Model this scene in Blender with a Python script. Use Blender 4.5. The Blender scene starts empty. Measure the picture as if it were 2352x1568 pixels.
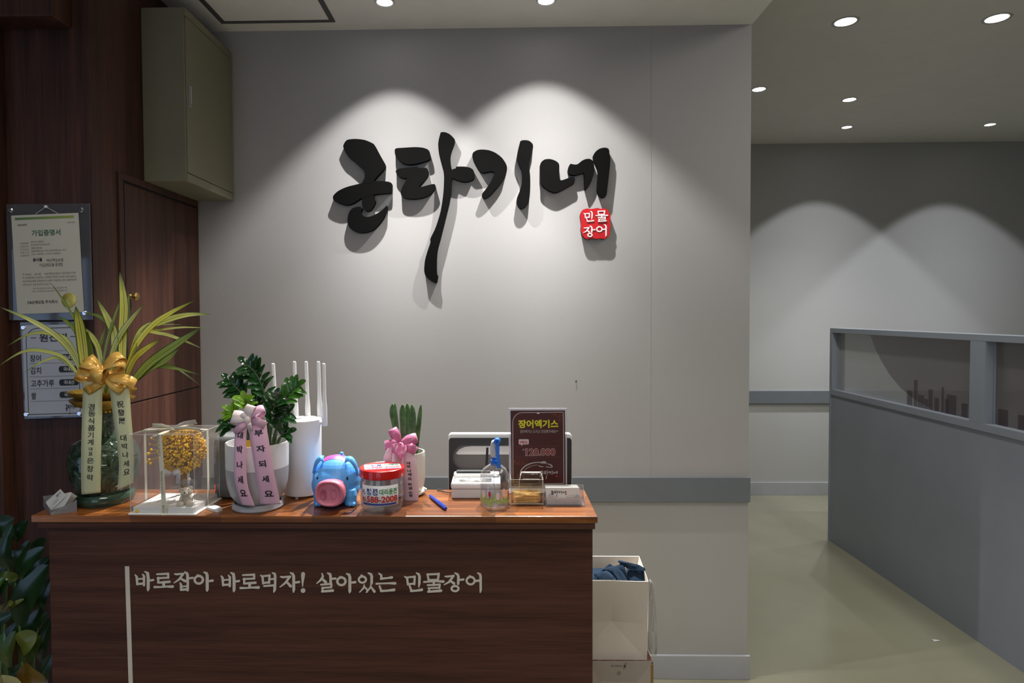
import bpy, bmesh, math, random
from math import sin, cos, pi, radians, sqrt, atan2
from mathutils import Vector, Matrix

random.seed(7)
SC = bpy.context.scene
COL = SC.collection

# ------------------------------------------------------------------ camera
FPX, YAW, PIT, ROL, PPX, PPY, EYE = 1482.7, 0.0202, 0.0284, -0.0047, 1111.9, 762.5, 1.46
_B = Matrix(((1, 0, 0), (0, 0, -1), (0, 1, 0)))
_Ry = Matrix(((cos(YAW), 0, sin(YAW)), (0, 1, 0), (-sin(YAW), 0, cos(YAW))))
_Rx = Matrix(((1, 0, 0), (0, cos(PIT), -sin(PIT)), (0, sin(PIT), cos(PIT))))
_Rz = Matrix(((cos(ROL), -sin(ROL), 0), (sin(ROL), cos(ROL), 0), (0, 0, 1)))
RW = _Rz @ _Rx @ _Ry @ _B
cam = bpy.data.cameras.new('camera')
cam.sensor_width = 36.0
cam.lens = FPX / 2352 * 36
cam.shift_x = (1176 - PPX) / 2352
cam.shift_y = -(784 - PPY) / 2352
cam.clip_start = 0.05
cam_o = bpy.data.objects.new('camera', cam)
COL.objects.link(cam_o)
_M = Matrix((RW[0], -RW[1], -RW[2])).transposed().to_4x4()
_M.translation = (0, 0, EYE)
cam_o.matrix_world = _M
SC.camera = cam_o

# ------------------------------------------------------------------ world, exposure
w = bpy.data.worlds.new('room_air')
SC.world = w
w.use_nodes = True
w.node_tree.nodes['Background'].inputs[0].default_value = (0.6, 0.65, 0.75, 1)
w.node_tree.nodes['Background'].inputs[1].default_value = 0.05
SC.view_settings.view_transform = 'Standard'
SC.view_settings.look = 'None'
SC.view_settings.gamma = 1.0
SC.view_settings.use_curve_mapping = False
SC.view_settings.exposure = 0.0
SC.cycles.transparent_max_bounces = 40

# main lamp strengths (the lamps themselves are built further down, in their fittings)
WALL_SPOT = 215.0          # the narrow spots that graze the walls
ROOM_SPOT = 13.0          # wide unseen downlights added over the room
HALL_SPOT = 32.0
FILL = 31.0  # added area fill lights, without fittings
WINDOW = 6.0


def area(name, loc, rot, sx, sy, power, col):
    l = bpy.data.lights.new(name, 'AREA')
    l.shape = 'RECTANGLE'
    l.size, l.size_y, l.energy, l.color = sx, sy, power, col
    o = bpy.data.objects.new(name, l)
    o.location, o.rotation_euler = loc, rot
    COL.objects.link(o)
    return o


# unseen fill lights added below both ceilings, and daylight of the shop front
area('ceiling_fill_light', (0.25, -0.9, 2.56), (0, 0, 0), 1.4, 1.0, FILL, (1.0, 0.93, 0.84))
area('hall_fill_light', (1.75, 1.5, 2.775), (0, 0, 0), 0.8, 1.6, FILL * 0.40, (1.0, 0.97, 0.88))
area('shop_window_light', (-1.4, -3.38, 1.5), (radians(90), 0, radians(0)), 1.8, 2.0, WINDOW, (0.70, 0.83, 1.0))


# ------------------------------------------------------------------ helpers
def V(*a):
    return Vector(a)


def at(px, py, Y=None, Z=None, X=None):
    d = RW.transposed() @ Vector(((px - PPX) / FPX, (py - PPY) / FPX, 1))
    if Y is not None:
        t = Y / d.y
    elif Z is not None:
        t = (Z - EYE) / d.z
    else:
        t = X / d.x
    return Vector((d.x * t, d.y * t, d.z * t + EYE))


def lin(c):
    c = c / 255
    return c / 12.92 if c <= 0.04045 else ((c + 0.055) / 1.055) ** 2.4


def C(r, g, b):
    return (lin(r), lin(g), lin(b), 1)


def nmat(name):
    m = bpy.data.materials.new(name)
    m.use_nodes = True
    nt = m.node_tree
    return m, nt, nt.nodes['Principled BSDF'], nt.nodes['Material Output']


def N(nt, typ, **kw):
    n = nt.nodes.new(typ)
    for k, v in kw.items():
        if k in n.inputs:
            n.inputs[k].default_value = v
        else:
            setattr(n, k, v)
    return n


def ramp(nt, stops):
    r = nt.nodes.new('ShaderNodeValToRGB')
    e = r.color_ramp.elements
    while len(e) < len(stops):
        e.new(0.5)
    for i, (p, c) in enumerate(stops):
        e[i].position = p
        e[i].color = c
    return r


def plain(name, col, rough=0.5, metal=0.0, spec=0.5, bump=0.0, bscale=200.0, var=0.06, vscale=12.0, trans=0.0, coat=0.0, emit=None, sheen=0.0, sss=0.0):
    m, nt, p, out = nmat(name)
    L = nt.links.new
    tc = N(nt, 'ShaderNodeTexCoord')
    nz = N(nt, 'ShaderNodeTexNoise', Scale=vscale, Detail=3.0)
    L(tc.outputs['Object'], nz.inputs['Vector'])
    d = tuple(max(0, x * (1 - var)) for x in col[:3]) + (1,)
    u = tuple(min(1, x * (1 + var)) for x in col[:3]) + (1,)
    r = ramp(nt, [(0.3, d), (0.7, u)])
    L(nz.outputs['Fac'], r.inputs['Fac'])
    L(r.outputs['Color'], p.inputs['Base Color'])
    p.inputs['Roughness'].default_value = rough
    p.inputs['Metallic'].default_value = metal
    p.inputs['Specular IOR Level'].default_value = spec
    if coat:
        p.inputs['Coat Weight'].default_value = coat
        p.inputs['Coat Roughness'].default_value = 0.08
    if sheen:
        p.inputs['Sheen Weight'].default_value = sheen
    if trans:
        p.inputs['Transmission Weight'].default_value = trans
    if sss:
        p.inputs['Subsurface Weight'].default_value = sss
        p.inputs['Subsurface Radius'].default_value = (0.01, 0.008, 0.006)
    if emit:
        p.inputs['Emission Color'].default_value = emit[0]
        p.inputs['Emission Strength'].default_value = emit[1]
    if bump:
        n2 = N(nt, 'ShaderNodeTexNoise', Scale=bscale, Detail=4.0)
        L(tc.outputs['Object'], n2.inputs['Vector'])
        b = N(nt, 'ShaderNodeBump', Strength=bump, Distance=0.002)
        L(n2.outputs['Fac'], b.inputs['Height'])
        L(b.outputs['Normal'], p.inputs['Normal'])
    return m


def clear(name, tint=(1, 1, 1, 1), refl=0.06, rough=0.02, haze=0.0, hazecol=(0.8, 0.8, 0.8, 1)):
    """thin clear plastic: see-through, mirror-like at grazing angles, optionally a little milky"""
    m, nt, p, out = nmat(name)
    L = nt.links.new
    t = N(nt, 'ShaderNodeBsdfTransparent')
    t.inputs['Color'].default_value = tint
    g = N(nt, 'ShaderNodeBsdfGlossy', Roughness=rough)
    lw = N(nt, 'ShaderNodeLayerWeight', Blend=0.5)
    pw = N(nt, 'ShaderNodeMath', operation='POWER')
    pw.inputs[1].default_value = 4.5
    L(lw.outputs['Facing'], pw.inputs[0])
    ma = N(nt, 'ShaderNodeMath', operation='MULTIPLY_ADD')
    ma.inputs[1].default_value = 0.55
    ma.inputs[2].default_value = refl * 0.6
    L(pw.outputs[0], ma.inputs[0])
    mx = N(nt, 'ShaderNodeMixShader')
    L(ma.outputs[0], mx.inputs[0])
    src = t.outputs[0]
    if haze:
        p.inputs['Base Color'].default_value = hazecol
        p.inputs['Roughness'].default_value = 0.5
        m2 = N(nt, 'ShaderNodeMixShader')
        m2.inputs[0].default_value = haze
        L(t.outputs[0], m2.inputs[1])
        L(p.outputs[0], m2.inputs[2])
        src = m2.outputs[0]
    L(src, mx.inputs[1])
    L(g.outputs[0], mx.inputs[2])
    L(mx.outputs[0], out.inputs['Surface'])
    return m


def frosted(name, through=0.3, tint=(0.9, 0.9, 0.9, 1), body=(0.55, 0.56, 0.56, 1)):
    """matt window film: some clear view, the rest scattered light from both sides"""
    m, nt, p, out = nmat(name)
    L = nt.links.new
    t = N(nt, 'ShaderNodeBsdfTransparent')
    t.inputs['Color'].default_value = tint
    tr_ = N(nt, 'ShaderNodeBsdfTranslucent')
    tr_.inputs['Color'].default_value = body
    p.inputs['Base Color'].default_value = body
    p.inputs['Roughness'].default_value = 0.4
    a = N(nt, 'ShaderNodeMixShader')
    a.inputs[0].default_value = 0.55
    L(p.outputs[0], a.inputs[1])
    L(tr_.outputs[0], a.inputs[2])
    b = N(nt, 'ShaderNodeMixShader')
    b.inputs[0].default_value = 1 - through
    L(t.outputs[0], b.inputs[1])
    L(a.outputs[0], b.inputs[2])
    L(b.outputs[0], out.inputs['Surface'])
    return m


def wood(name, dark, mid, light, axis='X', scale=1.0, rough=0.42, coat=0.0, planks=None, spec=0.5):
    m, nt, p, out = nmat(name)
    L = nt.links.new
    tc = N(nt, 'ShaderNodeTexCoord')
    mp = N(nt, 'ShaderNodeMapping')
    s = {'X': (1.3, 30, 42), 'Z': (30, 30, 1.3), 'Y': (30, 1.3, 30)}[axis]
    mp.inputs['Scale'].default_value = tuple(x * scale for x in s)
    L(tc.outputs['Object'], mp.inputs['Vector'])
    n1 = N(nt, 'ShaderNodeTexNoise', Scale=1.0, Detail=6.0, Roughness=0.65)
    L(mp.outputs[0], n1.inputs['Vector'])
    mp2 = N(nt, 'ShaderNodeMapping')
    mp2.inputs['Scale'].default_value = tuple(x * scale * 6 for x in s)
    L(tc.outputs['Object'], mp2.inputs['Vector'])
    n2 = N(nt, 'ShaderNodeTexNoise', Scale=1.0, Detail=3.0)
    L(mp2.outputs[0], n2.inputs['Vector'])
    mx = N(nt, 'ShaderNodeMath', operation='MULTIPLY_ADD')
    mx.inputs[1].default_value = 0.35
    L(n2.outputs['Fac'], mx.inputs[0])
    ad = N(nt, 'ShaderNodeMath', operation='MULTIPLY')
    ad.inputs[1].default_value = 0.72
    L(n1.outputs['Fac'], ad.inputs[0])
    L(ad.outputs[0], mx.inputs[2])
    r = ramp(nt, [(0.38, dark), (0.52, mid), (0.68, light)])
    L(mx.outputs[0], r.inputs['Fac'])
    colsock = r.outputs['Color']
    if planks:
        # finger-jointed staves: each stave its own tone
        br = N(nt, 'ShaderNodeTexBrick')
        br.offset = 0.37
        br.inputs['Color1'].default_value = (0.55, 0.5, 0.45, 1)
        br.inputs['Color2'].default_value = (1.25, 1.2, 1.1, 1)
        br.inputs['Mortar'].default_value = (0.6, 0.55, 0.5, 1)
        br.inputs['Scale'].default_value = 1.0
        br.inputs['Mortar Size'].default_value = 0.0006
        br.inputs['Brick Width'].default_value = planks[0]
        br.inputs['Row Height'].default_value = planks[1]
        L(tc.outputs['Object'], br.inputs['Vector'])
        mm = N(nt, 'ShaderNodeMix', data_type='RGBA', blend_type='MULTIPLY')
        mm.inputs[0].default_value = 0.85
        L(colsock, mm.inputs[6])
        L(br.outputs['Color'], mm.inputs[7])
        colsock = mm.outputs[2]
    L(colsock, p.inputs['Base Color'])
    p.inputs['Roughness'].default_value = rough
    p.inputs['Specular IOR Level'].default_value = spec
    if coat:
        p.inputs['Coat Weight'].default_value = coat
        p.inputs['Coat Roughness'].default_value = 0.12
    b = N(nt, 'ShaderNodeBump', Strength=0.12, Distance=0.0006)
    L(n2.outputs['Fac'], b.inputs['Height'])
    L(b.outputs['Normal'], p.inputs['Normal'])
    return m


# --------------------------------------------------------------- geometry builders
class G:
    """a bag of faces in world coordinates that becomes ONE mesh object"""

    def __init__(s):
        s.v, s.f, s.uv = [], [], {}

    def add(s, vs, fs, uvs=None):
        o = len(s.v)
        s.v += [Vector(x) for x in vs]
        for f in fs:
            s.f.append([i + o for i in f])
        if uvs:
            for i, u in enumerate(uvs):
                s.uv[o + i] = u
        return s

    def box(s, lo, hi):
        (a, b, c), (d, e, f) = lo, hi
        return s.add([(a, b, c), (d, b, c), (d, e, c), (a, e, c), (a, b, f), (d, b, f), (d, e, f), (a, e, f)],
                     [(0, 3, 2, 1), (4, 5, 6, 7), (0, 1, 5, 4), (1, 2, 6, 5), (2, 3, 7, 6), (3, 0, 4, 7)])

    def quad(s, a, b, c, d):
        return s.add([a, b, c, d], [(0, 1, 2, 3)])

    def hexa(s, q, off):
        """quad q extruded by vector off"""
        q = [Vector(x) for x in q]
        off = Vector(off)
        return s.add(q + [x + off for x in q], [(0, 1, 2, 3), (7, 6, 5, 4), (0, 4, 5, 1), (1, 5, 6, 2), (2, 6, 7, 3), (3, 7, 4, 0)])

    def prism(s, poly, off):
        """3D planar polygon (list) extruded by off, ngon caps"""
        n = len(poly)
        poly = [Vector(p) for p in poly]
        off = Vector(off)
        return s.add(poly + [p + off for p in poly],
                     [tuple(range(n)), tuple(range(2 * n - 1, n - 1, -1))] + [(i, i + n, (i + 1) % n + n, (i + 1) % n) for i in range(n)])

    def lathe(s, prof, c, n=48, axis=None, a0=0.0, ripple=None, close=True):
        """prof: (radius, height); c: base point; axis: direction of height"""
        ax = Vector(axis).normalized() if axis else Vector((0, 0, 1))
        e1 = ax.orthogonal().normalized() if axis else Vector((1, 0, 0))
        e2 = ax.cross(e1)
        c = Vector(c)
        vs, fs = [], []
        for r, h in prof:
            for i in range(n):
                a = a0 + 2 * pi * i / n
                rr = r * (1 + (ripple(a, h) if ripple else 0))
                vs.append(c + e1 * (rr * cos(a)) + e2 * (rr * sin(a)) + ax * h)
        for j in range(len(prof) - 1):
            for i in range(n):
                k = (i + 1) % n
                fs.append((j * n + i, j * n + k, (j + 1) * n + k, (j + 1) * n + i))
        if close:
            fs.append(tuple(range(n - 1, -1, -1)))
            fs.append(tuple((len(prof) - 1) * n + i for i in range(n)))
        return s.add(vs, fs)

    def tube(s, pts, r, n=10, caps=True):
        pts = [Vector(p) for p in pts]
        m = len(pts)
        rs = r if isinstance(r, (list, tuple)) else [r] * m
        vs, fs = [], []
        prev = None
        for i, p in enumerate(pts):
            t = (pts[min(i + 1, m - 1)] - pts[max(i - 1, 0)]).normalized()
            if prev is None:
                e1 = t.orthogonal().normalized()
            else:
                e1 = (prev - t * prev.dot(t)).normalized()
            prev = e1
            e2 = t.cross(e1)
            for k in range(n):
                a = 2 * pi * k / n
                vs.append(p + e1 * (rs[i] * cos(a)) + e2 * (rs[i] * sin(a)))
        for i in range(m - 1):
            for k in range(n):
                k2 = (k + 1) % n
                fs.append((i * n + k, i * n + k2, (i + 1) * n + k2, (i + 1) * n + k))
        if caps:
            fs.append(tuple(range(n - 1, -1, -1)))
            fs.append(tuple((m - 1) * n + k for k in range(n)))
        return s.add(vs, fs)

    def ball(s, c, r, nu=16, nv=10, rot=None):
        c = Vector(c)
        r = Vector(r) if not isinstance(r, (int, float)) else Vector((r, r, r))
        vs, fs = [], []
        for j in range(nv + 1):
            th = pi * j / nv
            for i in range(nu):
                a = 2 * pi * i / nu
                q = Vector((r.x * sin(th) * cos(a), r.y * sin(th) * sin(a), r.z * cos(th)))
                vs.append(c + (rot @ q if rot else q))
        for j in range(nv):
            for i in range(nu):
                k = (i + 1) % nu
                if j == 0:
                    fs.append((i, (j + 1) * nu + i, (j + 1) * nu + k))
                elif j == nv - 1:
                    fs.append((j * nu + i, (j + 1) * nu + i, j * nu + k))
                else:
                    fs.append((j * nu + i, (j + 1) * nu + i, (j + 1) * nu + k, j * nu + k))
        return s.add(vs, fs)

    def grid(s, rows, uv=True):
        """rows of points -> sheet; uv.x across, uv.y along"""
        m, n = len(rows), len(rows[0])
        vs = [p for r in rows for p in r]
        uvs = [(i / (n - 1), j / (m - 1)) for j in range(m) for i in range(n)]
        fs = [(j * n + i, j * n + i + 1, (j + 1) * n + i + 1, (j + 1) * n + i) for j in range(m - 1) for i in range(n - 1)]
        return s.add(vs, fs, uvs)


def rootloc(o):
    while o.parent:
        o = o.parent
    return o.location.copy()


def obj(name, g, m, parent=None, smooth=False, loc=None, bevel=0.0, solid=0.0, subsurf=0, angle=None, segs=2, label=None):
    me = bpy.data.meshes.new(name)
    base = rootloc(parent) if parent else (Vector(loc) if loc else Vector((0, 0, 0)))
    me.from_pydata([v - base for v in g.v], [], g.f)
    me.validate()
    if g.uv and len(me.vertices) == len(g.v):
        ul = me.uv_layers.new(name='UVMap')
        for l in me.loops:
            ul.data[l.index].uv = g.uv.get(l.vertex_index, (0.5, 0.5))
    bm = bmesh.new()
    bm.from_mesh(me)
    if bevel or name in WELD:
        bmesh.ops.remove_doubles(bm, verts=bm.verts, dist=1e-6)
    bmesh.ops.recalc_face_normals(bm, faces=bm.faces)
    bm.to_mesh(me)
    bm.free()
    for mm in (m if isinstance(m, (list, tuple)) else [m]):
        me.materials.append(mm)
    if smooth:
        me.polygons.foreach_set('use_smooth', [True] * len(me.polygons))
        me.set_sharp_from_angle(angle=radians(angle or 40))
    o = bpy.data.objects.new(name, me)
    COL.objects.link(o)
    if parent:
        o.parent = parent
    else:
        o.location = base
    if solid:
        md = o.modifiers.new('thickness', 'SOLIDIFY')
        md.thickness = solid
        md.offset = 0
    if subsurf:
        md = o.modifiers.new('smooth', 'SUBSURF')
        md.levels = md.render_levels = subsurf
    if bevel:
        md = o.modifiers.new('bevel', 'BEVEL')
        md.width = bevel
        md.segments = segs
        md.limit_method = 'ANGLE'
        md.angle_limit = radians(35)
        md.harden_normals = False
    if label:
        o['label'] = label
    return o


WELD = set()


def remesh(o, voxel, smooth=6):
    md = o.modifiers.new('remesh', 'REMESH')
    md.mode = 'VOXEL'
    md.voxel_size = voxel
    md.use_smooth_shade = True
    if smooth:
        ms = o.modifiers.new('smooth', 'SMOOTH')
        ms.factor = 0.5
        ms.iterations = smooth
    return o


def thing(name, label, cat, loc=(0, 0, 0), group=None):
    o = bpy.data.objects.new(name, None)
    o.empty_display_size = 0.02
    o.location = loc
    COL.objects.link(o)
    return tag(o, label, cat, group)


def tag(o, label, cat, group=None):
    o['label'] = label
    o['category'] = cat
    if group:
        o['group'] = group
    return o


def struct(name, g, m, parent=None, **k):
    o = obj(name, g, m, parent, **k)
    if not parent:
        o['kind'] = 'structure'
    return o


def copy_thing(root, delta, label=None):
    r = root.copy()
    COL.objects.link(r)
    r.location = root.location + Vector(delta)
    if label:
        r['label'] = label
    for ch in root.children:
        c = ch.copy()
        COL.objects.link(c)
        c.parent = r
        for gch in ch.children:
            d = gch.copy()
            COL.objects.link(d)
            d.parent = c
    return r


# --------------------------------------------------------------- lettering
_TX = {}


def glyphs(s, bold=0.0):
    k = (s, bold)
    if k not in _TX:
        c = bpy.data.curves.new('lettering', 'FONT')
        c.body = s
        c.offset = bold
        c.resolution_u = 3
        o = bpy.data.objects.new('lettering', c)
        COL.objects.link(o)
        dg = bpy.context.evaluated_depsgraph_get()
        me = bpy.data.meshes.new_from_object(o.evaluated_get(dg))
        vs = [(v.co.x, v.co.y) for v in me.vertices]
        fs = [tuple(p.vertices) for p in me.polygons]
        COL.objects.unlink(o)
        bpy.data.objects.remove(o)
        bpy.data.curves.remove(c)
        bpy.data.meshes.remove(me)
        xs = [v[0] for v in vs]
        ys = [v[1] for v in vs]
        a, b, x0, y0 = max(xs) - min(xs), max(ys) - min(ys), min(xs), min(ys)
        _TX[k] = ([((x - x0) / (a or 1), (y - y0) / (b or 1)) for x, y in vs], fs)
    return _TX[k]


def write(g, s, fn, box, bold=0.0):
    """text s into the box (u0,v0,u1,v1) of a surface fn(u,v)->3D; v grows downward"""
    vs, fs = glyphs(s, bold)
    u0, v0, u1, v1 = box
    g.add([fn(u0 + (u1 - u0) * x, v1 + (v0 - v1) * y) for x, y in vs], fs)


def plane_fn(Y, off=0.0):
    """surface function in photograph pixels on the frontal plane y=Y"""
    return lambda u, v: at(u, v, Y=Y - off)


def quad_fn(tl, tr, br, bl, off=(0, 0, 0)):
    tl, tr, br, bl, off = map(Vector, (tl, tr, br, bl, off))
    return lambda u, v: (tl * (1 - u) + tr * u) * (1 - v) + (bl * (1 - u) + br * u) * v + off


def rect(g, fn, u0, v0, u1, v1):
    g.add([fn(u0, v0), fn(u1, v0), fn(u1, v1), fn(u0, v1)], [(0, 1, 2, 3)])


def rect_n(g, fn, u0, v0, u1, v1, n=24):
    """rectangle on a curved surface"""
    g.grid([[fn(u0 + (u1 - u0) * i / n, v) for i in range(n + 1)] for v in (v0, v1)])


def chaikin(p, it=2, q=0.22, closed=True):
    for _ in range(it):
        r = []
        n = len(p)
        for i in range(n if closed else n - 1):
            a, b = p[i], p[(i + 1) % n]
            r += [(a[0] * (1 - q) + b[0] * q, a[1] * (1 - q) + b[1] * q), (a[0] * q + b[0] * (1 - q), a[1] * q + b[1] * (1 - q))]
        if not closed:
            r = [p[0]] + r + [p[-1]]
        p = r
    return p


def stroke(pts):
    """brush stroke (x,y,width) list -> closed outline polygon in 2D"""
    if len(pts) == 1:
        x, y, ww = pts[0]
        return [(x + ww / 2 * cos(a * pi / 8), y + ww / 2 * sin(a * pi / 8)) for a in range(16)]
    L, R = [], []
    n = len(pts)
    for i, (x, y, ww) in enumerate(pts):
        a, b = pts[max(i - 1, 0)], pts[min(i + 1, n - 1)]
        dx, dy = b[0] - a[0], b[1] - a[1]
        d = sqrt(dx * dx + dy * dy) or 1
        nx, ny = -dy / d, dx / d
        L.append((x + nx * ww / 2, y + ny * ww / 2))
        R.append((x - nx * ww / 2, y - ny * ww / 2))
    x, y, ww = pts[-1]
    a = pts[-2]
    th = atan2(y - a[1], x - a[0])
    e = [(x + ww / 2 * cos(th + t), y + ww / 2 * sin(th + t)) for t in (pi / 4, 0, -pi / 4)]
    x, y, ww = pts[0]
    b = pts[1]
    th = atan2(y - b[1], x - b[0])
    s0 = [(x + ww / 2 * cos(th + t), y + ww / 2 * sin(th + t)) for t in (pi / 4, 0, -pi / 4)]
    return L + e + R[::-1] + s0


def ring2(cx, cy, rx, ry, wd, n=24):
    o = [(cx + rx * cos(2 * pi * i / n), cy + ry * sin(2 * pi * i / n)) for i in range(n)]
    i_ = [(cx + (rx - wd) * cos(2 * pi * i / n), cy + (ry - wd) * sin(2 * pi * i / n)) for i in range(n)]
    return o, i_


def brush(g, item, tf, off):
    """one stroke or ring drawn through tf(x,y)->3D and given thickness off"""
    off = Vector(off)
    if item[0] == 'ring':
        o, i_ = ring2(*item[1:])
        n = len(o)
        P = [tf(*p) for p in o] + [tf(*p) for p in i_]
        g.add(P + [p + off for p in P],
              [(i, (i + 1) % n, n + (i + 1) % n, n + i) for i in range(n)] +
              [(2 * n + i, 3 * n + i, 3 * n + (i + 1) % n, 2 * n + (i + 1) % n) for i in range(n)] +
              [(i, 2 * n + i, 2 * n + (i + 1) % n, (i + 1) % n) for i in range(n)])
    else:
        n = len(item)
        if n == 1:
            g.prism([tf(*p) for p in stroke(item)], off)
            return
        # strip of convex quads with round ends: robust for bent strokes
        poly = stroke(item)
        Lp, e, Rp, s0 = poly[:n], poly[n:n + 3], poly[n + 3:2 * n + 3][::-1], poly[2 * n + 3:]
        for i in range(n - 1):
            g.prism([tf(*Lp[i]), tf(*Lp[i + 1]), tf(*Rp[i + 1]), tf(*Rp[i])], off)
        g.prism([tf(*Lp[-1])] + [tf(*p) for p in e] + [tf(*Rp[-1])], off)
        g.prism([tf(*Rp[0])] + [tf(*p) for p in s0] + [tf(*Lp[0])], off)


class Ribbon:
    """a cloth band given by rows of (left px,y, right px,y, depth)"""

    def __init__(s, rows, n=5, bow=0.0):
        s.rows = []
        for (lx, ly), (rx, ry), Y in rows:
            s.rows.append((at(lx, ly, Y=Y), at(rx, ry, Y=Y)))
        s.n, s.bow = n, bow

    def fn(s, u, t, off=0.0):
        m = len(s.rows) - 1
        i = min(int(t), m - 1)
        i = max(i, 0)
        f = t - i

        def cr(k):
            P = [s.rows[min(max(i + d, 0), m)][k] for d in (-1, 0, 1, 2)]
            a, b, c, d = P
            return 0.5 * ((2 * b) + (c - a) * f + (2 * a - 5 * b + 4 * c - d) * f * f + (3 * b - a - 3 * c + d) * f ** 3)
        l, r = cr(0), cr(1)
        return l.lerp(r, u) + Vector((0, -off - s.bow * 4 * u * (1 - u), 0))

    def geo(s, sub=6):
        g = G()
        m = (len(s.rows) - 1) * sub
        g.grid([[s.fn(i / (s.n - 1), j / sub) for i in range(s.n)] for j in range(m + 1)])
        return g

    def at_px(s, px, py):
        """(u,t) of a pixel, by search, for placing lettering"""
        best = None
        m = len(s.rows) - 1
        from_t = [k / 80 for k in range(int(m * 80) + 1)]
        pr = lambda p: proj(p)
        for t in from_t:
            a, b = pr(s.fn(0, t)), pr(s.fn(1, t))
            y = (a[1] + b[1]) / 2
            if best is None or abs(y - py) < best[0]:
                best = (abs(y - py), t, a, b)
        _, t, a, b = best
        return (px - a[0]) / (b[0] - a[0]), t

    def char(s, g, ch, cx, cy, sx, sy, bold=0.02, off=0.0008):
        u, t = s.at_px(cx, cy)
        a, b = proj(s.fn(0, t)), proj(s.fn(1, t))
        sy *= 0.86
        du = sx / (b[0] - a[0]) / 2
        t2 = min(t + 0.25, len(s.rows) - 1)
        t1 = max(t - 0.25, 0)
        dy = ((proj(s.fn(.5, t2))[1] - proj(s.fn(.5, t1))[1]) / (t2 - t1))
        dt = sy / dy / 2
        vs, fs = glyphs(ch, bold)
        g.add([s.fn(u - du + 2 * du * x, t + dt - 2 * dt * y, off) for x, y in vs], fs)


def proj(p):
    q = RW @ (Vector(p) - Vector((0, 0, EYE)))
    return q.x / q.z * FPX + PPX, q.y / q.z * FPX + PPY


def bow_loop(g, c, ang, length, width, puff=0.5, tilt=0.0, n=18, lift=0.0, roll=0.0):
    """ribbon loop leaving c in the screen direction ang (degrees, x right z up), opening seen edge-on; puff = opening/length"""
    a = radians(ang)
    d = Vector((cos(a), 0, sin(a)))
    fr = Vector((0, -1, 0))
    wv = d.cross(fr)
    # roll turns the loop about its own direction so that the camera looks into it
    R = Matrix.Rotation(radians(roll), 3, d)
    fr, wv = R @ fr, R @ wv
    d = (d + Vector((0, -1, 0)) * tilt).normalized()
    rows = []
    for i in range(n + 1):
        t = i / n
        th = 2 * pi * t
        x = length * (0.5 - 0.5 * cos(th)) ** 0.8
        y = length * puff * 0.5 * sin(th) * (1.0 if True else 1)
        ww = width * (0.35 + 0.65 * min(1, 2.2 * x / length))
        p = Vector(c) + d * x + fr * (y + lift)
        rows.append([p - wv * ww / 2, p, p + wv * ww / 2])
    g.grid(rows)


def band(g, pts, width, wdir=None, taper=1.0, notch=False, n=3):
    """flat ribbon along 3D pts, width across wdir"""
    pts = [Vector(p) for p in pts]
    m = len(pts)
    rows = []
    for i, p in enumerate(pts):
        t = (pts[min(i + 1, m - 1)] - pts[max(i - 1, 0)]).normalized()
        wv = Vector(wdir) if wdir else t.cross(Vector((0, -1, 0)))
        wv.normalize()
        ww = width * (1 - (1 - taper) * i / (m - 1))
        rows.append([p + wv * ww * (k / (n - 1) - 0.5) for k in range(n)])
    g.grid(rows)


def spline(pts, sub=6):
    """Catmull-Rom through tuples/Vectors of any length"""
    pts = [tuple(p) for p in pts]
    out = []
    m = len(pts)
    for i in range(m - 1):
        P = [pts[min(max(i + d, 0), m - 1)] for d in (-1, 0, 1, 2)]
        for k in range(sub):
            f = k / sub
            out.append(tuple(0.5 * ((2 * b) + (c - a) * f + (2 * a - 5 * b + 4 * c - d) * f * f + (3 * b - a - 3 * c + d) * f ** 3)
                             for a, b, c, d in zip(*P)))
    out.append(pts[-1])
    return out


def leaf(g, pts, width, up=(0, -1, 0.2), fold=0.25, shape=None, nacross=5, twist=0.0):
    """leaf blade along 3D pts; shape(t)-> relative width"""
    pts = [Vector(p) for p in pts]
    m = len(pts)
    shape = shape or (lambda t: sin(pi * min(1, t * 0.96 + 0.04)) ** 0.7)
    rows = []
    for i, p in enumerate(pts):
        t = (pts[min(i + 1, m - 1)] - pts[max(i - 1, 0)]).normalized()
        u = Vector(up)
        s_ = t.cross(u)
        if s_.length < 1e-4:
            s_ = t.cross(Vector((0.3, -1, 0.2)))
        s_.normalize()
        nn = s_.cross(t).normalized()
        if twist:
            Rm = Matrix.Rotation(twist * i / m, 3, t)
            s_, nn = Rm @ s_, Rm @ nn
        ww = width * shape(i / (m - 1)) / 2
        row = []
        for k in range(nacross):
            x = 2 * k / (nacross - 1) - 1
            row.append(p + s_ * (x * ww) + nn * (abs(x) * ww * fold))
        rows.append(row)
    g.grid(rows)

# ================================================================= materials of the room
def wallpaper(name, col):
    m, nt, p, out = nmat(name)
    L = nt.links.new
    tc = N(nt, 'ShaderNodeTexCoord')
    mp = N(nt, 'ShaderNodeMapping')
    mp.inputs['Scale'].default_value = (520, 520, 1100)
    L(tc.outputs['Object'], mp.inputs['Vector'])
    n1 = N(nt, 'ShaderNodeTexNoise', Scale=1.0, Detail=3.0)
    L(mp.outputs[0], n1.inputs['Vector'])
    d = tuple(x * 0.93 for x in col[:3]) + (1,)
    u = tuple(x * 1.06 for x in col[:3]) + (1,)
    r = ramp(nt, [(0.3, d), (0.7, u)])
    L(n1.outputs['Fac'], r.inputs['Fac'])
    L(r.outputs['Color'], p.inputs['Base Color'])
    p.inputs['Roughness'].default_value = 0.75
    b = N(nt, 'ShaderNodeBump', Strength=0.2, Distance=0.0004)
    L(n1.outputs['Fac'], b.inputs['Height'])
    L(b.outputs['Normal'], p.inputs['Normal'])
    return m


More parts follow.
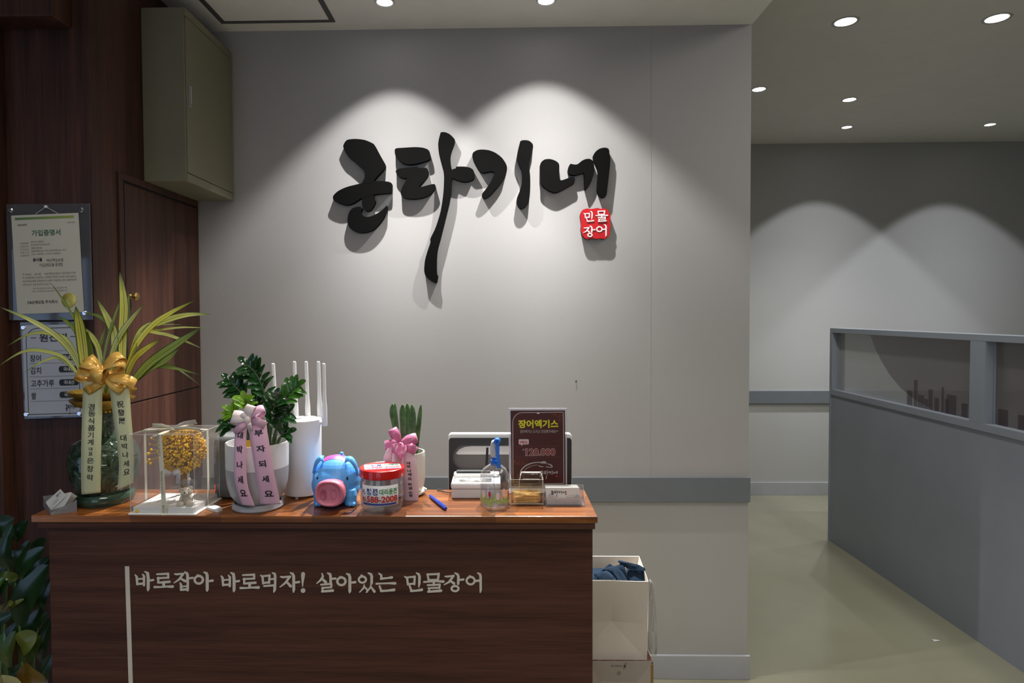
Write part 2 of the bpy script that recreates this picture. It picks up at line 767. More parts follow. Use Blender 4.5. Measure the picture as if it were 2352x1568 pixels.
M = {}
M['wall'] = wallpaper('grey_wallpaper', (0.41, 0.395, 0.388, 1))
M['wallf'] = wallpaper('grey_wallpaper_hall', (0.46, 0.455, 0.45, 1))
M['ceil'] = plain('ceiling_paint', (0.77, 0.75, 0.71, 1), rough=0.85, bump=0.05, bscale=400, var=0.02)
M['rail'] = plain('grey_rail_paint', (0.165, 0.18, 0.20, 1), rough=0.45, var=0.03)
M['base'] = plain('light_grey_skirting', (0.42, 0.43, 0.46, 1), rough=0.4, var=0.03)
M['partition'] = plain('slate_grey_panel', (0.30, 0.33, 0.385, 1), rough=0.5, var=0.05, vscale=3, bump=0.03, bscale=500)
M['wood'] = wood('dark_red_wood_panel', (0.030, 0.0125, 0.0090, 1), (0.054, 0.0215, 0.0145, 1), (0.085, 0.034, 0.022, 1), axis='Z', scale=0.8, rough=0.5, spec=0.3)
M['counterwood'] = wood('dark_walnut_laminate', (0.050, 0.0200, 0.0135, 1), (0.080, 0.0315, 0.0205, 1), (0.112, 0.046, 0.029, 1), axis='X', scale=1.1, rough=0.5, spec=0.2)
M['ledge'] = wood('finger_jointed_oiled_wood', (0.11, 0.030, 0.007, 1), (0.215, 0.068, 0.013, 1), (0.38, 0.14, 0.028, 1), axis='X', scale=1.0, rough=0.3, coat=0.35, planks=(0.21, 0.045))
M['chrome'] = plain('chrome', (0.7, 0.7, 0.7, 1), rough=0.15, metal=1.0, var=0.02)
M['brass'] = plain('aged_brass', (0.42, 0.28, 0.10, 1), rough=0.35, metal=1.0)
M['black'] = plain('black_plastic', (0.012, 0.012, 0.013, 1), rough=0.4)
M['white'] = plain('white_plastic', (0.74, 0.74, 0.73, 1), rough=0.35, var=0.02)
M['dark'] = plain('dark_gap', (0.01, 0.008, 0.007, 1), rough=0.8)
M['clear'] = clear('clear_acrylic')


def floor_mat():
    m, nt, p, out = nmat('olive_epoxy_floor')
    L = nt.links.new
    tc = N(nt, 'ShaderNodeTexCoord')
    n1 = N(nt, 'ShaderNodeTexNoise', Scale=1.6, Detail=4.0)
    L(tc.outputs['Object'], n1.inputs['Vector'])
    r = ramp(nt, [(0.3, (0.245, 0.235, 0.165, 1)), (0.7, (0.30, 0.29, 0.21, 1))])
    L(n1.outputs['Fac'], r.inputs['Fac'])
    L(r.outputs['Color'], p.inputs['Base Color'])
    n2 = N(nt, 'ShaderNodeTexNoise', Scale=5.0, Detail=3.0)
    L(tc.outputs['Object'], n2.inputs['Vector'])
    rr = ramp(nt, [(0.3, (0.14, 0.14, 0.14, 1)), (0.7, (0.24, 0.24, 0.24, 1))])
    L(n2.outputs['Fac'], rr.inputs['Fac'])
    L(rr.outputs['Color'], p.inputs['Roughness'])
    b = N(nt, 'ShaderNodeBump', Strength=0.03, Distance=0.02)
    L(n2.outputs['Fac'], b.inputs['Height'])
    L(b.outputs['Normal'], p.inputs['Normal'])
    return m


M['floor'] = floor_mat()

# ================================================================= shell
DW, XC, XL, ZC, ZH, DF = 2.56, 0.993, -1.189, 2.578, 2.79, 5.18
YR = -3.5
XR = 6.2
struct('floor', G().box((-3.2, YR, -0.05), (XR, DF + 0.1, 0)), M['floor'])
# low ceiling over the counter, higher ceiling over the hall: one continuous plaster ceiling with a step
g = G()
g.box((-3.2, YR, ZC), (XC, DW + 0.3, ZC + 0.4))
g.box((XC, YR, ZH), (XR, DF + 0.1, ZH + 0.19))
g.box((-3.2, DW + 0.3, ZH), (XC, DF + 0.1, ZH + 0.19))
struct('ceiling', g, M['ceil'])
# the sign wall: a thick block that ends at the passage
g = G().box((XL, DW, 0), (XC, DW + 0.3, ZC + 0.3))
struct('wall_back', g, M['wall'])
# faint vertical seam of the paper
struct('trim_1', G().box((0.6055, DW - 0.0007, 0.81), (0.6065, DW + 0.001, ZC)), M['wall'])
struct('trim_2', G().box((XL, DW - 0.014, 0.712), (XC + 0.003, DW, 0.811)), M['rail'], bevel=0.002)
struct('baseboard_back', G().box((XL, DW - 0.012, 0.0), (XC + 0.008, DW, 0.096)), M['base'], bevel=0.002)
struct('wall_far', G().box((-3.2, DF, 0), (XR, DF + 0.1, ZH + 0.1)), M['wallf'])
struct('trim_3', G().box((XC, DF - 0.016, 0.735), (XR, DF, 0.837)), M['rail'], bevel=0.002)
struct('baseboard_far', G().box((XC, DF - 0.012, 0), (XR, DF, 0.103)), M['base'], bevel=0.002)
struct('wall_right', G().box((XR, YR, 0), (XR + 0.1, DF + 0.1, ZH + 0.1)), M['wallf'])
struct('wall_rear', G().box((-3.2, YR - 0.1, 0), (XR, YR, ZH + 0.1)), M['wallf'])
struct('wall_outer', G().box((-3.3, YR, 0), (-3.2, DF + 0.1, ZH + 0.1)), M['wood'])

# wood-panelled corner block on the left
XF = at(22, 600, Y=1.883).x
g = G()
g.box((-3.2, 1.883, 0), (XL, DW + 0.3, ZC))
struct('wall_left', g, M['wood'])
g = G().box((-3.2, 1.835, 0), (XF, 1.883, ZC))
struct('trim_4', g, M['wood'], bevel=0.003)
a = at(120, 36, Y=1.80)
struct('trim_5', G().box((-3.2, 1.80, a.z), (a.x, 1.883, ZC)), M['wood'], bevel=0.003)

# flush wooden door in the left wall (its face looks along +x)
d0, d1 = 2.012, DW - 0.02
zt = 1.911
dr = bpy.data.objects.new('door_1', None)
COL.objects.link(dr)
dr.location = (XL, d0, 0)
dr['kind'] = 'structure'
g = G()
g.box((XL, d0, 0), (XL + 0.008, d0 + 0.022, zt - 0.022))
g.box((XL, d0, zt - 0.022), (XL + 0.008, d1, zt))
struct('door_frame', g, M['wood'], dr, bevel=0.0015)
struct('door_gap', G().box((XL, d0 + 0.022, 0), (XL + 0.001, d1, zt - 0.022)), M['dark'], dr)
struct('door_leaf', G().box((XL, d0 + 0.030, 1.178), (XL + 0.005, d1, zt - 0.030)), M['wood'], dr, bevel=0.001)
struct('door_leaf', G().box((XL, d0 + 0.030, 0.01), (XL + 0.005, d1, 1.173)), M['wood'], dr, bevel=0.001)
k = at(310, 681, X=XL + 0.02)
struct('door_knob', G().lathe([(0.0, 0), (0.009, 0.0), (0.009, 0.003), (0.004, 0.006), (0.004, 0.014), (0.012, 0.018), (0.014, 0.022), (0.011, 0.027), (0.0, 0.029)], (XL + 0.004, k.y, k.z), n=24, axis=(1, 0, 0), close=False), M['brass'], dr, smooth=True)

# shop window behind the camera (only its reflections show)
wn = bpy.data.objects.new('window_1', None)
COL.objects.link(wn)
wn.location = (-1.4, YR, 0.4)
wn['kind'] = 'structure'
g = G()
for x in (-2.4, -1.43, -0.46):
    g.box((x, YR, 0.4), (x + 0.06, YR + 0.05, 2.5))
for z in (0.4, 2.44):
    g.box((-2.4, YR, z), (-0.4, YR + 0.05, z + 0.06))
struct('window_frame', g, M['rail'], wn)
struct('window_pane', G().box((-2.4, YR, 0.4), (-0.4, YR + 0.01, 2.5)), plain('daylit_street_glass', (0.2, 0.25, 0.3, 1), rough=0.2, emit=((0.42, 0.60, 0.95, 1), 0.9)), wn)

# glazed shop entrance in the outer side wall: daylight that mirrors in the certificates and the glazed vase
en = bpy.data.objects.new('door_2', None)
COL.objects.link(en)
en.location = (-3.2, -1.1, 0)
en['kind'] = 'structure'
g = G()
for y in (-2.0, -1.28, -0.86, -0.26):
    g.box((-3.2, y, 0), (-3.16, y + 0.05, 2.2))
for z in (0.0, 0.9, 2.15):
    g.box((-3.2, -2.0, z), (-3.16, -0.21, z + 0.05))
struct('door_frame', g, M['rail'], en)
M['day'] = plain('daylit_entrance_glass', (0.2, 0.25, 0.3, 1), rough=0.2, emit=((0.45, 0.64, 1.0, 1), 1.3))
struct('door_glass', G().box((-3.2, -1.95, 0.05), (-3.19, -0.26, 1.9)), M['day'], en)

# ================================================================= downlights
M['lens'] = plain('lit_lamp_lens', (0.9, 0.9, 0.9, 1), emit=((1, 0.98, 0.95, 1), 14.0))
M['lampring'] = plain('white_lamp_ring', (0.45, 0.45, 0.44, 1), rough=0.5)


# wall-washing beam of the narrow spots: strong towards the wall's foot, weaker near the cut-off, spread sideways.
# (down / towards-wall ratio -> light reaching the wall)
BACKBEAM = 1.35
BEAM = [(0.0, 0.36), (0.10, 0.40), (0.15, 0.46), (0.20, 0.50), (0.28, 0.48), (0.36, 0.41), (0.44, 0.27), (0.52, 0.16), (0.60, 0.09), (0.68, 0.055), (0.80, 0.035), (1.0, 0.025)]


def beam_nodes(l, back):
    l.use_nodes = True
    nt = l.node_tree
    em = nt.nodes['Emission']
    K = nt.links.new
    ge = N(nt, 'ShaderNodeNewGeometry')
    sx = N(nt, 'ShaderNodeSeparateXYZ')
    K(ge.outputs['Incoming'], sx.inputs[0])

    def op(o, a, b=None):
        n = N(nt, 'ShaderNodeMath', operation=o)
        for i, v in enumerate((a, b)):
            if v is None:
                continue
            if isinstance(v, (int, float)):
                n.inputs[i].default_value = v
            else:
                K(v, n.inputs[i])
        return n.outputs[0]
    ax, ay, az = (op('ABSOLUTE', sx.outputs[i]) for i in range(3))
    ay = op('MAXIMUM', ay, 0.15)
    r = ramp(nt, [(p, (v, v, v, 1)) for p, v in BEAM])
    K(op('DIVIDE', op('DIVIDE', az, ay), 10.0), r.inputs['Fac'])
    lat = op('DIVIDE', 1.0, op('ADD', 1.0, op('POWER', op("DIVIDE", op("DIVIDE", ax, ay), 1.45), 2.0)))
    e = op('MULTIPLY', r.outputs['Color'], lat)
    e = op('MULTIPLY', op('DIVIDE', e, op('POWER', ay, 3.0)), 0.0288)
    # on the room side (away from the wall) the beam is an ordinary soft one
    neg = op('LESS_THAN', sx.outputs[1], 0.0)
    soft = N(nt, 'ShaderNodeMapRange', interpolation_type='SMOOTHSTEP')
    soft.inputs['From Min'].default_value = 0.70
    soft.inputs['From Max'].default_value = 0.93
    K(az, soft.inputs['Value'])
    e = op('ADD', op('MULTIPLY', e, op('SUBTRACT', 1.0, neg)), op('MULTIPLY', op('MULTIPLY', neg, soft.outputs[0]), back))
    K(e, em.inputs['Strength'])


def downlight(x, y, z, r, label, power, half, blend, col, grp, rad=0.012, beam=False):
    t = thing('downlight', label, 'ceiling light', (x, y, z), grp)
    obj('ring', G().lathe([(r, 0.0), (r * 1.28, 0.0), (r * 1.28, -0.002), (r * 1.2, -0.0035), (r, -0.0015)], (x, y, z), n=32, close=False), M['lampring'], t, smooth=True)
    obj('lens', G().lathe([(0.0, -0.0012), (r * 0.6, -0.0012), (r, -0.0008), (r, 0.0)], (x, y, z), n=32, close=False), M['lens'], t, smooth=True)
    l = bpy.data.lights.new('lamp_light', 'SPOT')
    l.energy, l.spot_size, l.spot_blend, l.shadow_soft_size, l.color = power, 2 * half, blend, rad, col
    if beam:
        beam_nodes(l, BACKBEAM if y < DW else 0.25)
    o = bpy.data.objects.new('lamp_light', l)
    o.parent = t
    o.location = (0, 0, -0.016)
    COL.objects.link(o)
    return t


WARM = (1.0, 0.985, 0.965)
grp = None
downlight(-0.398, 2.34, ZC, 0.028, 'ceiling spot above the left half of the black sign', WALL_SPOT, radians(47), 0.36, WARM, None, rad=0.008, beam=True)
downlight(0.180, 2.347, ZC, 0.028, 'ceiling spot above the right half of the black sign', WALL_SPOT * 1.05, radians(49.5), 0.36, WARM, None, rad=0.008, beam=True)
HC = (1.0, 0.99, 0.93)
downlight(1.603, 3.032, ZH, 0.045, 'larger ceiling spot at upper right, beside the sign wall corner', HALL_SPOT, radians(60), 0.6, HC, None, rad=0.04)
downlight(2.276, 3.018, ZH, 0.045, 'ceiling spot nearest the top right corner of the photo', HALL_SPOT, radians(60), 0.6, HC, None, rad=0.04)
downlight(1.567, 3.922, ZH, 0.036, 'ceiling spot right next to the sign wall edge', HALL_SPOT * 0.8, radians(55), 0.6, HC, None, rad=0.03)
downlight(2.214, 4.132, ZH, 0.036, 'middle of the three hall spots lined up one behind another', HALL_SPOT * 0.8, radians(55), 0.6, HC, None, rad=0.03)
downlight(2.523, 4.739, ZH, 0.032, 'small spot close to the far wall, above its left light cone', WALL_SPOT * 1.1, radians(46.5), 0.2, (0.94, 0.97, 1.0), None, rad=0.015, beam=True)
downlight(3.517, 4.711, ZH, 0.032, 'small spot close to the far wall, above its right light cone', WALL_SPOT * 1.1, radians(46.5), 0.2, (0.92, 0.96, 1.0), None, rad=0.015, beam=True)

# unseen downlights added to light the counter front and the goods on it
for i, (x, y, p_) in enumerate(((-0.95, 1.2, 0.8), (-0.25, 1.1, 1.0), (0.5, 1.2, 0.9))):
    downlight(x, y, ZC, 0.04, 'ceiling spot in front of the counter, unseen and added for light', ROOM_SPOT * p_, radians(62), 0.6, (1.0, 0.93, 0.83), 'added ceiling spots in front of the counter', rad=0.03)

# ceiling inspection panel with a dark metal rim
q = [at(507, 51, Z=ZC), at(770, 51, Z=ZC)]
x0, x1, y1 = -1.051, -0.613, 2.486
y0 = y1 - 0.45
t = thing('ceiling_panel', 'square inspection panel with dark metal rim in the ceiling, upper left', 'ceiling panel', ((x0 + x1) / 2, (y0 + y1) / 2, ZC))
g = G()
b = 0.018
for lo, hi in (((x0, y0), (x1, y0 + b)), ((x0, y1 - b), (x1, y1)), ((x0, y0 + b), (x0 + b, y1 - b)), ((x1 - b, y0 + b), (x1, y1 - b))):
    g.box((lo[0], lo[1], ZC - 0.004), (hi[0], hi[1], ZC + 0.001))
obj('rim', g, plain('dark_grey_metal_rim', (0.10, 0.10, 0.105, 1), rough=0.4, metal=0.3), t, bevel=0.001)
obj('leaf', G().box((x0 + b + 0.002, y0 + b + 0.002, ZC - 0.002), (x1 - b - 0.002, y1 - b - 0.002, ZC + 0.001)), M['ceil'], t)
# ================================================================= brush-script sign on the wall
M['signblack'] = plain('black_acrylic_letter', (0.0045, 0.0043, 0.0042, 1), rough=0.6, spec=0.04, bump=0.03, bscale=900)
S4 = lambda x, y: (740 + x / 3.2667, 270 + y / 3.2667)
SIGN = {
    'a': [
        [(155, 212), (172, 180), (190, 164), (250, 158), (320, 166), (375, 190), (392, 202), (430, 275), (476, 355), (470, 378), (440, 415), (400, 455), (382, 490), (292, 500), (318, 455), (320, 420), (312, 395), (280, 365), (240, 330), (205, 305), (186, 280), (166, 245)],
        [(78, 600), (85, 580), (120, 548), (180, 520), (260, 500), (320, 487), (380, 476), (440, 474), (500, 480), (525, 492), (522, 560), (500, 568), (440, 572), (385, 577), (330, 592), (290, 605), (240, 640), (200, 655), (165, 657), (115, 640), (85, 620)],
        [(298, 560), (386, 560), (386, 600), (402, 632), (385, 668), (360, 698), (335, 704), (310, 690), (297, 650)],
        [(281, 664), (303, 682), (287, 710), (300, 730), (325, 745), (360, 742), (400, 725), (440, 700), (470, 672), (486, 655), (489, 682), (470, 740), (445, 780), (410, 820), (375, 848), (330, 862), (280, 865), (230, 850), (200, 820), (188, 780), (192, 735), (205, 700), (230, 675)]],
    'b': [
        [(543, 230), (600, 226), (700, 220), (760, 225), (804, 243), (813, 303), (806, 315), (770, 330), (700, 348), (640, 352), (600, 340), (570, 315), (546, 282)],
        [(549, 400), (565, 384), (620, 375), (690, 369), (712, 365), (730, 378), (785, 375), (800, 408), (793, 440), (770, 470), (735, 505), (718, 526), (760, 515), (845, 493), (851, 522), (830, 560), (790, 590), (740, 605), (680, 612), (620, 605), (595, 590), (587, 560), (600, 520), (640, 452), (615, 457), (580, 447), (560, 425)],
        [(890, 107), (925, 108), (960, 125), (985, 150), (997, 166), (990, 200), (970, 250), (960, 290), (962, 340), (972, 392), (984, 384), (1004, 380), (1003, 366), (1060, 366), (1105, 372), (1135, 390), (1146, 440), (1135, 465), (1100, 480), (1060, 482), (1010, 470), (970, 448), (968, 560), (955, 640), (930, 740), (895, 880), (885, 920), (865, 990), (858, 1060), (858, 1170), (869, 1188), (866, 1210), (860, 1244), (830, 1235), (795, 1210), (770, 1180), (764, 1140), (770, 1070), (790, 1000), (814, 932), (808, 912), (850, 830), (885, 720), (900, 640), (912, 540), (915, 420), (895, 350), (875, 270), (869, 200), (874, 165), (883, 130)]],
    'c': [
        [(1125, 285), (1130, 262), (1160, 243), (1200, 238), (1250, 243), (1300, 262), (1350, 300), (1380, 345), (1389, 380), (1378, 430), (1350, 480), (1310, 530), (1270, 575), (1240, 600), (1215, 608), (1197, 590), (1200, 570), (1225, 540), (1260, 490), (1285, 440), (1295, 415), (1280, 402), (1240, 408), (1203, 416), (1180, 400), (1155, 365), (1132, 320)],
        [(1480, 200), (1487, 174), (1510, 168), (1550, 170), (1580, 195), (1584, 220), (1570, 280), (1555, 340), (1552, 380), (1561, 430), (1562, 520), (1557, 600), (1548, 640), (1520, 675), (1495, 684), (1470, 670), (1457, 630), (1462, 600), (1485, 545), (1498, 490), (1500, 440), (1498, 400), (1480, 360), (1462, 310), (1465, 260)]],
    'd': [
        [(1632, 360), (1645, 330), (1670, 312), (1710, 309), (1750, 322), (1779, 345), (1780, 390), (1776, 430), (1783, 468), (1800, 470), (1840, 455), (1870, 443), (1894, 445), (1898, 470), (1890, 495), (1860, 510), (1800, 545), (1765, 560), (1740, 563), (1700, 548), (1660, 520), (1640, 495), (1640, 430)],
        [(1842, 400), (1850, 365), (1862, 344), (1890, 352), (1918, 350), (1945, 325), (1975, 310), (2010, 308), (2035, 325), (2043, 370), (2038, 420), (2020, 480), (1995, 525), (1970, 552), (1968, 480), (1966, 412), (1945, 420), (1900, 432), (1870, 430), (1850, 420)],
        [(2035, 310), (2033, 285), (2050, 255), (2080, 232), (2120, 223), (2148, 230), (2156, 252), (2155, 275), (2163, 300), (2160, 360), (2150, 450), (2140, 530), (2135, 580), (2122, 598), (2100, 600), (2075, 580), (2063, 550), (2066, 490), (2072, 420), (2062, 360), (2045, 335)]],
}
SEALP = [(1935, 740), (1940, 715), (1955, 690), (1990, 680), (2010, 687), (2040, 682), (2065, 677), (2090, 685), (2120, 680), (2145, 692), (2152, 715), (2165, 735), (2163, 770), (2158, 790), (2168, 815), (2155, 840), (2160, 870), (2150, 895), (2120, 912), (2090, 905), (2060, 910), (2030, 905), (2000, 912), (1970, 905), (1955, 885), (1940, 845), (1945, 800)]
TSIGN = 0.021
c0 = at(1080, 480, Y=DW)
sg = thing('wall_sign', 'large black brush-script sign of four solid letters on the grey wall', 'sign', (c0.x, DW, c0.z))
for key in 'abcd':
    g = G()
    for k_, poly in enumerate(SIGN[key]):
        pp = chaikin([S4(*p) for p in poly], 2, 0.2)
        th_ = TSIGN - 0.0004 * k_
        g.prism([at(x, y, Y=DW - TSIGN) + V(0, TSIGN - 0.0005, 0) for x, y in pp], (0, -th_, 0))
    obj('letter', g, M['signblack'], sg, bevel=0.0006, segs=1)

c1 = at(1367, 513, Y=DW)
sl = thing('seal_sign', 'small red seal-shaped sign with white lettering below the black sign', 'sign', (c1.x, DW, c1.z))
pp = chaikin([S4(*p) for p in SEALP], 2, 0.2)
g = G().prism([at(x, y, Y=DW - 0.02) + V(0, 0.0195, 0) for x, y in pp], (0, -0.0165, 0))
obj('backing', g, M['signblack'], sl)
g = G().prism([at(x, y, Y=DW - 0.02) + V(0, 0.003, 0) for x, y in pp], (0, -0.003, 0))
obj('plate', g, plain('red_acrylic_plate', (0.50, 0.004, 0.010, 1), rough=0.35, var=0.03), sl)

# ------------------------------------------------- brush glyphs (strokes: x, y, width)
_A = lambda x, y: (280 + x / 5.2614, 1270 + y / 5.2614)
_B2 = lambda x, y: (700 + x / 3.36, 1270 + y / 3.36)
GA = {  # in the frame of _A
    'ba': [[(162, 262, 14), (180, 283, 26), (187, 375, 24)], [(252, 254, 14), (268, 275, 26), (268, 386, 24)], [(190, 312, 17), (262, 306, 17)], [(188, 371, 22), (266, 365, 22)],
           [(280, 222, 14), (312, 238, 32), (320, 300, 32), (320, 430, 31), (316, 450, 16)], [(335, 330, 20), (380, 322, 24)]],
    'ro': [[(424, 253, 18), (560, 248, 24)], [(560, 246, 24), (562, 297, 22)], [(432, 301, 20), (562, 294, 20)], [(440, 296, 24), (442, 352, 22)], [(438, 355, 20), (578, 344, 26)], [(505, 350, 30), (508, 402, 28)], [(396, 408, 24), (470, 408, 17), (540, 402, 19), (614, 402, 30)]],
    'jap': [[(640, 250, 16), (660, 254, 21), (748, 246, 20)], [(742, 250, 24), (690, 318, 23), (632, 357, 12)], [(712, 306, 20), (765, 336, 28)], [(760, 226, 14), (788, 242, 28), (795, 270, 30), (795, 345, 28)], [(803, 303, 18), (856, 296, 23)], [(706, 360, 16), (716, 378, 24), (716, 442, 24)], [(798, 350, 26), (796, 446, 26)], [(718, 402, 15), (792, 397, 15)], [(716, 440, 24), (794, 434, 24)]],
    'a': [['ring', 930, 320, 64, 60, 26], [(914, 262, 14), (932, 272, 22)], [(992, 228, 14), (1022, 240, 30), (1032, 270, 32), (1032, 440, 31), (1029, 456, 16)], [(1045, 337, 20), (1098, 330, 26)]],
    'meok': [[(1678, 266, 14), (1700, 285, 25), (1708, 366, 23)], [(1692, 277, 18), (1785, 269, 22)], [(1786, 266, 24), (1778, 360, 22)], [(1708, 360, 22), (1784, 350, 22)], [(1820, 236, 14), (1848, 248, 28), (1853, 280, 27), (1853, 368, 25)], [(1792, 314, 18), (1842, 309, 18)], [(1718, 396, 18), (1852, 386, 22)], [(1850, 380, 30), (1848, 440, 30), (1838, 466, 16)]],
    'ja': [[(1918, 282, 14), (1940, 290, 21), (2036, 281, 22)], [(2030, 284, 25), (1975, 358, 24), (1910, 409, 11)], [(1992, 345, 20), (2040, 398, 30)], [(2036, 236, 14), (2064, 248, 28), (2077, 275, 30), (2078, 440, 30), (2074, 468, 16)], [(2090, 355, 20), (2142, 346, 24)]],
    'bang': [[(2190, 250, 42), (2188, 290, 36), (2184, 360, 18), (2185, 402, 9)], [(2190, 450, 50)]],
}
GB = {  # in the frame of _B2
    'sal': [[(133, 156, 9), (141, 178, 16), (122, 208, 15), (92, 233, 7)], [(132, 194, 14), (162, 223, 20)], [(176, 152, 9), (195, 161, 18), (200, 180, 19), (200, 230, 17)], [(205, 198, 12), (237, 195, 15)], [(126, 242, 12), (206, 236, 14)], [(206, 235, 15), (205, 264, 13)], [(134, 267, 12), (205, 262, 12)], [(138, 265, 14), (138, 292, 13)], [(134, 294, 14), (218, 287, 17)]],
    'it': [['ring', 445, 203, 36, 32, 15], [(434, 168, 8), (444, 174, 13)], [(490, 152, 9), (510, 161, 18), (517, 178, 19), (516, 232, 17)], [(459, 244, 9), (456, 266, 14), (424, 300, 7)], [(466, 262, 10), (488, 290, 15), (482, 300, 7)], [(511, 240, 9), (509, 262, 14), (474, 301, 7)], [(512, 260, 10), (538, 295, 18)]],
    'neun': [[(572, 155, 9), (590, 168, 16), (592, 198, 15)], [(588, 196, 15), (640, 191, 12), (672, 186, 18)], [(553, 235, 13), (600, 233, 10), (650, 231, 12), (698, 232, 18)], [(578, 254, 14), (592, 292, 14)], [(588, 291, 15), (640, 288, 13), (690, 282, 19)]],
    'min': [[(772, 180, 9), (790, 193, 15), (796, 242, 14)], [(784, 187, 11), (848, 181, 13)], [(849, 179, 15), (846, 240, 14)], [(796, 239, 13), (848, 233, 13)], [(862, 152, 9), (879, 161, 17), (886, 178, 18), (884, 235, 17), (880, 262, 7)], [(810, 252, 13), (824, 290, 14)], [(820, 290, 15), (860, 288, 13), (904, 281, 18)]],
    'mul': [[(948, 163, 13), (956, 210, 14)], [(945, 163, 13), (1035, 160, 14)], [(1034, 158, 16), (1028, 208, 14)], [(955, 206, 12), (1030, 204, 12)], [(920, 221, 12), (970, 219, 10), (1020, 216, 12), (1070, 218, 18)], [(996, 220, 15), (996, 246, 14)], [(948, 246, 12), (1042, 241, 13)], [(1042, 240, 14), (1040, 268, 13)], [(955, 269, 12), (1040, 265, 12)], [(960, 268, 13), (960, 294, 13)], [(952, 296, 13), (1052, 288, 18)]],
    'jang': [[(1082, 178, 9), (1098, 180, 13), (1150, 174, 14)], [(1147, 175, 16), (1116, 220, 15), (1075, 243, 7)], [(1118, 208, 12), (1152, 233, 18)], [(1158, 152, 9), (1178, 161, 17), (1186, 178, 18), (1184, 235, 17)], [(1190, 206, 12), (1224, 202, 16)], ['ring', 1160, 272, 35, 28, 15]],
    'eo': [['ring', 1280, 211, 39, 37, 15], [(1270, 174, 8), (1282, 180, 13)], [(1316, 214, 15), (1346, 211, 15)], [(1334, 152, 9), (1352, 161, 17), (1357, 178, 18), (1358, 285, 16), (1354, 303, 7)]],
}


def glyph(g, strokes, tf, off):
    # every stroke a hair higher than the one before, as overlapping cut vinyl
    for i, s_ in enumerate(strokes):
        brush(g, s_, tf, Vector(off) * (1 + 0.12 * i))


def fit(src, box):
    """map a glyph's own coordinates into a pixel box"""
    def ext(it):
        if it[0] == 'ring':
            return [(it[1] - it[3], it[2] - it[4]), (it[1] + it[3], it[2] + it[4])]
        return [(x - w_ / 2, y - w_ / 2) for x, y, w_ in it] + [(x + w_ / 2, y + w_ / 2) for x, y, w_ in it]
    P = [p for it in src for p in ext(it)]
    x0, x1 = min(p[0] for p in P), max(p[0] for p in P)
    y0, y1 = min(p[1] for p in P), max(p[1] for p in P)
    return lambda x, y: (box[0] + (x - x0) / (x1 - x0) * (box[2] - box[0]), box[1] + (y - y0) / (y1 - y0) * (box[3] - box[1]))


g = G()
for k, bx in (('min', (1960, 700, 2040, 782)), ('mul', (2050, 695, 2145, 782)), ('jang', (1958, 810, 2050, 896)), ('eo', (2055, 800, 2135, 893))):
    f = fit(GB[k], bx)
    glyph(g, GB[k], lambda x, y, f=f: at(*S4(*f(x, y)), Y=DW - 0.0201), (0, -0.0012, 0))
obj('lettering', g, plain('white_sign_lettering', (0.8, 0.79, 0.78, 1), rough=0.4, var=0.01), sl)

# tiny nail left in the wall
n0 = at(1323, 875, Y=DW)
tag(obj('nail', G().lathe([(0.0016, 0), (0.0016, 0.004), (0.003, 0.004), (0.003, 0.005)], n0, n=12, axis=(0, -1, 0)), M['black'], loc=n0), 'single dark nail sticking out of the bare grey wall above the price stand', 'nail')

# ================================================================= meter cabinet high on the left wall
M['olive'] = plain('olive_beige_metal', (0.20, 0.185, 0.122, 1), rough=0.5, var=0.03)
M['olive2'] = plain('olive_beige_metal_door', (0.20, 0.185, 0.122, 1), rough=0.45, var=0.03)
x0, x1, y0, y1, z0, z1 = XL, -1.040, 2.168, 2.545, 1.911, 2.490
t = thing('meter_cabinet', 'olive beige steel wall cabinet hung high in the left corner', 'cabinet', (x0, y0, z0))
obj('body', G().box((x0, y0, z0), (x1 - 0.004, y1, z1)), M['olive'], t, bevel=0.002)
dm = 0.012
d = obj('door', G().box((x1 - 0.004, y0 + 0.004, z0 + 0.030), (x1 + 0.001, y1 - 0.006, z1 - 0.030)), M['olive2'], t, bevel=0.001)
obj('front_frame', G().box((x1 - 0.004, y0, z0), (x1, y1, z0 + 0.0275)), M['olive2'], t, bevel=0.001)
obj('front_frame', G().box((x1 - 0.004, y0, z1 - 0.0275), (x1, y1, z1)), M['olive2'], t, bevel=0.001)
h0 = at(437, 196, X=x1)
h1 = at(437, 248, X=x1)
h = obj('handle', G().box((x1 + 0.001, h0.y - 0.010, h1.z), (x1 + 0.003, h0.y + 0.008, h0.z)), M['chrome'], d, bevel=0.001)
obj('latch', G().box((x1 + 0.003, h0.y - 0.006, h1.z + 0.012), (x1 + 0.006, h0.y + 0.004, h0.z - 0.005)), M['chrome'], t, bevel=0.0015)

# ================================================================= two boards on the wood wall
FY = 1.883
M['paper'] = plain('certificate_paper', (0.50, 0.48, 0.40, 1), rough=0.7, var=0.02)
M['ink'] = plain('dark_ink', (0.02, 0.02, 0.022, 1), rough=0.6)
M['greyink'] = plain('grey_ink', (0.14, 0.14, 0.13, 1), rough=0.6)
M['greenink'] = plain('green_ink', (0.055, 0.13, 0.075, 1), rough=0.6)
M['frost'] = clear('smoky_acrylic_sheet', tint=(0.75, 0.75, 0.78, 1), refl=0.10, rough=0.05, haze=0.30, hazecol=(0.16, 0.16, 0.17, 1))


def standoffs(t, pts, Y, r=0.008, ln=0.022):
    for px, py in pts:
        p = at(px, py, Y=Y)
        p.y = Y + 0.018
        obj('standoff', G().lathe([(r * 0.7, 0), (r * 0.7, ln - 0.006), (r, ln - 0.006), (r, ln - 0.002), (r * 0.7, ln)], p, n=20, axis=(0, -1, 0)), M['chrome'], t, smooth=True)


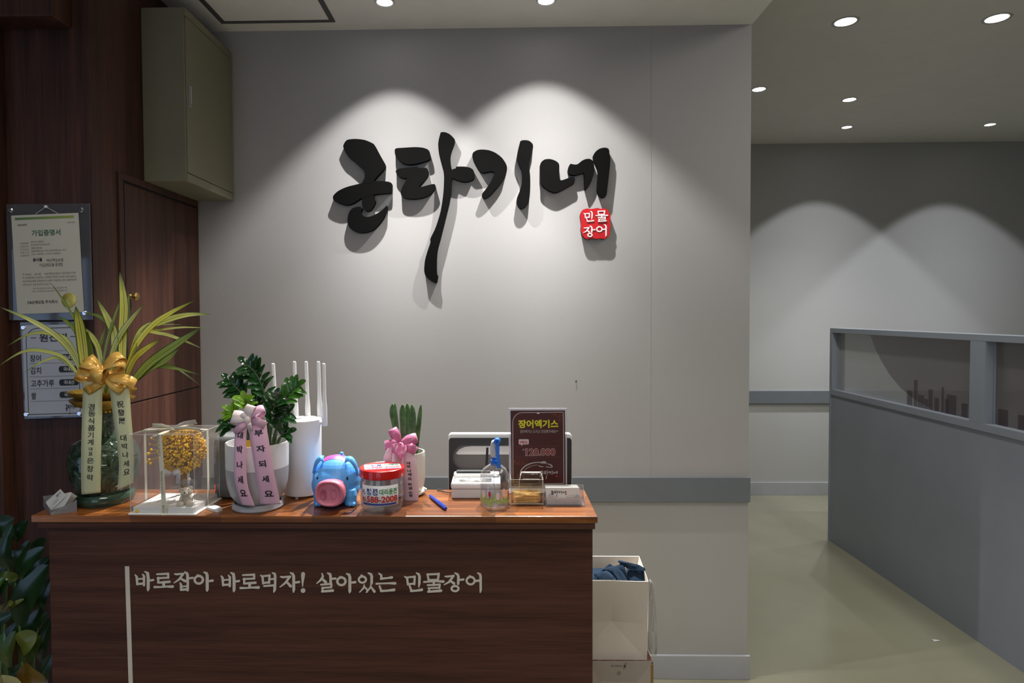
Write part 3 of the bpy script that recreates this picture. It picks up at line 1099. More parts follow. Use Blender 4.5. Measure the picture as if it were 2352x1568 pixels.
YB = FY - 0.018
qs = [at(14, 469, Y=YB), at(205, 467, Y=YB), at(212, 734, Y=YB), at(21, 735, Y=YB)]
t = thing('certificate_board', 'insurance certificate under a clear acrylic sheet on the wood wall', 'certificate', at(113, 600, Y=YB))
obj('acrylic_sheet', G().hexa(qs, (0, 0.004, 0)), M['frost'], t)
YP = YB - 0.0015
pq = [at(25.5, 495, Y=YP), at(180, 488.5, Y=YP), at(193, 716, Y=YP), at(40, 721, Y=YP)]
pf = quad_fn(*pq)
pa = obj('paper', G().hexa(pq, (0, 0.0006, 0)), M['paper'], t)
po = (0, -0.0006, 0)
pf2 = quad_fn(*pq, off=po)
g = G()
rect(g, pf2, 0.055, 0.024, 0.93, 0.047)


def strip_mat():
    m, nt, p, out = nmat('green_gradient_bar')
    tc = N(nt, 'ShaderNodeTexCoord')
    sx = N(nt, 'ShaderNodeSeparateXYZ')
    nt.links.new(tc.outputs['Object'], sx.inputs[0])
    mr = N(nt, 'ShaderNodeMapRange')
    mr.inputs['From Min'].default_value = -0.12
    mr.inputs['From Max'].default_value = 0.09
    nt.links.new(sx.outputs[0], mr.inputs[0])
    r = ramp(nt, [(0, (0.06, 0.15, 0.07, 1)), (1, (0.28, 0.33, 0.04, 1))])
    nt.links.new(mr.outputs[0], r.inputs['Fac'])
    nt.links.new(r.outputs[0], p.inputs['Base Color'])
    return m


obj('colour_bar', g, strip_mat(), pa)
g = G()
write(g, '가입증명서', pf2, (0.29, 0.155, 0.72, 0.218), 0.025)
obj('title', g, M['greenink'], pa)
def write_line(s_, fn, box, bold=0.0, m_='greyink', name='text_line', parent=pa):
    g = G()
    write(g, s_, fn, box, bold)
    return obj(name, g, M[m_], parent)


write_line('DB손해보험', pf2, (0.085, 0.088, 0.225, 0.11), 0.02)
write_line('참좋은 보험', pf2, (0.83, 0.085, 0.94, 0.102))
rows = [('가입업체명', '군타기네 민물장어', 0.46, 0.275), ('보 험 종 목', '음식물배상책임(일반)보험', 0.55, 0.306), ('증 권 번 호', '20251234136', 0.43, 0.337), ('보 험 기 간', '2025년09월15일  부터 2026년09월15일  까지', 0.78, 0.368), ('보상한도액', '1인당 1,000만원 / 1사고당 10,000만원', 0.70, 0.399)]
for a_, b_, e_, v_ in rows:
    write_line(a_, pf2, (0.105, v_ + 0.002, 0.232, v_ + 0.020))
    write_line(b_, pf2, (0.27, v_ - 0.010, e_, v_ + 0.010))
write_line('배상책임보험', pf2, (0.49, 0.450, 0.735, 0.483), 0.01)
write_line('가입업체임을 증명함.', pf2, (0.37, 0.495, 0.735, 0.530), 0.01)
write_line('위 업체는    음식물     배상책임보험에 가입하였으므로', pf2, (0.115, 0.590, 0.915, 0.612))
write_line('위 보험증목의 보상하는 손해로 인하여 타인에 대한 법률상', pf2, (0.115, 0.625, 0.915, 0.647))
write_line('배상책임손해를 입혔을때 위 업체가 부담하는 경우 보험약관에', pf2, (0.115, 0.660, 0.915, 0.682))
write_line('따라 당사가 이를 보상하여 드립니다.', pf2, (0.115, 0.695, 0.54, 0.717))
write_line('* 보험가입사실증명은 계약자 요청으로 발급되며 세부', pf2, (0.24, 0.740, 0.77, 0.756))
write_line('  내용은 보험증권 및 보험약관에 따라 결정됩니다.', pf2, (0.24, 0.768, 0.77, 0.784))
write_line('음식물', pf2, (0.285, 0.438, 0.425, 0.474), 0.03, 'ink')
write_line('DB손해보험 주식회사', pf2, (0.165, 0.868, 0.615, 0.905), 0.012, 'ink')
YS = YB - 0.004
sc_ = at(157, 689.5, Y=YS)
obj('gold_sticker', G().lathe([(0.0, 0.0008), (0.0205, 0.0008), (0.0215, 0.0)], sc_ + V(0, 0.0016, 0), n=40, axis=(0, -1, 0)), plain('gold_foil', (0.62, 0.52, 0.12, 1), rough=0.4, metal=0.6, var=0.2, vscale=60), pa, smooth=True)
standoffs(t, [(24, 483), (186, 482), (195, 719)], YB)
hk = at(106.5, 475, Y=YB)
obj('hook', G().lathe([(0.0042, 0), (0.0042, 0.004), (0.003, 0.006)], hk, n=16, axis=(0, -1, 0)), M['white'], t, smooth=True)
g = G()
for px, py in ((82, 491), (133, 490)):
    g.tube([hk + V(0, -0.003, 0), at(px, py, Y=YB - 0.002)], 0.0006, n=6)
obj('hanging_string', g, M['white'], t)

# lower board: places of origin
qs = [at(46, 740, Y=YB), at(190, 738, Y=YB), at(196, 957, Y=YB), at(56, 962, Y=YB)]
t = thing('origin_board', 'white ingredient origin board with black lettering below the certificate', 'notice board', at(120, 850, Y=YB))
obj('acrylic_sheet', G().hexa(qs, (0, 0.003, 0)), M['frost'], t)
YP = YB - 0.001
pq = [at(51, 747, Y=YP), at(185, 744, Y=YP), at(191, 953, Y=YP), at(58.5, 957, Y=YP)]
pf = quad_fn(*pq)
pl_ = obj('plate', G().hexa(pq, (0, 0.0008, 0)), plain('pale_printed_plate', (0.42, 0.44, 0.49, 1), rough=0.5, var=0.02), t)
pf2 = quad_fn(*pq, off=(0, -0.0008, 0))
g = G()
# thin border line with one round corner
bt = 0.010
arc = [(0.06 + 0.20 - 0.20 * cos(a), 0.035 + 0.13 - 0.13 * sin(a)) for a in [pi / 2 * i / 12 for i in range(13)]]
path = [(0.06, 0.975)] + arc + [(0.955, 0.035), (0.955, 0.975), (0.06, 0.975)]
for (u0, v0), (u1, v1) in zip(path[:-1], path[1:]):
    du, dv = u1 - u0, (v1 - v0) * 1.57
    L_ = sqrt(du * du + dv * dv)
    nx, ny = -dv / L_ * bt / 2, du / L_ * bt / 2 / 1.57
    g.add([pf2(u0 + nx, v0 + ny), pf2(u1 + nx, v1 + ny), pf2(u1 - nx, v1 - ny), pf2(u0 - nx, v0 - ny)], [(0, 1, 2, 3)])
obj('border_line', g, M['ink'], pl_)
write_line('원산지', pf2, (0.29, 0.095, 0.76, 0.185), 0.02, 'ink', 'heading', pl_)
g = G()
rect(g, pf2, 0.14, 0.135, 0.235, 0.142)
rect(g, pf2, 0.82, 0.130, 0.915, 0.137)
for v_ in (0.285, 0.417, 0.562, 0.695, 0.832):
    rect(g, pf2, 0.10, v_, 0.93, v_ + 0.0025)
obj('thin_rules', g, M['ink'], pl_)
for s_, u1, v_ in (('장어', 0.305, 0.325), ('김치', 0.30, 0.460), ('고추가루', 0.52, 0.600), ('쌀', 0.20, 0.735)):
    write_line(s_, pf2, (0.115, v_, u1, v_ + 0.075), 0.012, 'ink', 'lettering', pl_)
for v_ in (0.325, 0.455, 0.600, 0.735):
    g = G()
    pts = [(0.64 + 0.035 * cos(a), v_ + 0.034 + 0.034 * sin(a)) for a in [pi / 2 + pi * i / 8 for i in range(9)]] + [(0.91 + 0.035 * cos(a), v_ + 0.034 + 0.034 * sin(a)) for a in [-pi / 2 + pi * i / 8 for i in range(9)]]
    g.add([pf2(u, v) for u, v in pts], [tuple(range(len(pts)))])
    obj('black_pill', g, M['ink'], pl_)
pf3 = quad_fn(*pq, off=(0, -0.0014, 0))
for v_ in (0.325, 0.455, 0.600, 0.735):
    write_line('국내산', pf3, (0.69, v_ + 0.012, 0.87, v_ + 0.056), 0.01, 'white', 'pill_lettering', pl_)


def logo(g, fn, box, cut=1):
    """the shop's brush script, small, in a box of a surface"""
    P = [p for k in SIGN for poly in SIGN[k] for p in poly]
    a0, a1 = min(p[0] for p in P), max(p[0] for p in P)
    b0, b1 = min(p[1] for p in P), max(p[1] for p in P)
    for k in SIGN:
        for poly in SIGN[k]:
            pp = chaikin(poly, 1, 0.25)
            g.add([fn(box[0] + (x - a0) / (a1 - a0) * (box[2] - box[0]), box[1] + (y - b0) / (b1 - b0) * (box[3] - box[1])) for x, y in pp], [tuple(range(len(pp)))])


g = G()
logo(g, pf2, (0.70, 0.87, 0.90, 0.99))
obj('small_logo', g, M['ink'], pl_)
standoffs(t, [(54.5, 752), (61, 951), (183, 949), (181, 747)], YB)
# ================================================================= reception counter
YF, YBK, ZT = 1.455, 1.677, 1.0
LX0, LX1 = -1.077, 0.226
BY = 1.485
BX0, BX1 = at(113, 1260, Y=BY).x, at(1361, 1260, Y=BY).x
t = thing('reception_counter', 'dark wood reception counter with raised reddish ledge and cream slogan', 'counter', ((LX0 + LX1) / 2, BY, 0))
zu = at(700, 1200.5, Y=YF).z
obj('ledge', G().box((LX0, YF, zu), (LX1, YBK, ZT)), M['ledge'], t, bevel=0.0015)
zm = at(700, 1214, Y=YF + 0.008).z
obj('moulding', G().box((at(86, 1205, Y=YF + 0.008).x, YF + 0.008, zm), (at(1367, 1205, Y=YF + 0.008).x, YBK - 0.006, zu)), M['counterwood'], t, bevel=0.001)
obj('front_panel', G().box((BX0, BY, 0), (BX1, BY + 0.02, zm)), M['counterwood'], t)
g = G()
obj('side_panel', G().box((BX0, BY + 0.02, 0), (BX0 + 0.02, YBK, zm)), M['counterwood'], t)
obj('side_panel', G().box((BX1 - 0.02, BY + 0.02, 0), (BX1, YBK, zm)), M['counterwood'], t)
obj('back_panel', G().box((BX0 + 0.02, YBK - 0.02, 0.0), (BX1 - 0.02, YBK, zm)), M['counterwood'], t)
M['cream'] = plain('cream_vinyl', (0.72, 0.66, 0.56, 1), rough=0.55, var=0.03)
OFF = (0, -0.0006, 0)
A_ = lambda dx=0, dy=0: (lambda x, y: at(_A(x + dx, y + dy)[0], _A(x + dx, y + dy)[1], Y=BY))
B_ = lambda x, y: at(*_B2(x, y), Y=BY)
def a_far(x, y):
    return at(_A(x, y)[0] + 327.5, _A(x, y)[1] + 3.5, Y=BY)


# the slogan's four words, each letter a piece of cut vinyl
for word in ([(GA['ba'], A_()), (GA['ro'], A_()), (GA['jap'], A_()), (GA['a'], A_())],
             [(GA['ba'], A_(1037, 12)), (GA['ro'], A_(1038, 11)), (GA['meok'], A_()), (GA['ja'], A_()), (GA['bang'], A_())],
             [(GB['sal'], B_), (GA['a'], a_far), (GB['it'], B_), (GB['neun'], B_)],
             [(GB[k], B_) for k in ('min', 'mul', 'jang', 'eo')]):
    for strokes, tf in word:
        g = G()
        strokes = [(s_[:5] + [s_[5] * 1.1]) if s_[0] == 'ring' else [(x, y, w_ * 1.14) for x, y, w_ in s_] for s_ in strokes]
        glyph(g, strokes, tf, OFF)
        obj('slogan_letter', g, M['cream'], t)
s0, s1 = at(287, 1300, Y=BY), at(297, 1300, Y=BY)
b0, b1 = at(295.5, 1568, Y=BY), at(305.3, 1568, Y=BY)
dz = (s0.z - 0.30) / (s0.z - b0.z)
lo0 = s0 + (b0 - s0) * dz
lo1 = s1 + (b1 - s1) * dz
obj('stripe', G().hexa([s0, s1, lo1, lo0], OFF), M['cream'], t)
# ================================================================= goods on the ledge
ZL = ZT      # ledge height


def base_at(px, py):
    return at(px, py, Z=ZL)


def zat(px, py, Y):
    return at(px, py, Y=Y).z


def rpx(px, Y):
    """a radius of px pixels at depth Y, in metres"""
    return px * Y / FPX


# ---------------------------------------------------------------- potted orchid in a celadon vase
fr = base_at(243, 1168)
RT = 0.068
YV = fr.y + RT
CX = at(240, 1100, Y=YV).x
M['celadon'] = plain('dark_celadon_glaze', (0.035, 0.070, 0.045, 1), rough=0.10, coat=0.5, var=0.35, vscale=28)
M['celadon2'] = None


def celadon():
    m, nt, p, out = nmat('carved_celadon_glaze')
    L = nt.links.new
    tc = N(nt, 'ShaderNodeTexCoord')
    n1 = N(nt, 'ShaderNodeTexNoise', Scale=26.0, Detail=2.0, Distortion=2.5)
    L(tc.outputs['Object'], n1.inputs['Vector'])
    r = ramp(nt, [(0.35, (0.012, 0.026, 0.017, 1)), (0.6, (0.045, 0.075, 0.048, 1))])
    L(n1.outputs['Fac'], r.inputs['Fac'])
    L(r.outputs[0], p.inputs['Base Color'])
    p.inputs['Roughness'].default_value = 0.10
    p.inputs['Coat Weight'].default_value = 0.5
    w_ = N(nt, 'ShaderNodeTexWave', Scale=22.0, Distortion=16.0, Detail=2.0)
    w_.wave_type = 'RINGS'
    L(tc.outputs['Object'], w_.inputs['Vector'])
    b = N(nt, 'ShaderNodeBump', Strength=0.4, Distance=0.003)
    L(w_.outputs['Fac'], b.inputs['Height'])
    L(b.outputs['Normal'], p.inputs['Normal'])
    return m


M['celadon2'] = celadon()
M['goldglaze'] = plain('gold_lacquer', (0.42, 0.25, 0.03, 1), rough=0.3, metal=0.55, var=0.15, vscale=50)
to = thing('potted_orchid', 'yellow striped orchid in a dark green celadon vase with gold rim', 'potted plant', (CX, YV, ZL))
c = V(CX, YV, 0)
zz = lambda py: zat(240, py, YV)
obj('saucer', G().lathe([(0.045, ZL), (0.064, ZL), (0.068, ZL + 0.008), (0.0685, ZL + 0.018), (0.064, ZL + 0.026), (0.050, ZL + 0.028), (0.046, ZL + 0.020), (0.0, ZL + 0.019)], c, n=56, close=False), M['celadon'], to, smooth=True)
z0b = ZL + 0.0205
prof = [(0.040, z0b), (0.046, z0b + 0.006), (0.058, zz(1125)), (0.0745, zz(1095)), (0.0805, zz(1060)), (0.078, zz(1035)), (0.066, zz(1013)), (0.042, zz(1003)), (0.027, zz(998)), (0.0245, zz(985)), (0.0245, zz(945)), (0.028, zz(942)), (0.022, zz(941))]
obj('vase_body', G().lathe(prof, c, n=64, close=False), M['celadon2'], to, smooth=True)
g = G()
g.lathe([(0.028, zz(943)), (0.031, zz(940)), (0.034, zz(937)), (0.060, zz(928)), (0.071, zz(917)), (0.072, zz(914)), (0.066, zz(915)), (0.040, zz(924)), (0.030, zz(927))], c, n=48, close=False)
for i in range(22):
    a = 2 * pi * i / 22
    g.ball(c + V(0.0315 * cos(a), 0.0315 * sin(a), zz(942)), 0.0042, 8, 6)
obj('gold_dish', g, M['goldglaze'], to, smooth=True)
g = G()
rp = lambda a, h: 0.05 * abs(sin(a * 6))
g.lathe([(0.024, zz(925)), (0.030, zz(921)), (0.050, zz(915)), (0.068, zz(902)), (0.0735, zz(896)), (0.069, zz(896)), (0.048, zz(910)), (0.022, zz(918))], c, n=72, close=False, ripple=rp)
obj('lotus_collar', g, M['goldglaze'], to, smooth=True)


def stripe_leaf(name, edge, mid, n=3.0):
    m, nt, p, out = nmat(name)
    L = nt.links.new
    uv = N(nt, 'ShaderNodeUVMap')
    sx = N(nt, 'ShaderNodeSeparateXYZ')
    L(uv.outputs[0], sx.inputs[0])
    s1 = N(nt, 'ShaderNodeMath', operation='MULTIPLY_ADD')
    s1.inputs[1].default_value = 2.0
    s1.inputs[2].default_value = -1.0
    L(sx.outputs[0], s1.inputs[0])
    ab = N(nt, 'ShaderNodeMath', operation='ABSOLUTE')
    L(s1.outputs[0], ab.inputs[0])
    r = ramp(nt, [(0.0, edge), (0.04, edge), (0.09, mid), (0.37, mid), (0.42, edge), (0.47, mid), (0.74, mid), (0.86, edge)])
    L(ab.outputs[0], r.inputs['Fac'])
    # leaf tips turn plain green
    mx = N(nt, 'ShaderNodeMix', data_type='RGBA')
    r2 = ramp(nt, [(0.78, (0, 0, 0, 1)), (0.97, (1, 1, 1, 1))])
    L(sx.outputs[1], r2.inputs['Fac'])
    L(r2.outputs[0], mx.inputs[0])
    L(r.outputs[0], mx.inputs[6])
    mx.inputs[7].default_value = edge
    L(mx.outputs[2], p.inputs['Base Color'])
    p.inputs['Roughness'].default_value = 0.32
    return m


LM = [stripe_leaf('variegated_leaf_bright', (0.065, 0.13, 0.012, 1), (0.78, 0.70, 0.10, 1)),
      stripe_leaf('variegated_leaf_pale', (0.075, 0.13, 0.025, 1), (0.62, 0.62, 0.18, 1)),
      stripe_leaf('variegated_leaf_green', (0.035, 0.075, 0.014, 1), (0.22, 0.28, 0.07, 1))]
Z1 = lambda x, y: (x / 2.613, 600 + y / 2.613)
# (points in the crop, width, depth change towards the tip, material)
ORCH = [
    ([(735, 760), (738, 450), (745, 250), (719, 62)], 60, -0.02, 0),
    ([(520, 740), (500, 520), (480, 380), (455, 268)], 72, -0.05, 0),
    ([(625, 740), (596, 540), (560, 460), (508, 398)], 36, 0.02, 1),
    ([(520, 740), (430, 550), (330, 440), (180, 350), (3, 276)], 34, -0.06, 1),
    ([(520, 760), (400, 590), (260, 537), (130, 545), (-20, 636)], 24, 0.03, 1),
    ([(540, 740), (420, 490), (310, 436), (180, 436), (40, 510)], 24, 0.04, 1),
    ([(540, 770), (380, 592), (270, 595), (148, 664)], 18, 0.00, 1),
    ([(595, 760), (640, 500), (690, 330), (731, 213)], 20, 0.04, 2),
    ([(620, 760), (672, 560), (725, 440), (800, 335), (867, 256)], 40, -0.03, 1),
    ([(660, 760), (690, 480), (655, 360), (583, 228)], 50, 0.03, 1),
    ([(700, 760), (705, 490), (620, 345), (500, 306)], 30, 0.05, 2),
    ([(735, 760), (800, 540), (900, 400), (1020, 312), (1163, 238)], 42, -0.02, 0),
    ([(740, 760), (830, 440), (970, 365), (1120, 322), (1268, 318)], 42, 0.03, 1),
    ([(740, 760), (840, 450), (960, 412), (1100, 396), (1258, 401)], 16, 0.05, 1),
    ([(735, 760), (860, 420), (960, 380), (1090, 380)], 16, 0.07, 2),
    ([(735, 760), (800, 600), (870, 530), (965, 468)], 46, -0.05, 0),
    ([(760, 770), (890, 620), (1050, 505), (1207, 398)], 62, 0.01, 2),
    ([(750, 770), (890, 650), (1000, 590), (1075, 525)], 44, -0.01, 2),
    ([(740, 760), (830, 450), (960, 432), (1090, 470), (1218, 526)], 22, 0.02, 1),
    ([(750, 780), (900, 645), (1040, 640), (1203, 682)], 22, -0.02, 2),
    ([(745, 770), (900, 610), (1040, 630), (1207, 747)], 16, 0.03, 2),
    ([(560, 740), (470, 450), (410, 370), (348, 332)], 26, 0.05, 2),
    ([(560, 740), (500, 460), (410, 280), (305, 128)], 14, 0.06, 2),
    ([(690, 740), (760, 420), (772, 260), (772, 176)], 20, 0.05, 2),
    ([(590, 760), (548, 560), (525, 420)], 44, -0.02, 2),
    ([(640, 760), (600, 560), (612, 470), (640, 380)], 30, 0.00, 2),
    ([(680, 760), (690, 600), (725, 500), (722, 420)], 40, -0.01, 2),
]
for i, (pts, wd, dy, mi) in enumerate(ORCH):
    P = spline(pts, 7)
    n = len(P)
    gy = YV - 0.012 + 0.004 * (i % 7)
    g = G()
    p3 = [at(*Z1(x, y), Y=gy + dy * (k / (n - 1)) ** 1.3) for k, (x, y) in enumerate(P)]
    # the foot of every leaf stands in the vase mouth
    foot = V(CX + (p3[0].x - CX) * 0.15, YV + 0.008 * sin(i * 2.1), zz(935))
    p3 = [foot, foot.lerp(p3[0], 0.55)] + p3
    leaf(g, p3, rpx(wd / 2.613, YV), up=(0.05 * cos(i), -1, 0.35), fold=0.18,
         shape=lambda t: min(1, 0.45 + t * 1.4) * (1 if t < 0.62 else max(0.03, 1 - ((t - 0.62) / 0.38) ** 1.5)))
    obj('leaf', g, LM[mi], to, smooth=True, angle=80)

# golden bow and two cream ribbons with brush lettering
M['goldribbon'] = plain('gold_satin_ribbon', (0.80, 0.47, 0.10, 1), rough=0.3, metal=0.2, var=0.12, vscale=40)
M['creamribbon'] = plain('pale_yellow_ribbon', (0.62, 0.62, 0.36, 1), rough=0.5, var=0.03, sheen=0.2)
M['ribbonink'] = plain('black_ribbon_lettering', (0.012, 0.010, 0.010, 1), rough=0.5)
YRB = YV - 0.088
bc = at(*Z1(625, 700), Y=YRB)
tr = thing('ribbon_bow', 'golden bow with two pale yellow lettered ribbons on the celadon vase', 'ribbon', bc)
U = rpx(1 / 2.613, YRB)          # one crop pixel in metres
Zc = lambda x, y, Y=YRB: at(*Z1(x, y), Y=Y)
for ang, ln, wd, pf_, roll, (ox, oy), lift in ((128, 150, 66, 0.55, 25, (-5, -10), 0.0), (55, 165, 72, 0.55, -25, (15, -5), 0.0), (178, 165, 60, 0.55, 35, (0, -5), 0.004), (-10, 190, 66, 0.55, -35, (0, 5), 0.0),
                                             (160, 130, 62, 0.6, 40, (-5, -20), 0.012), (-35, 130, 60, 0.5, -30, (10, 10), 0.010), (90, 92, 78, 0.75, 0, (0, 30), 0.018), (20, 140, 60, 0.6, -40, (10, -25), 0.008)):
    g = G()
    bow_loop(g, bc + V(ox * U, 0, -oy * U), ang, ln * U, wd * U, pf_, roll=roll, lift=lift)
    obj('loop', g, M['goldribbon'], tr, smooth=True, solid=0.0004)
for (a_, b_, wd) in (((625, 715), (535, 775), 48), ((548, 755), (515, 785), 50), ((640, 715), (735, 745), 50)):
    g = G()
    band(g, [Zc(*a_, YRB - 0.006), Zc((a_[0] + b_[0]) / 2, (a_[1] + b_[1]) / 2 - 6, YRB - 0.012), Zc(*b_, YRB - 0.008)], wd * U)
    obj('bow_end', g, M['goldribbon'], tr, smooth=True, solid=0.0004)
L1 = Ribbon([(Z1(497, 725), Z1(620, 715), YRB + 0.004), (Z1(496, 800), Z1(614, 800), YRB - 0.002), (Z1(492, 950), Z1(612, 950), YRB - 0.006), (Z1(488, 1100), Z1(608, 1100), YRB - 0.008), (Z1(486, 1250), Z1(604, 1250), YRB - 0.004), (Z1(489, 1399), Z1(604, 1386), YRB + 0.004)], bow=0.002)
L2 = Ribbon([(Z1(645, 715), Z1(770, 725), YRB + 0.004), (Z1(662, 800), Z1(778, 790), YRB - 0.002), (Z1(682, 950), Z1(789, 950), YRB - 0.008), (Z1(703, 1090), Z1(799, 1080), YRB - 0.008), (Z1(714, 1230), Z1(804, 1215), YRB - 0.003), (Z1(704, 1374), Z1(800, 1330), YRB + 0.004)], bow=0.002)
for rb, chars in ((L1, [('경', 553, 873, 38, 44), ('동', 555, 913, 44, 40), ('식', 551, 955, 36, 42), ('품', 553, 998, 44, 40), ('기', 548, 1042, 34, 42), ('계', 547, 1083, 36, 40), ('대', 548, 1124, 22, 24), ('표', 548, 1152, 26, 24), ('은', 546, 1195, 42, 38), ('창', 545, 1243, 40, 44), ('락', 545, 1296, 38, 42)]),
                  (L2, [('祝', 725, 857, 42, 46), ('發', 731, 907, 42, 46), ('展', 736, 958, 42, 46), ('대', 744, 1058, 36, 44), ('박', 752, 1108, 36, 42), ('나', 757, 1160, 36, 40), ('세', 761, 1212, 34, 42), ('요', 764, 1263, 38, 38)])):
    tl = obj('tail', rb.geo(), M['creamribbon'], tr, smooth=True, solid=0.0004)
    for part_ in ((chars[:6], chars[6:8], chars[8:]) if rb is L1 else (chars[:3], chars[3:])):
        g = G()
        for ch, x, y, sx, sy in part_:
            rb.char(g, ch, *Z1(x, y), sx / 2.613, sy / 2.613, bold=0.012)
        obj('lettering', g, M['ribbonink'], tl)

# ---------------------------------------------------------------- card holder, far left, with cards
M['frostplastic'] = clear('milky_plastic', tint=(0.9, 0.9, 0.92, 1), refl=0.07, haze=0.20, hazecol=(0.60, 0.62, 0.64, 1))
M['card'] = plain('white_card', (0.62, 0.61, 0.58, 1), rough=0.6, var=0.02)
ZK = lambda x, y: (80 + x / 17.42, 1110 + y / 17.42)
A = base_at(*ZK(625, 1280))
B = base_at(*ZK(1690, 1110))
D = base_at(*ZK(335, 935))
Dv = (D - A)
Dv = Vector((Dv.x, max(Dv.y, 0.035), 0)) if Dv.y < 0.035 else Dv
Bv = B - A
Bv = Vector((Bv.x, Bv.y, 0))
hL = 0.0255
th = 0.0018
t = thing('card_holder', 'small milky card holder at the left end of the counter ledge', 'card holder', A)
un, dn = Bv.normalized(), Dv.normalized()
up = V(0, 0, 1)
A0 = A.copy(); A0.z = ZL
g = G()
g.hexa([A0, A0 + Bv, A0 + Bv + Dv, A0 + Dv], up * th)
obj('bottom', g, M['frostplastic'], t)
obj('back_wall', G().hexa([A0 + Dv, A0 + Bv + Dv, A0 + Bv + Dv + up * 0.026, A0 + Dv + up * 0.026], -dn * th), M['frostplastic'], t)
obj('side_wall', G().hexa([A0, A0 + Dv, A0 + Dv + up * 0.026, A0 + up * 0.014], un * th), M['frostplastic'], t)
obj('side_wall', G().hexa([A0 + Bv, A0 + Bv + Dv, A0 + Bv + Dv + up * 0.026, A0 + Bv + up * 0.026], -un * th), M['frostplastic'], t)
obj('front_wall', G().hexa([A0, A0 + Bv, A0 + Bv + up * 0.026, A0 + up * 0.006], dn * th), M['frostplastic'], t)
# cards leaning diagonally inside: the front printed one and the pack behind it
pk0, pk1 = ZK(430, 755), ZK(1020, 225)
yA = A0.y + 0.010
c_tl, c_tr = at(*ZK(1020, 222), Y=yA + 0.006), at(*ZK(1262, 490), Y=yA + 0.002)
c_bl, c_br = at(*ZK(520, 690), Y=yA + 0.006), at(*ZK(640, 1085), Y=yA)
grpc = 'plain cards packed in the left holder'


def card(q, off, label, grp, text=None, name='business_card'):
    ctr = sum((Vector(x) for x in q), Vector()) / 4
    o = obj(name, G().hexa(q, off), M['card'], loc=ctr)
    tag(o, label, 'business card', grp)
    return o


cq = [at(*ZK(1018, 222), Y=yA + 0.004), at(*ZK(1265, 490), Y=yA + 0.004), at(*ZK(640, 1090), Y=yA + 0.004), at(*ZK(430, 750), Y=yA + 0.004)]
nrm = (cq[1] - cq[0]).cross(cq[3] - cq[0]).normalized()
co = card(cq, (0, 0.0003, 0), 'single printed card leaning to the left in the small holder beside the vase', None)
pf = quad_fn(*cq, off=(0, -0.0006, 0))
pfr = lambda u, v: pf(v, 1 - u)
g = G()
logo(g, pfr, (0.62, 0.20, 0.92, 0.55))
for k_, (u0, u1) in enumerate(((0.28, 0.62), (0.22, 0.58))):
    rect(g, pfr, u0, 0.55 + 0.16 * k_, u1, 0.575 + 0.16 * k_)
obj('lettering', g, M['ink'], co)
ncard = 9
for k_ in range(ncard):
    f = k_ / (ncard - 1)
    sh = V(0.0022, 0.0, -0.0002) * 0
    # the pack is tilted the same way, its long edges towards the viewer
    q = [at(1180 / 17.42 + 80 + f * 14, 1110 + (400 - 60 * f) / 17.42, Y=yA + 0.008 + 0.003 * k_), at(80 + (1500 + 220 * min(1, f * 0.9)) / 17.42, 1110 + (380 + 130 * f) / 17.42, Y=yA + 0.008 + 0.003 * k_),
         at(80 + (1180 + 60 * f) / 17.42, 1110 + (900 + 110 * f) / 17.42, Y=yA + 0.006 + 0.002 * k_), at(80 + (660 + 70 * f) / 17.42, 1110 + (1080 + 60 * f) / 17.42, Y=yA + 0.006 + 0.002 * k_)]
    card(q, (0, 0.0004, 0), 'plain card edge in the tilted pack inside the small left holder', grpc)

# ---------------------------------------------------------------- clear gift box with dried flowers and bear
ZB = lambda x, y: (280 + x / 6.03, 940 + y / 6.03)
A = base_at(*ZB(120, 1455)); B = base_at(*ZB(1010, 1462)); Cc = base_at(*ZB(1310, 1235))
A.z = B.z = Cc.z = ZL
u_ = (B - A); u_.normalize()
v_ = V(-u_.y, u_.x, 0)
WB = (B - A).length
DBX = 0.125
sk = V(0.0, 1, 0)
P0, P1 = A, B
P2, P3 = B + V(0.004, DBX, 0), A + V(0.004, DBX, 0)
HB = zat(300, 998, A.y) - ZL
t = thing('gift_box', 'clear plastic gift box tied with a printed cream ribbon', 'gift box', (A + Cc) / 2)
M['boxclear'] = clear('clear_box_film', refl=0.05, haze=0.04, hazecol=(0.7, 0.72, 0.75, 1))
M['whiteboard'] = plain('white_card_base', (0.78, 0.77, 0.74, 1), rough=0.6, var=0.02)
ex = 0.004
tray = [P0 + V(-ex, -ex, 0), P1 + V(ex, -ex, 0), P2 + V(ex, ex, 0), P3 + V(-ex, ex, 0)]
obj('base_tray', G().hexa(tray, up * 0.0035), M['whiteboard'], t, bevel=0.001)
ins = [P0 + V(.004, .004, 0.0035), P1 + V(-.004, .004, 0.0035), P2 + V(-.004, -.004, 0.0035), P3 + V(.004, -.004, 0.0035)]
obj('base_block', G().hexa(ins, up * 0.0125), M['whiteboard'], t, bevel=0.0008)
zb = 0.0036
zt_ = HB
fl = 0.0008
for nm, a_, b_, nv in (('front_wall', P0, P1, V(0, 1, 0)), ('side_wall', P1, P2, V(-1, 0, 0)), ('back_wall', P2, P3, V(0, -1, 0)), ('side_wall', P3, P0, V(1, 0, 0))):
    obj(nm, G().hexa([a_ + up * zb, b_ + up * zb, b_ + up * zt_, a_ + up * zt_], nv * fl), M['boxclear'], t)
obj('lid', G().hexa([P0 + up * zt_, P1 + up * zt_, P2 + up * zt_, P3 + up * zt_], up * fl), M['boxclear'], t)
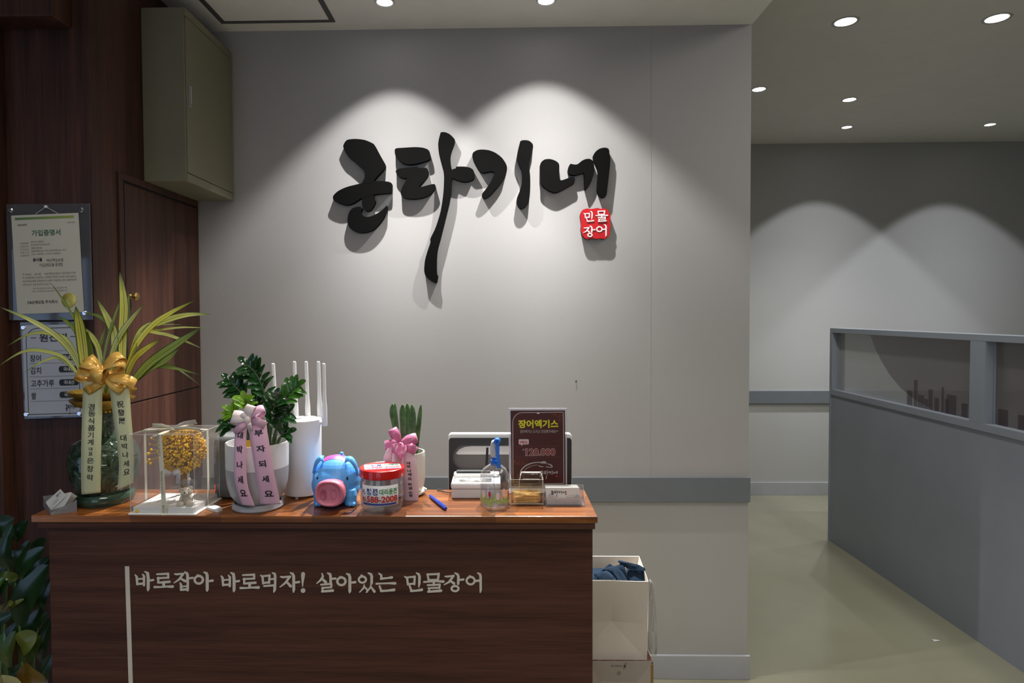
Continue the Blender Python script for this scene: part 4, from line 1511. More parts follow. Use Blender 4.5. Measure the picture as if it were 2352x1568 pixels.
# folded film edges that catch light
M['filmedge'] = plain('film_edge', (0.55, 0.55, 0.53, 1), rough=0.3)
g = G()
for p in (P0, P1, P2, P3):
    g.tube([p + up * zb, p + up * zt_], 0.00045, 6)
for a_, b_ in ((P0, P1), (P1, P2), (P2, P3), (P3, P0)):
    g.tube([a_ + up * zt_, b_ + up * zt_], 0.00045, 6)
obj('film_edges', g, M['filmedge'], t)
M['tape'] = plain('cream_printed_tape', (0.62, 0.58, 0.46, 1), rough=0.45, var=0.02)
w0 = 0.0105
m0 = P0.lerp(P1, 0.53)
m1 = P3.lerp(P2, 0.46)
o_ = 0.0009
ub = V(1, 0, 0)
tp = obj('ribbon_band', G().grid([[p - ub * w0 / 2, p + ub * w0 / 2] for p in (m0 + V(0, -ex - o_, 0.0005), m0 + V(0, -o_ - 0.0005, 0.006), m0 + V(-0.003, -o_, HB * 0.5), m0 + V(-0.0085, -o_, HB + o_), m0.lerp(m1, 0.5) + V(0, 0, HB + 0.003), m1 + V(0.0, o_, HB + o_), m1 + V(0, o_, HB * 0.4), m1 + V(0, o_, 0.004))]), M['tape'], t, solid=0.0003)
q0, q1 = P1.lerp(P2, 0.52), P0.lerp(P3, 0.52)
vb = V(0, 1, 0)
obj('ribbon_band', G().grid([[p - vb * w0 / 2, p + vb * w0 / 2] for p in (q0 + V(ex + o_, 0, 0.0005), q0 + V(o_, 0, 0.006), q0 + V(o_, 0, HB + o_), q0.lerp(q1, 0.5) + V(0, 0, HB + 0.003), q1 + V(-o_, 0, HB + o_), q1 + V(-o_, 0, 0.004))]), M['tape'], t, solid=0.0003)
g = G()
ya = m0.y - 0.0016
for (cx_, cy_, hh) in ((508, 450, 380), (555, 1010, 330), (578, 1395, 140)):
    a_, b_ = ZB(cx_ - 14, cy_ + hh / 2), ZB(cx_ + 6, cy_ - hh / 2)
    fnq = lambda u, v, cx_=cx_, cy_=cy_, hh=hh: at(*ZB(cx_ - 16 + 30 * v - (u - 0.5) * hh * 0.06, cy_ + hh * (0.5 - u)), Y=ya - 0.0008)
    write(g, 'LOVE IS ETERNAL' if hh > 350 else ('LOVE ETERNAL' if hh > 200 else 'LOVE'), fnq, (0, 0, 1, 1))
obj('lettering', g, plain('olive_ribbon_ink', (0.20, 0.17, 0.09, 1), rough=0.5), tp)
kc = at(*ZB(705, 262), Y=m0.y + 0.04)
kc.z = A.z + HB + 0.006
Ub = rpx(1 / 6.03, m0.y + 0.03)
for dx, dz_, dy_, wd in ((-330, 42, 0.012, 0.012), (-380, -12, -0.022, 0.007), (430, 5, -0.012, 0.009), (240, 70, 0.035, 0.014), (-190, -70, -0.033, 0.010)):
    g = G()
    e = kc + V(dx * Ub, dy_, dz_ * Ub)
    md_ = kc.lerp(e, 0.5) + V(0, 0, 0.004 if dz_ > 0 else 0.001)
    band(g, [kc, md_, e], wd, wdir=(0.15 if dx < 0 else -0.1, -0.55, 0.8) if dz_ > -60 else (1, 0, 0))
    obj('bow_end', g, M['tape'] if dz_ != 70 else M['frostplastic'], t, smooth=True, solid=0.0003)
obj('knot', G().ball(kc, (0.006, 0.005, 0.004), 12, 8), M['tape'], t, smooth=True)
# tiny fallen blossoms on the outside of the tray
M['yellow'] = plain('dried_yellow_blossom', (0.80, 0.47, 0.008, 1), rough=0.75, var=0.25, vscale=90)
for k_, (x, y) in enumerate(((215, 1425), (940, 1372))):
    p = at(*ZB(x, y), Y=A.y + 0.004)
    p.z = max(p.z, ZL + 0.0037 + 0.0035)
    tag(obj('fallen_blossom', G().ball(p, 0.0042 if k_ == 0 else 0.0024, 10, 8), M['yellow'], loc=p, smooth=True), ['round yellow blossom fallen at the left front corner inside the clear box', 'tiny yellow blossom fallen at the foot of the white bear'][k_], 'blossom')
# dried flower ball
ZIN = ZL + 0.0036 + 0.0126
fc = at(418, 1032, Y=A.y + 0.066)
tf_ = thing('dried_bouquet', 'ball of dried yellow blossoms with a gauze wrap inside the clear box', 'bouquet', (fc.x, fc.y, ZIN))
rng = random.Random(3)
RB = 0.050
M['amber'] = plain('amber_dried_stems', (0.30, 0.14, 0.008, 1), rough=0.8, var=0.4, vscale=120)
obj('flower_core', G().ball(fc, (RB * 0.86, RB * 0.80, RB * 0.90), 24, 16), M['amber'], tf_, smooth=True)
g = G()
for k_ in range(1300):
    z_ = rng.uniform(-1, 1)
    a = rng.uniform(0, 2 * pi)
    rr = RB * rng.uniform(0.84, 1.10)
    s_ = sqrt(1 - z_ * z_)
    p = fc + V(rr * s_ * cos(a) * 1.02, rr * s_ * sin(a) * 0.92, rr * z_ * 1.06)
    if p.x > P1.x - 0.005 + 0.0:
        p.x = P1.x - 0.006 - rng.uniform(0, 0.006)
    if p.z > ZL + HB - 0.005:
        p.z = ZL + HB - 0.006
    g.ball(p, rng.choice((0.0016, 0.002, 0.0026, 0.0034)), 7, 5)
fb = obj('blossoms', g, M['yellow'], tf_, smooth=True)
fb['kind'] = 'stuff'
g = G()
for (x, y, r_) in ((365, 615, .004), (405, 560, .0035), (375, 697, .0035), (395, 750, .0033), (350, 730, .002), (385, 480, .002), (405, 400, .0025), (940, 830, .004), (880, 842, .003), (1015, 768, .0035), (715, 862, .0038), (768, 825, .002)):
    p = at(*ZB(x, y), Y=fc.y - 0.02)
    p.x = min(p.x, P1.x - 0.006)
    g.tube([fc + (p - fc) * 0.7, p], 0.0004, 5)
    g.ball(p, r_, 9, 7)
obj('loose_blossoms', g, M['yellow'], tf_, smooth=True)
sb = at(*ZB(735, 1160), Y=fc.y)
obj('stem_bundle', G().lathe([(0.004, ZIN), (0.007, ZIN + 0.015), (0.008, ZIN + 0.03), (0.005, fc.z - RB * 0.86)], V(fc.x + 0.004, fc.y, 0), n=20), M['amber'], tf_, smooth=True)
M['gauze'] = clear('white_gauze', refl=0.02, haze=0.38, hazecol=(0.72, 0.70, 0.74, 1))
g = G()
for k_ in range(2):
    rows = []
    for j in range(7):
        rr = 0.008 + 0.010 * j
        rows.append([V(fc.x + (rr * cos(a)) * 0.85, fc.y + 0.012 + rr * 0.62 * abs(sin(a)), fc.z - 0.056 + 0.011 * j + 0.004 * sin(5 * a + j) + 0.01 * k_) for a in [pi * (0.05 + i * 0.9 / 24) for i in range(25)]])
    g.grid(rows)
obj('gauze_wrap', g, M['gauze'], tf_, smooth=True, solid=0.0003)
kb = at(*ZB(690, 890), Y=fc.y - 0.038)
for ang, ln, pf_, roll in ((170, 0.026, 0.6, 30), (15, 0.020, 0.6, -30)):
    g = G()
    bow_loop(g, kb, ang, ln, 0.014, pf_, roll=roll)
    obj('gauze_bow', g, M['gauze'], tf_, smooth=True, solid=0.0003)
g = G()
band(g, [kb, kb + V(0.018, -0.004, 0.004), kb + V(0.019, -0.008, -0.022)], 0.012)
obj('gauze_bow', g, M['gauze'], tf_, smooth=True, solid=0.0003)

# fluffy white paper shreds
g = G()
for k_ in range(90):
    p = V(rng.uniform(P0.x + 0.012, P1.x - 0.012), rng.uniform(P0.y + 0.012, P2.y - 0.012), ZIN + rng.uniform(0.0003, 0.0015))
    a = rng.uniform(0, pi)
    d_ = V(cos(a), sin(a), 0) * rng.uniform(0.003, 0.007)
    g.hexa([p - d_, p + d_, p + d_ + V(-sin(a), cos(a), 0.2) * 0.0012, p - d_ + V(-sin(a), cos(a), 0.2) * 0.0012], (0, 0, 0.0003))
o = tag(obj('paper_shreds', g, M['whiteboard'], loc=(fc.x, fc.y, ZIN)), 'scattered white paper shreds on the floor of the clear box', 'paper shreds')
o['kind'] = 'stuff'

# teddy bear
M['teddy'] = plain('cream_plush', (0.72, 0.62, 0.47, 1), rough=0.95, bump=0.9, bscale=1300, sheen=0.5, var=0.08)
bp = at(*ZB(880, 1350), Y=A.y + 0.022)
bp.z = ZIN
K_ = rpx(1 / 6.03, bp.y)
tb = thing('teddy_bear', 'little cream teddy bear sitting in the clear box, head tilted', 'soft toy', bp)
q = lambda x, y, d=0.0: at(*ZB(x, y), Y=bp.y + d)
g = G()
g.ball(q(885, 1255, 0.008), (58 * K_, 50 * K_, 88 * K_))
g.ball(q(895, 1140, 0.006), (82 * K_, 72 * K_, 70 * K_))
g.ball(q(872, 1165, -0.006), (40 * K_, 30 * K_, 30 * K_))
g.ball(q(815, 1112, 0.008), (30 * K_, 16 * K_, 30 * K_))
g.ball(q(955, 1085, 0.008), (30 * K_, 16 * K_, 30 * K_))
g.ball(q(805, 1312, -0.012), (46 * K_, 40 * K_, 44 * K_))
g.ball(q(948, 1305, -0.012), (48 * K_, 40 * K_, 48 * K_))
g.ball(q(835, 1300, 0.0), (44 * K_, 50 * K_, 36 * K_))
g.ball(q(930, 1300, 0.0), (44 * K_, 50 * K_, 36 * K_))
g.tube([q(835, 1205, 0.004), q(818, 1235, -0.003), q(812, 1265, -0.007)], [24 * K_, 22 * K_, 19 * K_], 12)
g.tube([q(945, 1195, 0.004), q(965, 1230, -0.003), q(968, 1262, -0.007)], [24 * K_, 22 * K_, 19 * K_], 12)
remesh(obj('body', g, M['teddy'], tb), 0.0006, 4)
obj('nose', G().ball(q(866, 1152, -0.0125), (11 * K_, 8 * K_, 13 * K_), 12, 8), M['black'], tb, smooth=True)
obj('eye', G().ball(q(846, 1118, -0.0045), 6 * K_, 10, 8), M['black'], tb, smooth=True)
obj('eye', G().ball(q(920, 1108, -0.0050), 6 * K_, 10, 8), M['black'], tb, smooth=True)
# heart pick with lettering and a pearl
hp = thing('heart_pick', 'clear heart pick with a pearl behind the bear', 'decoration', q(935, 1290, 0.022))
hq = []
for i in range(40):
    a = 2 * pi * i / 40
    hx, hy = 16 * sin(a) ** 3, 13 * cos(a) - 5 * cos(2 * a) - 2 * cos(3 * a) - cos(4 * a)
    hq.append(q(925 + hx * 6.2, 1030 - hy * 5.4, 0.021))
obj('heart', G().prism(hq, (0, 0.0008, 0)), M['frostplastic'], hp)
obj('pick', G().tube([q(930, 1340, 0.022), q(926, 1060, 0.022)], 0.0006, 8), M['clear'], hp)
obj('pearl', G().ball(q(930, 968, 0.018), 27 * K_, 16, 10), plain('pearl', (0.75, 0.72, 0.68, 1), rough=0.2, coat=0.5), hp, smooth=True)
g = G()
write(g, 'LOVE', quad_fn(q(860, 1030, 0.0205), q(985, 1018, 0.0205), q(985, 1060, 0.0205), q(860, 1072, 0.0205)), (0, 0, 1, 1), 0.01)
obj('lettering', g, M['greyink'], hp)

# small white tag on the ledge
a_, b_, c_, d_ = (base_at(*ZB(x, y)) for x, y in ((1172, 1388), (1318, 1430), (1408, 1395), (1275, 1346)))
for p in (a_, b_, c_, d_):
    p.z = ZL
q4 = [a_, a_.lerp(b_, 0.85), b_.lerp(c_, 0.2), b_.lerp(c_, 0.85), c_.lerp(d_, 0.12), d_, d_.lerp(a_, 0.5)]
tg = thing('plastic_tag', 'small flat white plastic tag on the ledge right of the clear box', 'tag', (a_ + c_) / 2)
obj('lower_shell', G().prism(q4, (0, 0, 0.0028)), M['white'], tg, bevel=0.0006)
ct = sum(q4, Vector()) / len(q4)
obj('upper_shell', G().prism([ct + (p - ct) * 0.96 + V(0, 0, 0.0033) for p in q4], (0, 0, 0.0028)), M['white'], tg, bevel=0.0008)

# ---------------------------------------------------------------- grey smart speaker
fr = base_at(545, 1148)
R_ = rpx(50, fr.y + 0.05)
YS_ = fr.y + R_
cx = at(545, 1080, Y=YS_).x
zz = lambda py: zat(545, py, YS_)
tS = thing('smart_speaker', 'grey fabric cylinder speaker between the clear box and the two-tone pot', 'speaker', (cx, YS_, ZL))
H_ = zz(996) - ZL
M['greyfab'] = plain('grey_fabric', (0.115, 0.12, 0.12, 1), rough=0.8, bump=0.3, bscale=1200, var=0.05)
obj('body', G().lathe([(R_ * 0.9, ZL + 0.004), (R_ * 0.97, ZL + 0.008), (R_, ZL + 0.03), (R_, ZL + H_ - 0.032), (R_ * 0.96, ZL + H_ - 0.014), (R_ * 0.86, ZL + H_ - 0.004), (R_ * 0.72, ZL + H_), (R_ * 0.66, ZL + H_ - 0.004), (0.0, ZL + H_ - 0.005)], (cx, YS_, 0), n=64), M['greyfab'], tS, smooth=True, angle=60)
obj('foot_ring', G().lathe([(R_ * 0.86, ZL), (R_ * 0.9, ZL + 0.005)], (cx, YS_, 0), n=48), M['black'], tS)
M['led'] = plain('blue_white_led', (0.02, 0.03, 0.05, 1), rough=0.4, emit=((0.35, 0.5, 1.0, 1), 0.55))
g = G()
# dot-matrix clock lights on the left flank
digits = ['1110111', '1010001', '1010111', '1010100', '1110111', '0000000', '0110111', '0010101', '0010111']
for r_, row in enumerate(digits):
    for c_i, b_ in enumerate(row):
        if b_ == '1':
            px, py = 499 + c_i * 1.75, 1026 + r_ * 4.6
            p = at(px, py, Y=YS_)
            dx = p.x - cx
            if abs(dx) < R_ * 0.995:
                y_ = YS_ - sqrt(R_ * R_ - dx * dx)
                p = V(cx + dx, y_, at(px, py, Y=y_).z)
                n_ = V(p.x - cx, p.y - YS_, 0).normalized()
                e1 = V(-n_.y, n_.x, 0)
                s_ = 0.0008
                p += n_ * 0.0004
                g.add([p - e1 * s_ - up * s_, p + e1 * s_ - up * s_, p + e1 * s_ + up * s_, p - e1 * s_ + up * s_], [(0, 1, 2, 3)])
obj('clock_lights', g, M['led'], tS)
px, py = 501.5, 1116
p = at(px, py, Y=YS_ - 0.018)
dx = p.x - cx
y_ = YS_ - sqrt(max(R_ * R_ - dx * dx, 0))
n_ = V(p.x - cx, y_ - YS_, 0).normalized()
e1 = V(-n_.y, n_.x, 0)
p = V(p.x, y_, p.z) + n_ * 0.0005
obj('status_light', G().hexa([p - e1 * .0013 - up * .008, p + e1 * .0013 - up * .008, p + e1 * .0013 + up * .008, p - e1 * .0013 + up * .008], n_ * 0.0004), plain('red_led', (0.1, 0.005, 0.005, 1), emit=((1.0, 0.03, 0.04, 1), 1.2)), tS)
# ---------------------------------------------------------------- two-tone pot with a glossy leaved plant
ZA = lambda x, y: (480 + x / 4.125, 820 + y / 4.125)
fr = base_at(593, 1181)
RSC = rpx(58, fr.y + 0.058)
YP_ = fr.y + RSC
PX_ = at(593, 1160, Y=YP_).x
zz = lambda py: zat(593, py, YP_)
M['lightgrey'] = plain('light_grey_glaze', (0.34, 0.345, 0.36, 1), rough=0.35, var=0.02)
M['potwhite'] = plain('white_glaze', (0.66, 0.66, 0.66, 1), rough=0.3, var=0.02)
M['leafdark'] = plain('glossy_dark_leaf', (0.012, 0.050, 0.012, 1), rough=0.16, coat=0.5, var=0.3, vscale=35)
M['leafmid'] = plain('glossy_mid_leaf', (0.035, 0.115, 0.014, 1), rough=0.18, coat=0.4, var=0.25, vscale=35)
M['leaflight'] = plain('fresh_green_leaf', (0.16, 0.34, 0.018, 1), rough=0.25, coat=0.3, var=0.2, vscale=35)
M['stalk'] = plain('green_stalk', (0.035, 0.075, 0.018, 1), rough=0.4)
M['soil'] = plain('dark_potting_soil', (0.03, 0.022, 0.016, 1), rough=0.95, bump=1.0, bscale=250, var=0.4)
tz = thing('potted_plant', 'glossy dark green plant in a white and grey pot with saucer', 'potted plant', (PX_, YP_, ZL))
c = V(PX_, YP_, 0)
rr = lambda px: rpx(px, YP_)
obj('saucer', G().lathe([(RSC * 0.93, ZL), (RSC, ZL + 0.004), (RSC * 0.97, ZL + 0.014), (RSC * 0.90, ZL + 0.016), (RSC * 0.86, ZL + 0.008), (0.0, ZL + 0.007)], c, n=56, close=False), M['lightgrey'], tz, smooth=True)
zrim, zband = zz(1013), zz(1068)
zb0 = ZL + 0.008
obj('pot_lower', G().lathe([(0.0, zb0), (rr(40), zb0), (rr(48), zb0 + 0.010), (rr(61), zz(1130)), (rr(67.5), zz(1105)), (rr(69.5), zz(1085)), (rr(70), zband)], c, n=64, close=False), M['lightgrey'], tz, smooth=True)
obj('pot_upper', G().lathe([(rr(70), zband), (rr(70.3), zrim - 0.004), (rr(70), zrim), (rr(67), zrim), (rr(66), zrim - 0.02), (rr(65), zband)], c, n=64, close=False), M['potwhite'], tz, smooth=True)
g = G().lathe([(0.0, zrim - 0.016), (rr(66), zrim - 0.019)], c, n=40, close=False)
rng = random.Random(5)
for k_ in range(26):
    a, r_ = rng.uniform(0, 2 * pi), rr(62) * sqrt(rng.random())
    g.ball(c + V(r_ * cos(a), r_ * sin(a), zrim - 0.015), rng.uniform(0.003, 0.006), 8, 6)
obj('pebble_soil', g, plain('grey_pebbles', (0.22, 0.21, 0.19, 1), rough=0.9, var=0.5, vscale=200), tz)


def zz_stalk(root, tocrop, pts, Ys, lens, mat, wid=0.50, r0=0.005, seed=0, start=0.42, npair=6, updir=(0, -1, 0.25), spread=0.95):
    """an arching stalk with paired glossy leaves along its upper part"""
    rg = random.Random(seed)
    P2 = spline(pts, 8)
    n = len(P2)
    P = []
    for k, (x, y) in enumerate(P2):
        f = k / (n - 1)
        P.append(at(*tocrop(x, y), Y=Ys[0] + (Ys[1] - Ys[0]) * f))
    st = obj('stalk', G().tube(P, [r0 * (1 - 0.65 * k / (n - 1)) for k in range(n)], 8), M['stalk'], root, smooth=True)
    g = G()
    for j in range(npair):
        f = start + (1 - start) * (j + 0.3) / npair
        i = min(int(f * (n - 1)), n - 2)
        p = P[i]
        tdir = (P[i + 1] - P[i]).normalized()
        side = tdir.cross(V(*updir)).normalized()
        for s_ in (-1, 1):
            L_ = 1.28 * lens * (1.0 - 0.35 * abs(f - 0.72) / 0.5) * rg.uniform(0.88, 1.1)
            d = (side * s_ * spread + tdir * rg.uniform(0.45, 0.8) + V(0, rg.uniform(-0.5, 0.25), rg.uniform(-0.1, 0.25))).normalized()
            e = p + d * L_
            m_ = p.lerp(e, 0.5) + V(0, 0, 0.06 * L_) + V(0, -0.05 * L_, 0)
            leaf(g, spline([p, p.lerp(m_, 0.5), m_, e + V(0, 0, -0.05 * L_)], 4), L_ * wid, up=(side * s_ * -0.25 + V(rg.uniform(-.3, .3), -0.75, 0.75)), fold=0.22)
    d = (P[-1] - P[-3]).normalized()
    leaf(g, spline([P[-1], P[-1] + d * lens * 0.45 + V(0, -.003, 0.002), P[-1] + d * lens * 0.9], 5), lens * wid, up=(0.2, -0.8, 0.6), fold=0.22)
    obj('leaves', g, mat, st, smooth=True, angle=70)


for i, (pts, Ys, ln, mt, sd, stt, npr) in enumerate([
    ([(575, 900), (560, 640), (540, 420), (500, 270), (440, 150), (372, 82)], (YP_ + 0.01, YP_ + 0.01), 0.036, 'leafdark', 1, 0.45, 7),
    ([(480, 900), (420, 620), (350, 400), (270, 300), (205, 235)], (YP_ + 0.015, YP_ + 0.02), 0.033, 'leafdark', 2, 0.55, 5),
    ([(450, 900), (400, 640), (365, 500), (340, 400)], (YP_ - 0.005, YP_ - 0.03), 0.028, 'leaflight', 3, 0.72, 3),
    ([(420, 900), (350, 680), (270, 560), (205, 510)], (YP_, YP_ - 0.01), 0.026, 'leaflight', 4, 0.72, 3),
    ([(430, 900), (340, 740), (250, 650), (180, 628)], (YP_, YP_), 0.030, 'leafdark', 5, 0.6, 4),
    ([(600, 900), (650, 640), (700, 450), (770, 330), (840, 275)], (YP_ + 0.01, YP_ - 0.01), 0.031, 'leafmid', 6, 0.52, 5),
    ([(590, 900), (620, 740), (670, 610), (735, 530)], (YP_ - 0.01, YP_ - 0.02), 0.035, 'leafdark', 7, 0.5, 4),
    ([(620, 900), (660, 790), (700, 735), (745, 715)], (YP_ - 0.01, YP_ - 0.02), 0.031, 'leafdark', 8, 0.6, 2),
    ([(560, 900), (590, 660), (610, 520), (640, 400)], (YP_ - 0.005, YP_ - 0.025), 0.035, 'leafdark', 9, 0.5, 5),
    ([(530, 900), (510, 640), (470, 480), (450, 390)], (YP_ + 0.02, YP_ + 0.03), 0.034, 'leafdark', 10, 0.5, 5),
]):
    zz_stalk(tz, ZA, pts, Ys, ln, M[mt], seed=sd, start=stt, npair=npr, r0=0.0045)
# little yellow plant tag
g = G()
tg4 = [at(*ZA(352, 790), Y=YP_ - 0.05), at(*ZA(392, 785), Y=YP_ - 0.05), at(*ZA(395, 880), Y=YP_ - 0.05), at(*ZA(355, 885), Y=YP_ - 0.05)]
obj('plant_tag', G().hexa(tg4, (0, 0.001, 0)), plain('yellow_plant_tag', (0.65, 0.38, 0.01, 1), rough=0.5), tz)

# pink ribbons and white-pink bow
M['pink'] = plain('pale_pink_ribbon', (0.74, 0.42, 0.56, 1), rough=0.45, var=0.04, sheen=0.3)
M['pinkwhite'] = plain('white_pink_satin', (0.78, 0.66, 0.65, 1), rough=0.3, var=0.05, sheen=0.3)
YB_ = YP_ - rr(70) - 0.010
bc = at(*ZA(378, 590), Y=YB_)
tr = thing('ribbon_bow', 'white and pink bow with two pink lettered ribbons on the two-tone pot', 'ribbon', bc)
U = rpx(1 / 4.125, YB_)
for ang, ln, wd, pf_, roll, (ox, oy), mt in ((172, 165, 125, 0.5, 30, (0, 0), 'pinkwhite'), (75, 130, 100, 0.55, -15, (0, -10), 'pinkwhite'), (38, 175, 85, 0.5, -35, (10, 0), 'pink'), (128, 90, 80, 0.6, 20, (0, 0), 'pinkwhite')):
    g = G()
    bow_loop(g, bc + V(ox * U, 0, -oy * U), ang, ln * U, wd * U, pf_, roll=roll)
    obj('loop', g, M[mt], tr, smooth=True, solid=0.0004)
for a_, b_, wd, mt in (((375, 610), (235, 715), 62, 'pink'), ((375, 600), (392, 700), 42, 'pinkwhite'), ((400, 590), (535, 650), 80, 'pink')):
    g = G()
    band(g, [at(*ZA(*a_), Y=YB_ - 0.004), at(*ZA((a_[0] + b_[0]) / 2, (a_[1] + b_[1]) / 2 - 8), Y=YB_ - 0.012), at(*ZA(*b_), Y=YB_ - 0.006)], wd * U)
    obj('bow_end', g, M[mt], tr, smooth=True, solid=0.0004)
obj('knot', G().ball(bc + V(0, -0.006, 0), (0.008, 0.006, 0.009), 14, 10), M['pinkwhite'], tr, smooth=True)
L1 = Ribbon([(ZA(275, 620), ZA(368, 610), YB_), (ZA(245, 740), ZA(356, 730), YB_ - 0.004), (ZA(238, 900), ZA(354, 890), YB_ - 0.008), (ZA(236, 1080), ZA(354, 1070), YB_ - 0.008), (ZA(258, 1240), ZA(372, 1230), YB_ - 0.004), (ZA(312, 1398), ZA(436, 1412), YB_ + 0.006)], bow=0.002)
L2 = Ribbon([(ZA(392, 610), ZA(540, 600), YB_ + 0.002), (ZA(384, 740), ZA(556, 720), YB_ - 0.006), (ZA(408, 900), ZA(582, 880), YB_ - 0.010), (ZA(436, 1080), ZA(610, 1060), YB_ - 0.010), (ZA(462, 1230), ZA(642, 1220), YB_ - 0.006), (ZA(490, 1392), ZA(678, 1392), YB_ + 0.004)], bow=0.002)
for rb, chars in ((L1, [('대', 300, 738, 52, 74), ('박', 295, 872, 56, 84), ('나', 296, 1018, 58, 78), ('세', 300, 1160, 52, 84), ('요', 328, 1283, 60, 74)]),
                  (L2, [('부', 474, 718, 82, 72), ('자', 494, 865, 84, 72), ('되', 508, 1008, 70, 76), ('세', 538, 1152, 66, 72), ('요', 570, 1290, 84, 66)])):
    tl = obj('tail', rb.geo(), M['pink'], tr, smooth=True, solid=0.0004)
    g = G()
    for ch, x, y, sx, sy in chars:
        rb.char(g, ch, *ZA(x, y), sx / 4.125, sy / 4.125, bold=0.03)
    obj('lettering', g, M['ribbonink'], tl)

# ---------------------------------------------------------------- white router tower with five aerials
fr = base_at(695, 1150)
YR_ = fr.y + rpx(44, fr.y + 0.045) + 0.010
R_ = rpx(44, YR_)
RX_ = at(695, 1080, Y=YR_).x
zz = lambda py: zat(695, py, YR_)
M['router'] = plain('white_router_plastic', (0.72, 0.72, 0.73, 1), rough=0.4, var=0.02)
t = thing('wifi_router', 'white cylindrical router with five upright aerials behind the two-tone pot', 'router', (RX_, YR_, ZL))
H_ = zz(961) - ZL
obj('body', G().lathe([(0, ZL + 0.006), (R_ * 0.94, ZL + 0.006), (R_ * 0.975, ZL + 0.010), (R_, ZL + H_ - 0.004), (R_ * 0.985, ZL + H_ - 0.001), (R_ * 0.95, ZL + H_), (0.0, ZL + H_ - 0.001)], (RX_, YR_, 0), n=72, close=False), M['router'], t, smooth=True)
for k_ in range(3):
    a = radians(-95 + k_ * 120)
    obj('foot', G().lathe([(0.004, ZL), (0.004, ZL + 0.007)], (RX_ + R_ * 0.8 * cos(a), YR_ + R_ * 0.8 * sin(a), 0), n=14), M['lightgrey'], t)
for k_, (tx, ty, bx, by, dy) in enumerate(((627.0, 834, 634.5, 972, 0.035), (676, 829.5, 680.5, 975, 0.050), (703, 829.5, 708, 975, 0.052), (731, 829.5, 735.5, 974, 0.045), (743.5, 834, 746, 978, -0.004))):
    Y_ = YR_ + dy
    a_, b_ = at(tx, ty, Y=Y_), at(bx, by, Y=Y_)
    r_ = rpx(4.1, Y_)
    f = lambda s_: a_.lerp(b_, s_)
    an = obj('antenna', G().tube([f(0.0), f(0.008), f(0.03), f(0.50), f(0.62), f(0.72), f(0.97), f(1.0)], [r_ * .5, r_ * .9, r_, r_ * 1.02, r_ * 1.2, r_ * 1.45, r_ * 1.5, r_ * 1.3], 14), M['router'], t, smooth=True)
    hp_ = b_ + V(0, 0, 0.008)
    inn = V(RX_ - hp_.x, YR_ - hp_.y, 0)
    inn = inn.normalized() * (inn.length - R_ * 0.95)
    obj('hinge', G().tube([hp_, hp_ + inn], r_ * 1.0, 12), M['router'], an, smooth=True)

# ---------------------------------------------------------------- blue piggy bank
ZP = lambda x, y: (700 + x / 8.71, 1020 + y / 8.71)
fr = base_at(775, 1166)
YG = fr.y + 0.041
K_ = rpx(1 / 8.71, YG)
pc = at(*ZP(640, 720), Y=YG)
M['pig'] = plain('sky_blue_vinyl', (0.10, 0.39, 0.86, 1), rough=0.38, var=0.03)
M['snout'] = plain('rose_pink_vinyl', (0.60, 0.17, 0.24, 1), rough=0.38, var=0.03)
M['snoutdark'] = plain('deep_rose_vinyl', (0.42, 0.09, 0.15, 1), rough=0.45)
t = thing('piggy_bank', 'sky blue piggy bank with big pink snout beside the red-lidded jar', 'piggy bank', (pc.x, YG, ZL))
q = lambda x, y, d=0.0: at(*ZP(x, y), Y=YG + d)
PIGE = [(q(640, 700, 0.006), (484 * K_, 0.052, 500 * K_)), (q(640, 860, 0.002), (470 * K_, 0.046, 330 * K_)), (q(555, 800, -0.014), (415 * K_, 0.038, 380 * K_)), (q(520, 900, -0.024), (300 * K_, 0.032, 270 * K_))]
g = G()
# trunk leaning back to the right, cheeks, haunches and feet flow together
for e_ in PIGE:
    g.ball(*e_, 32, 20)
for x, d in ((300, -0.022), (920, -0.022), (340, 0.026), (920, 0.026)):
    p = q(x, 1050, d)
    p.z = ZL + 0.020
    g.lathe([(0.012, ZL + 0.0012), (0.0145, ZL + 0.004), (0.0145, ZL + 0.012), (0.0155, ZL + 0.026), (0.012, ZL + 0.040)], V(p.x, p.y, 0), n=20)
for x in (245, 310, 900, 975):
    p = q(x, 1220, -0.0345)
    g.ball(V(p.x, p.y, ZL + 0.0065), (0.0055, 0.006, 0.0055), 12, 8)
body = remesh(obj('body', g, M['pig'], t), 0.0012, 8)
sc_ = q(516, 968, -0.060)
ax = V(-0.10, -1, -0.02).normalized()
se1 = V(1, -0.10, 0).normalized()
se2 = ax.cross(se1) * -1


def oval(prof, cx, cz, sx, sz, n=48):
    g = G()
    vs, fs = [], []
    for r_, d in prof:
        for i in range(n):
            a = 2 * pi * i / n
            ca, sa = cos(a), sin(a)
            # slightly squared oval
            k_ = (abs(ca) ** 2.6 + abs(sa) ** 2.6) ** (-1 / 2.6)
            vs.append(V(cx.x, cx.y, cx.z) + se1 * (sx * r_ * k_ * ca) + V(0, 0, 1) * (sz * r_ * k_ * sa) + ax * d)
    for j in range(len(prof) - 1):
        for i in range(n):
            k2 = (i + 1) % n
            fs.append((j * n + i, j * n + k2, (j + 1) * n + k2, (j + 1) * n + i))
    fs.append(tuple((len(prof) - 1) * n + i for i in range(n)))
    return g.add(vs, fs)


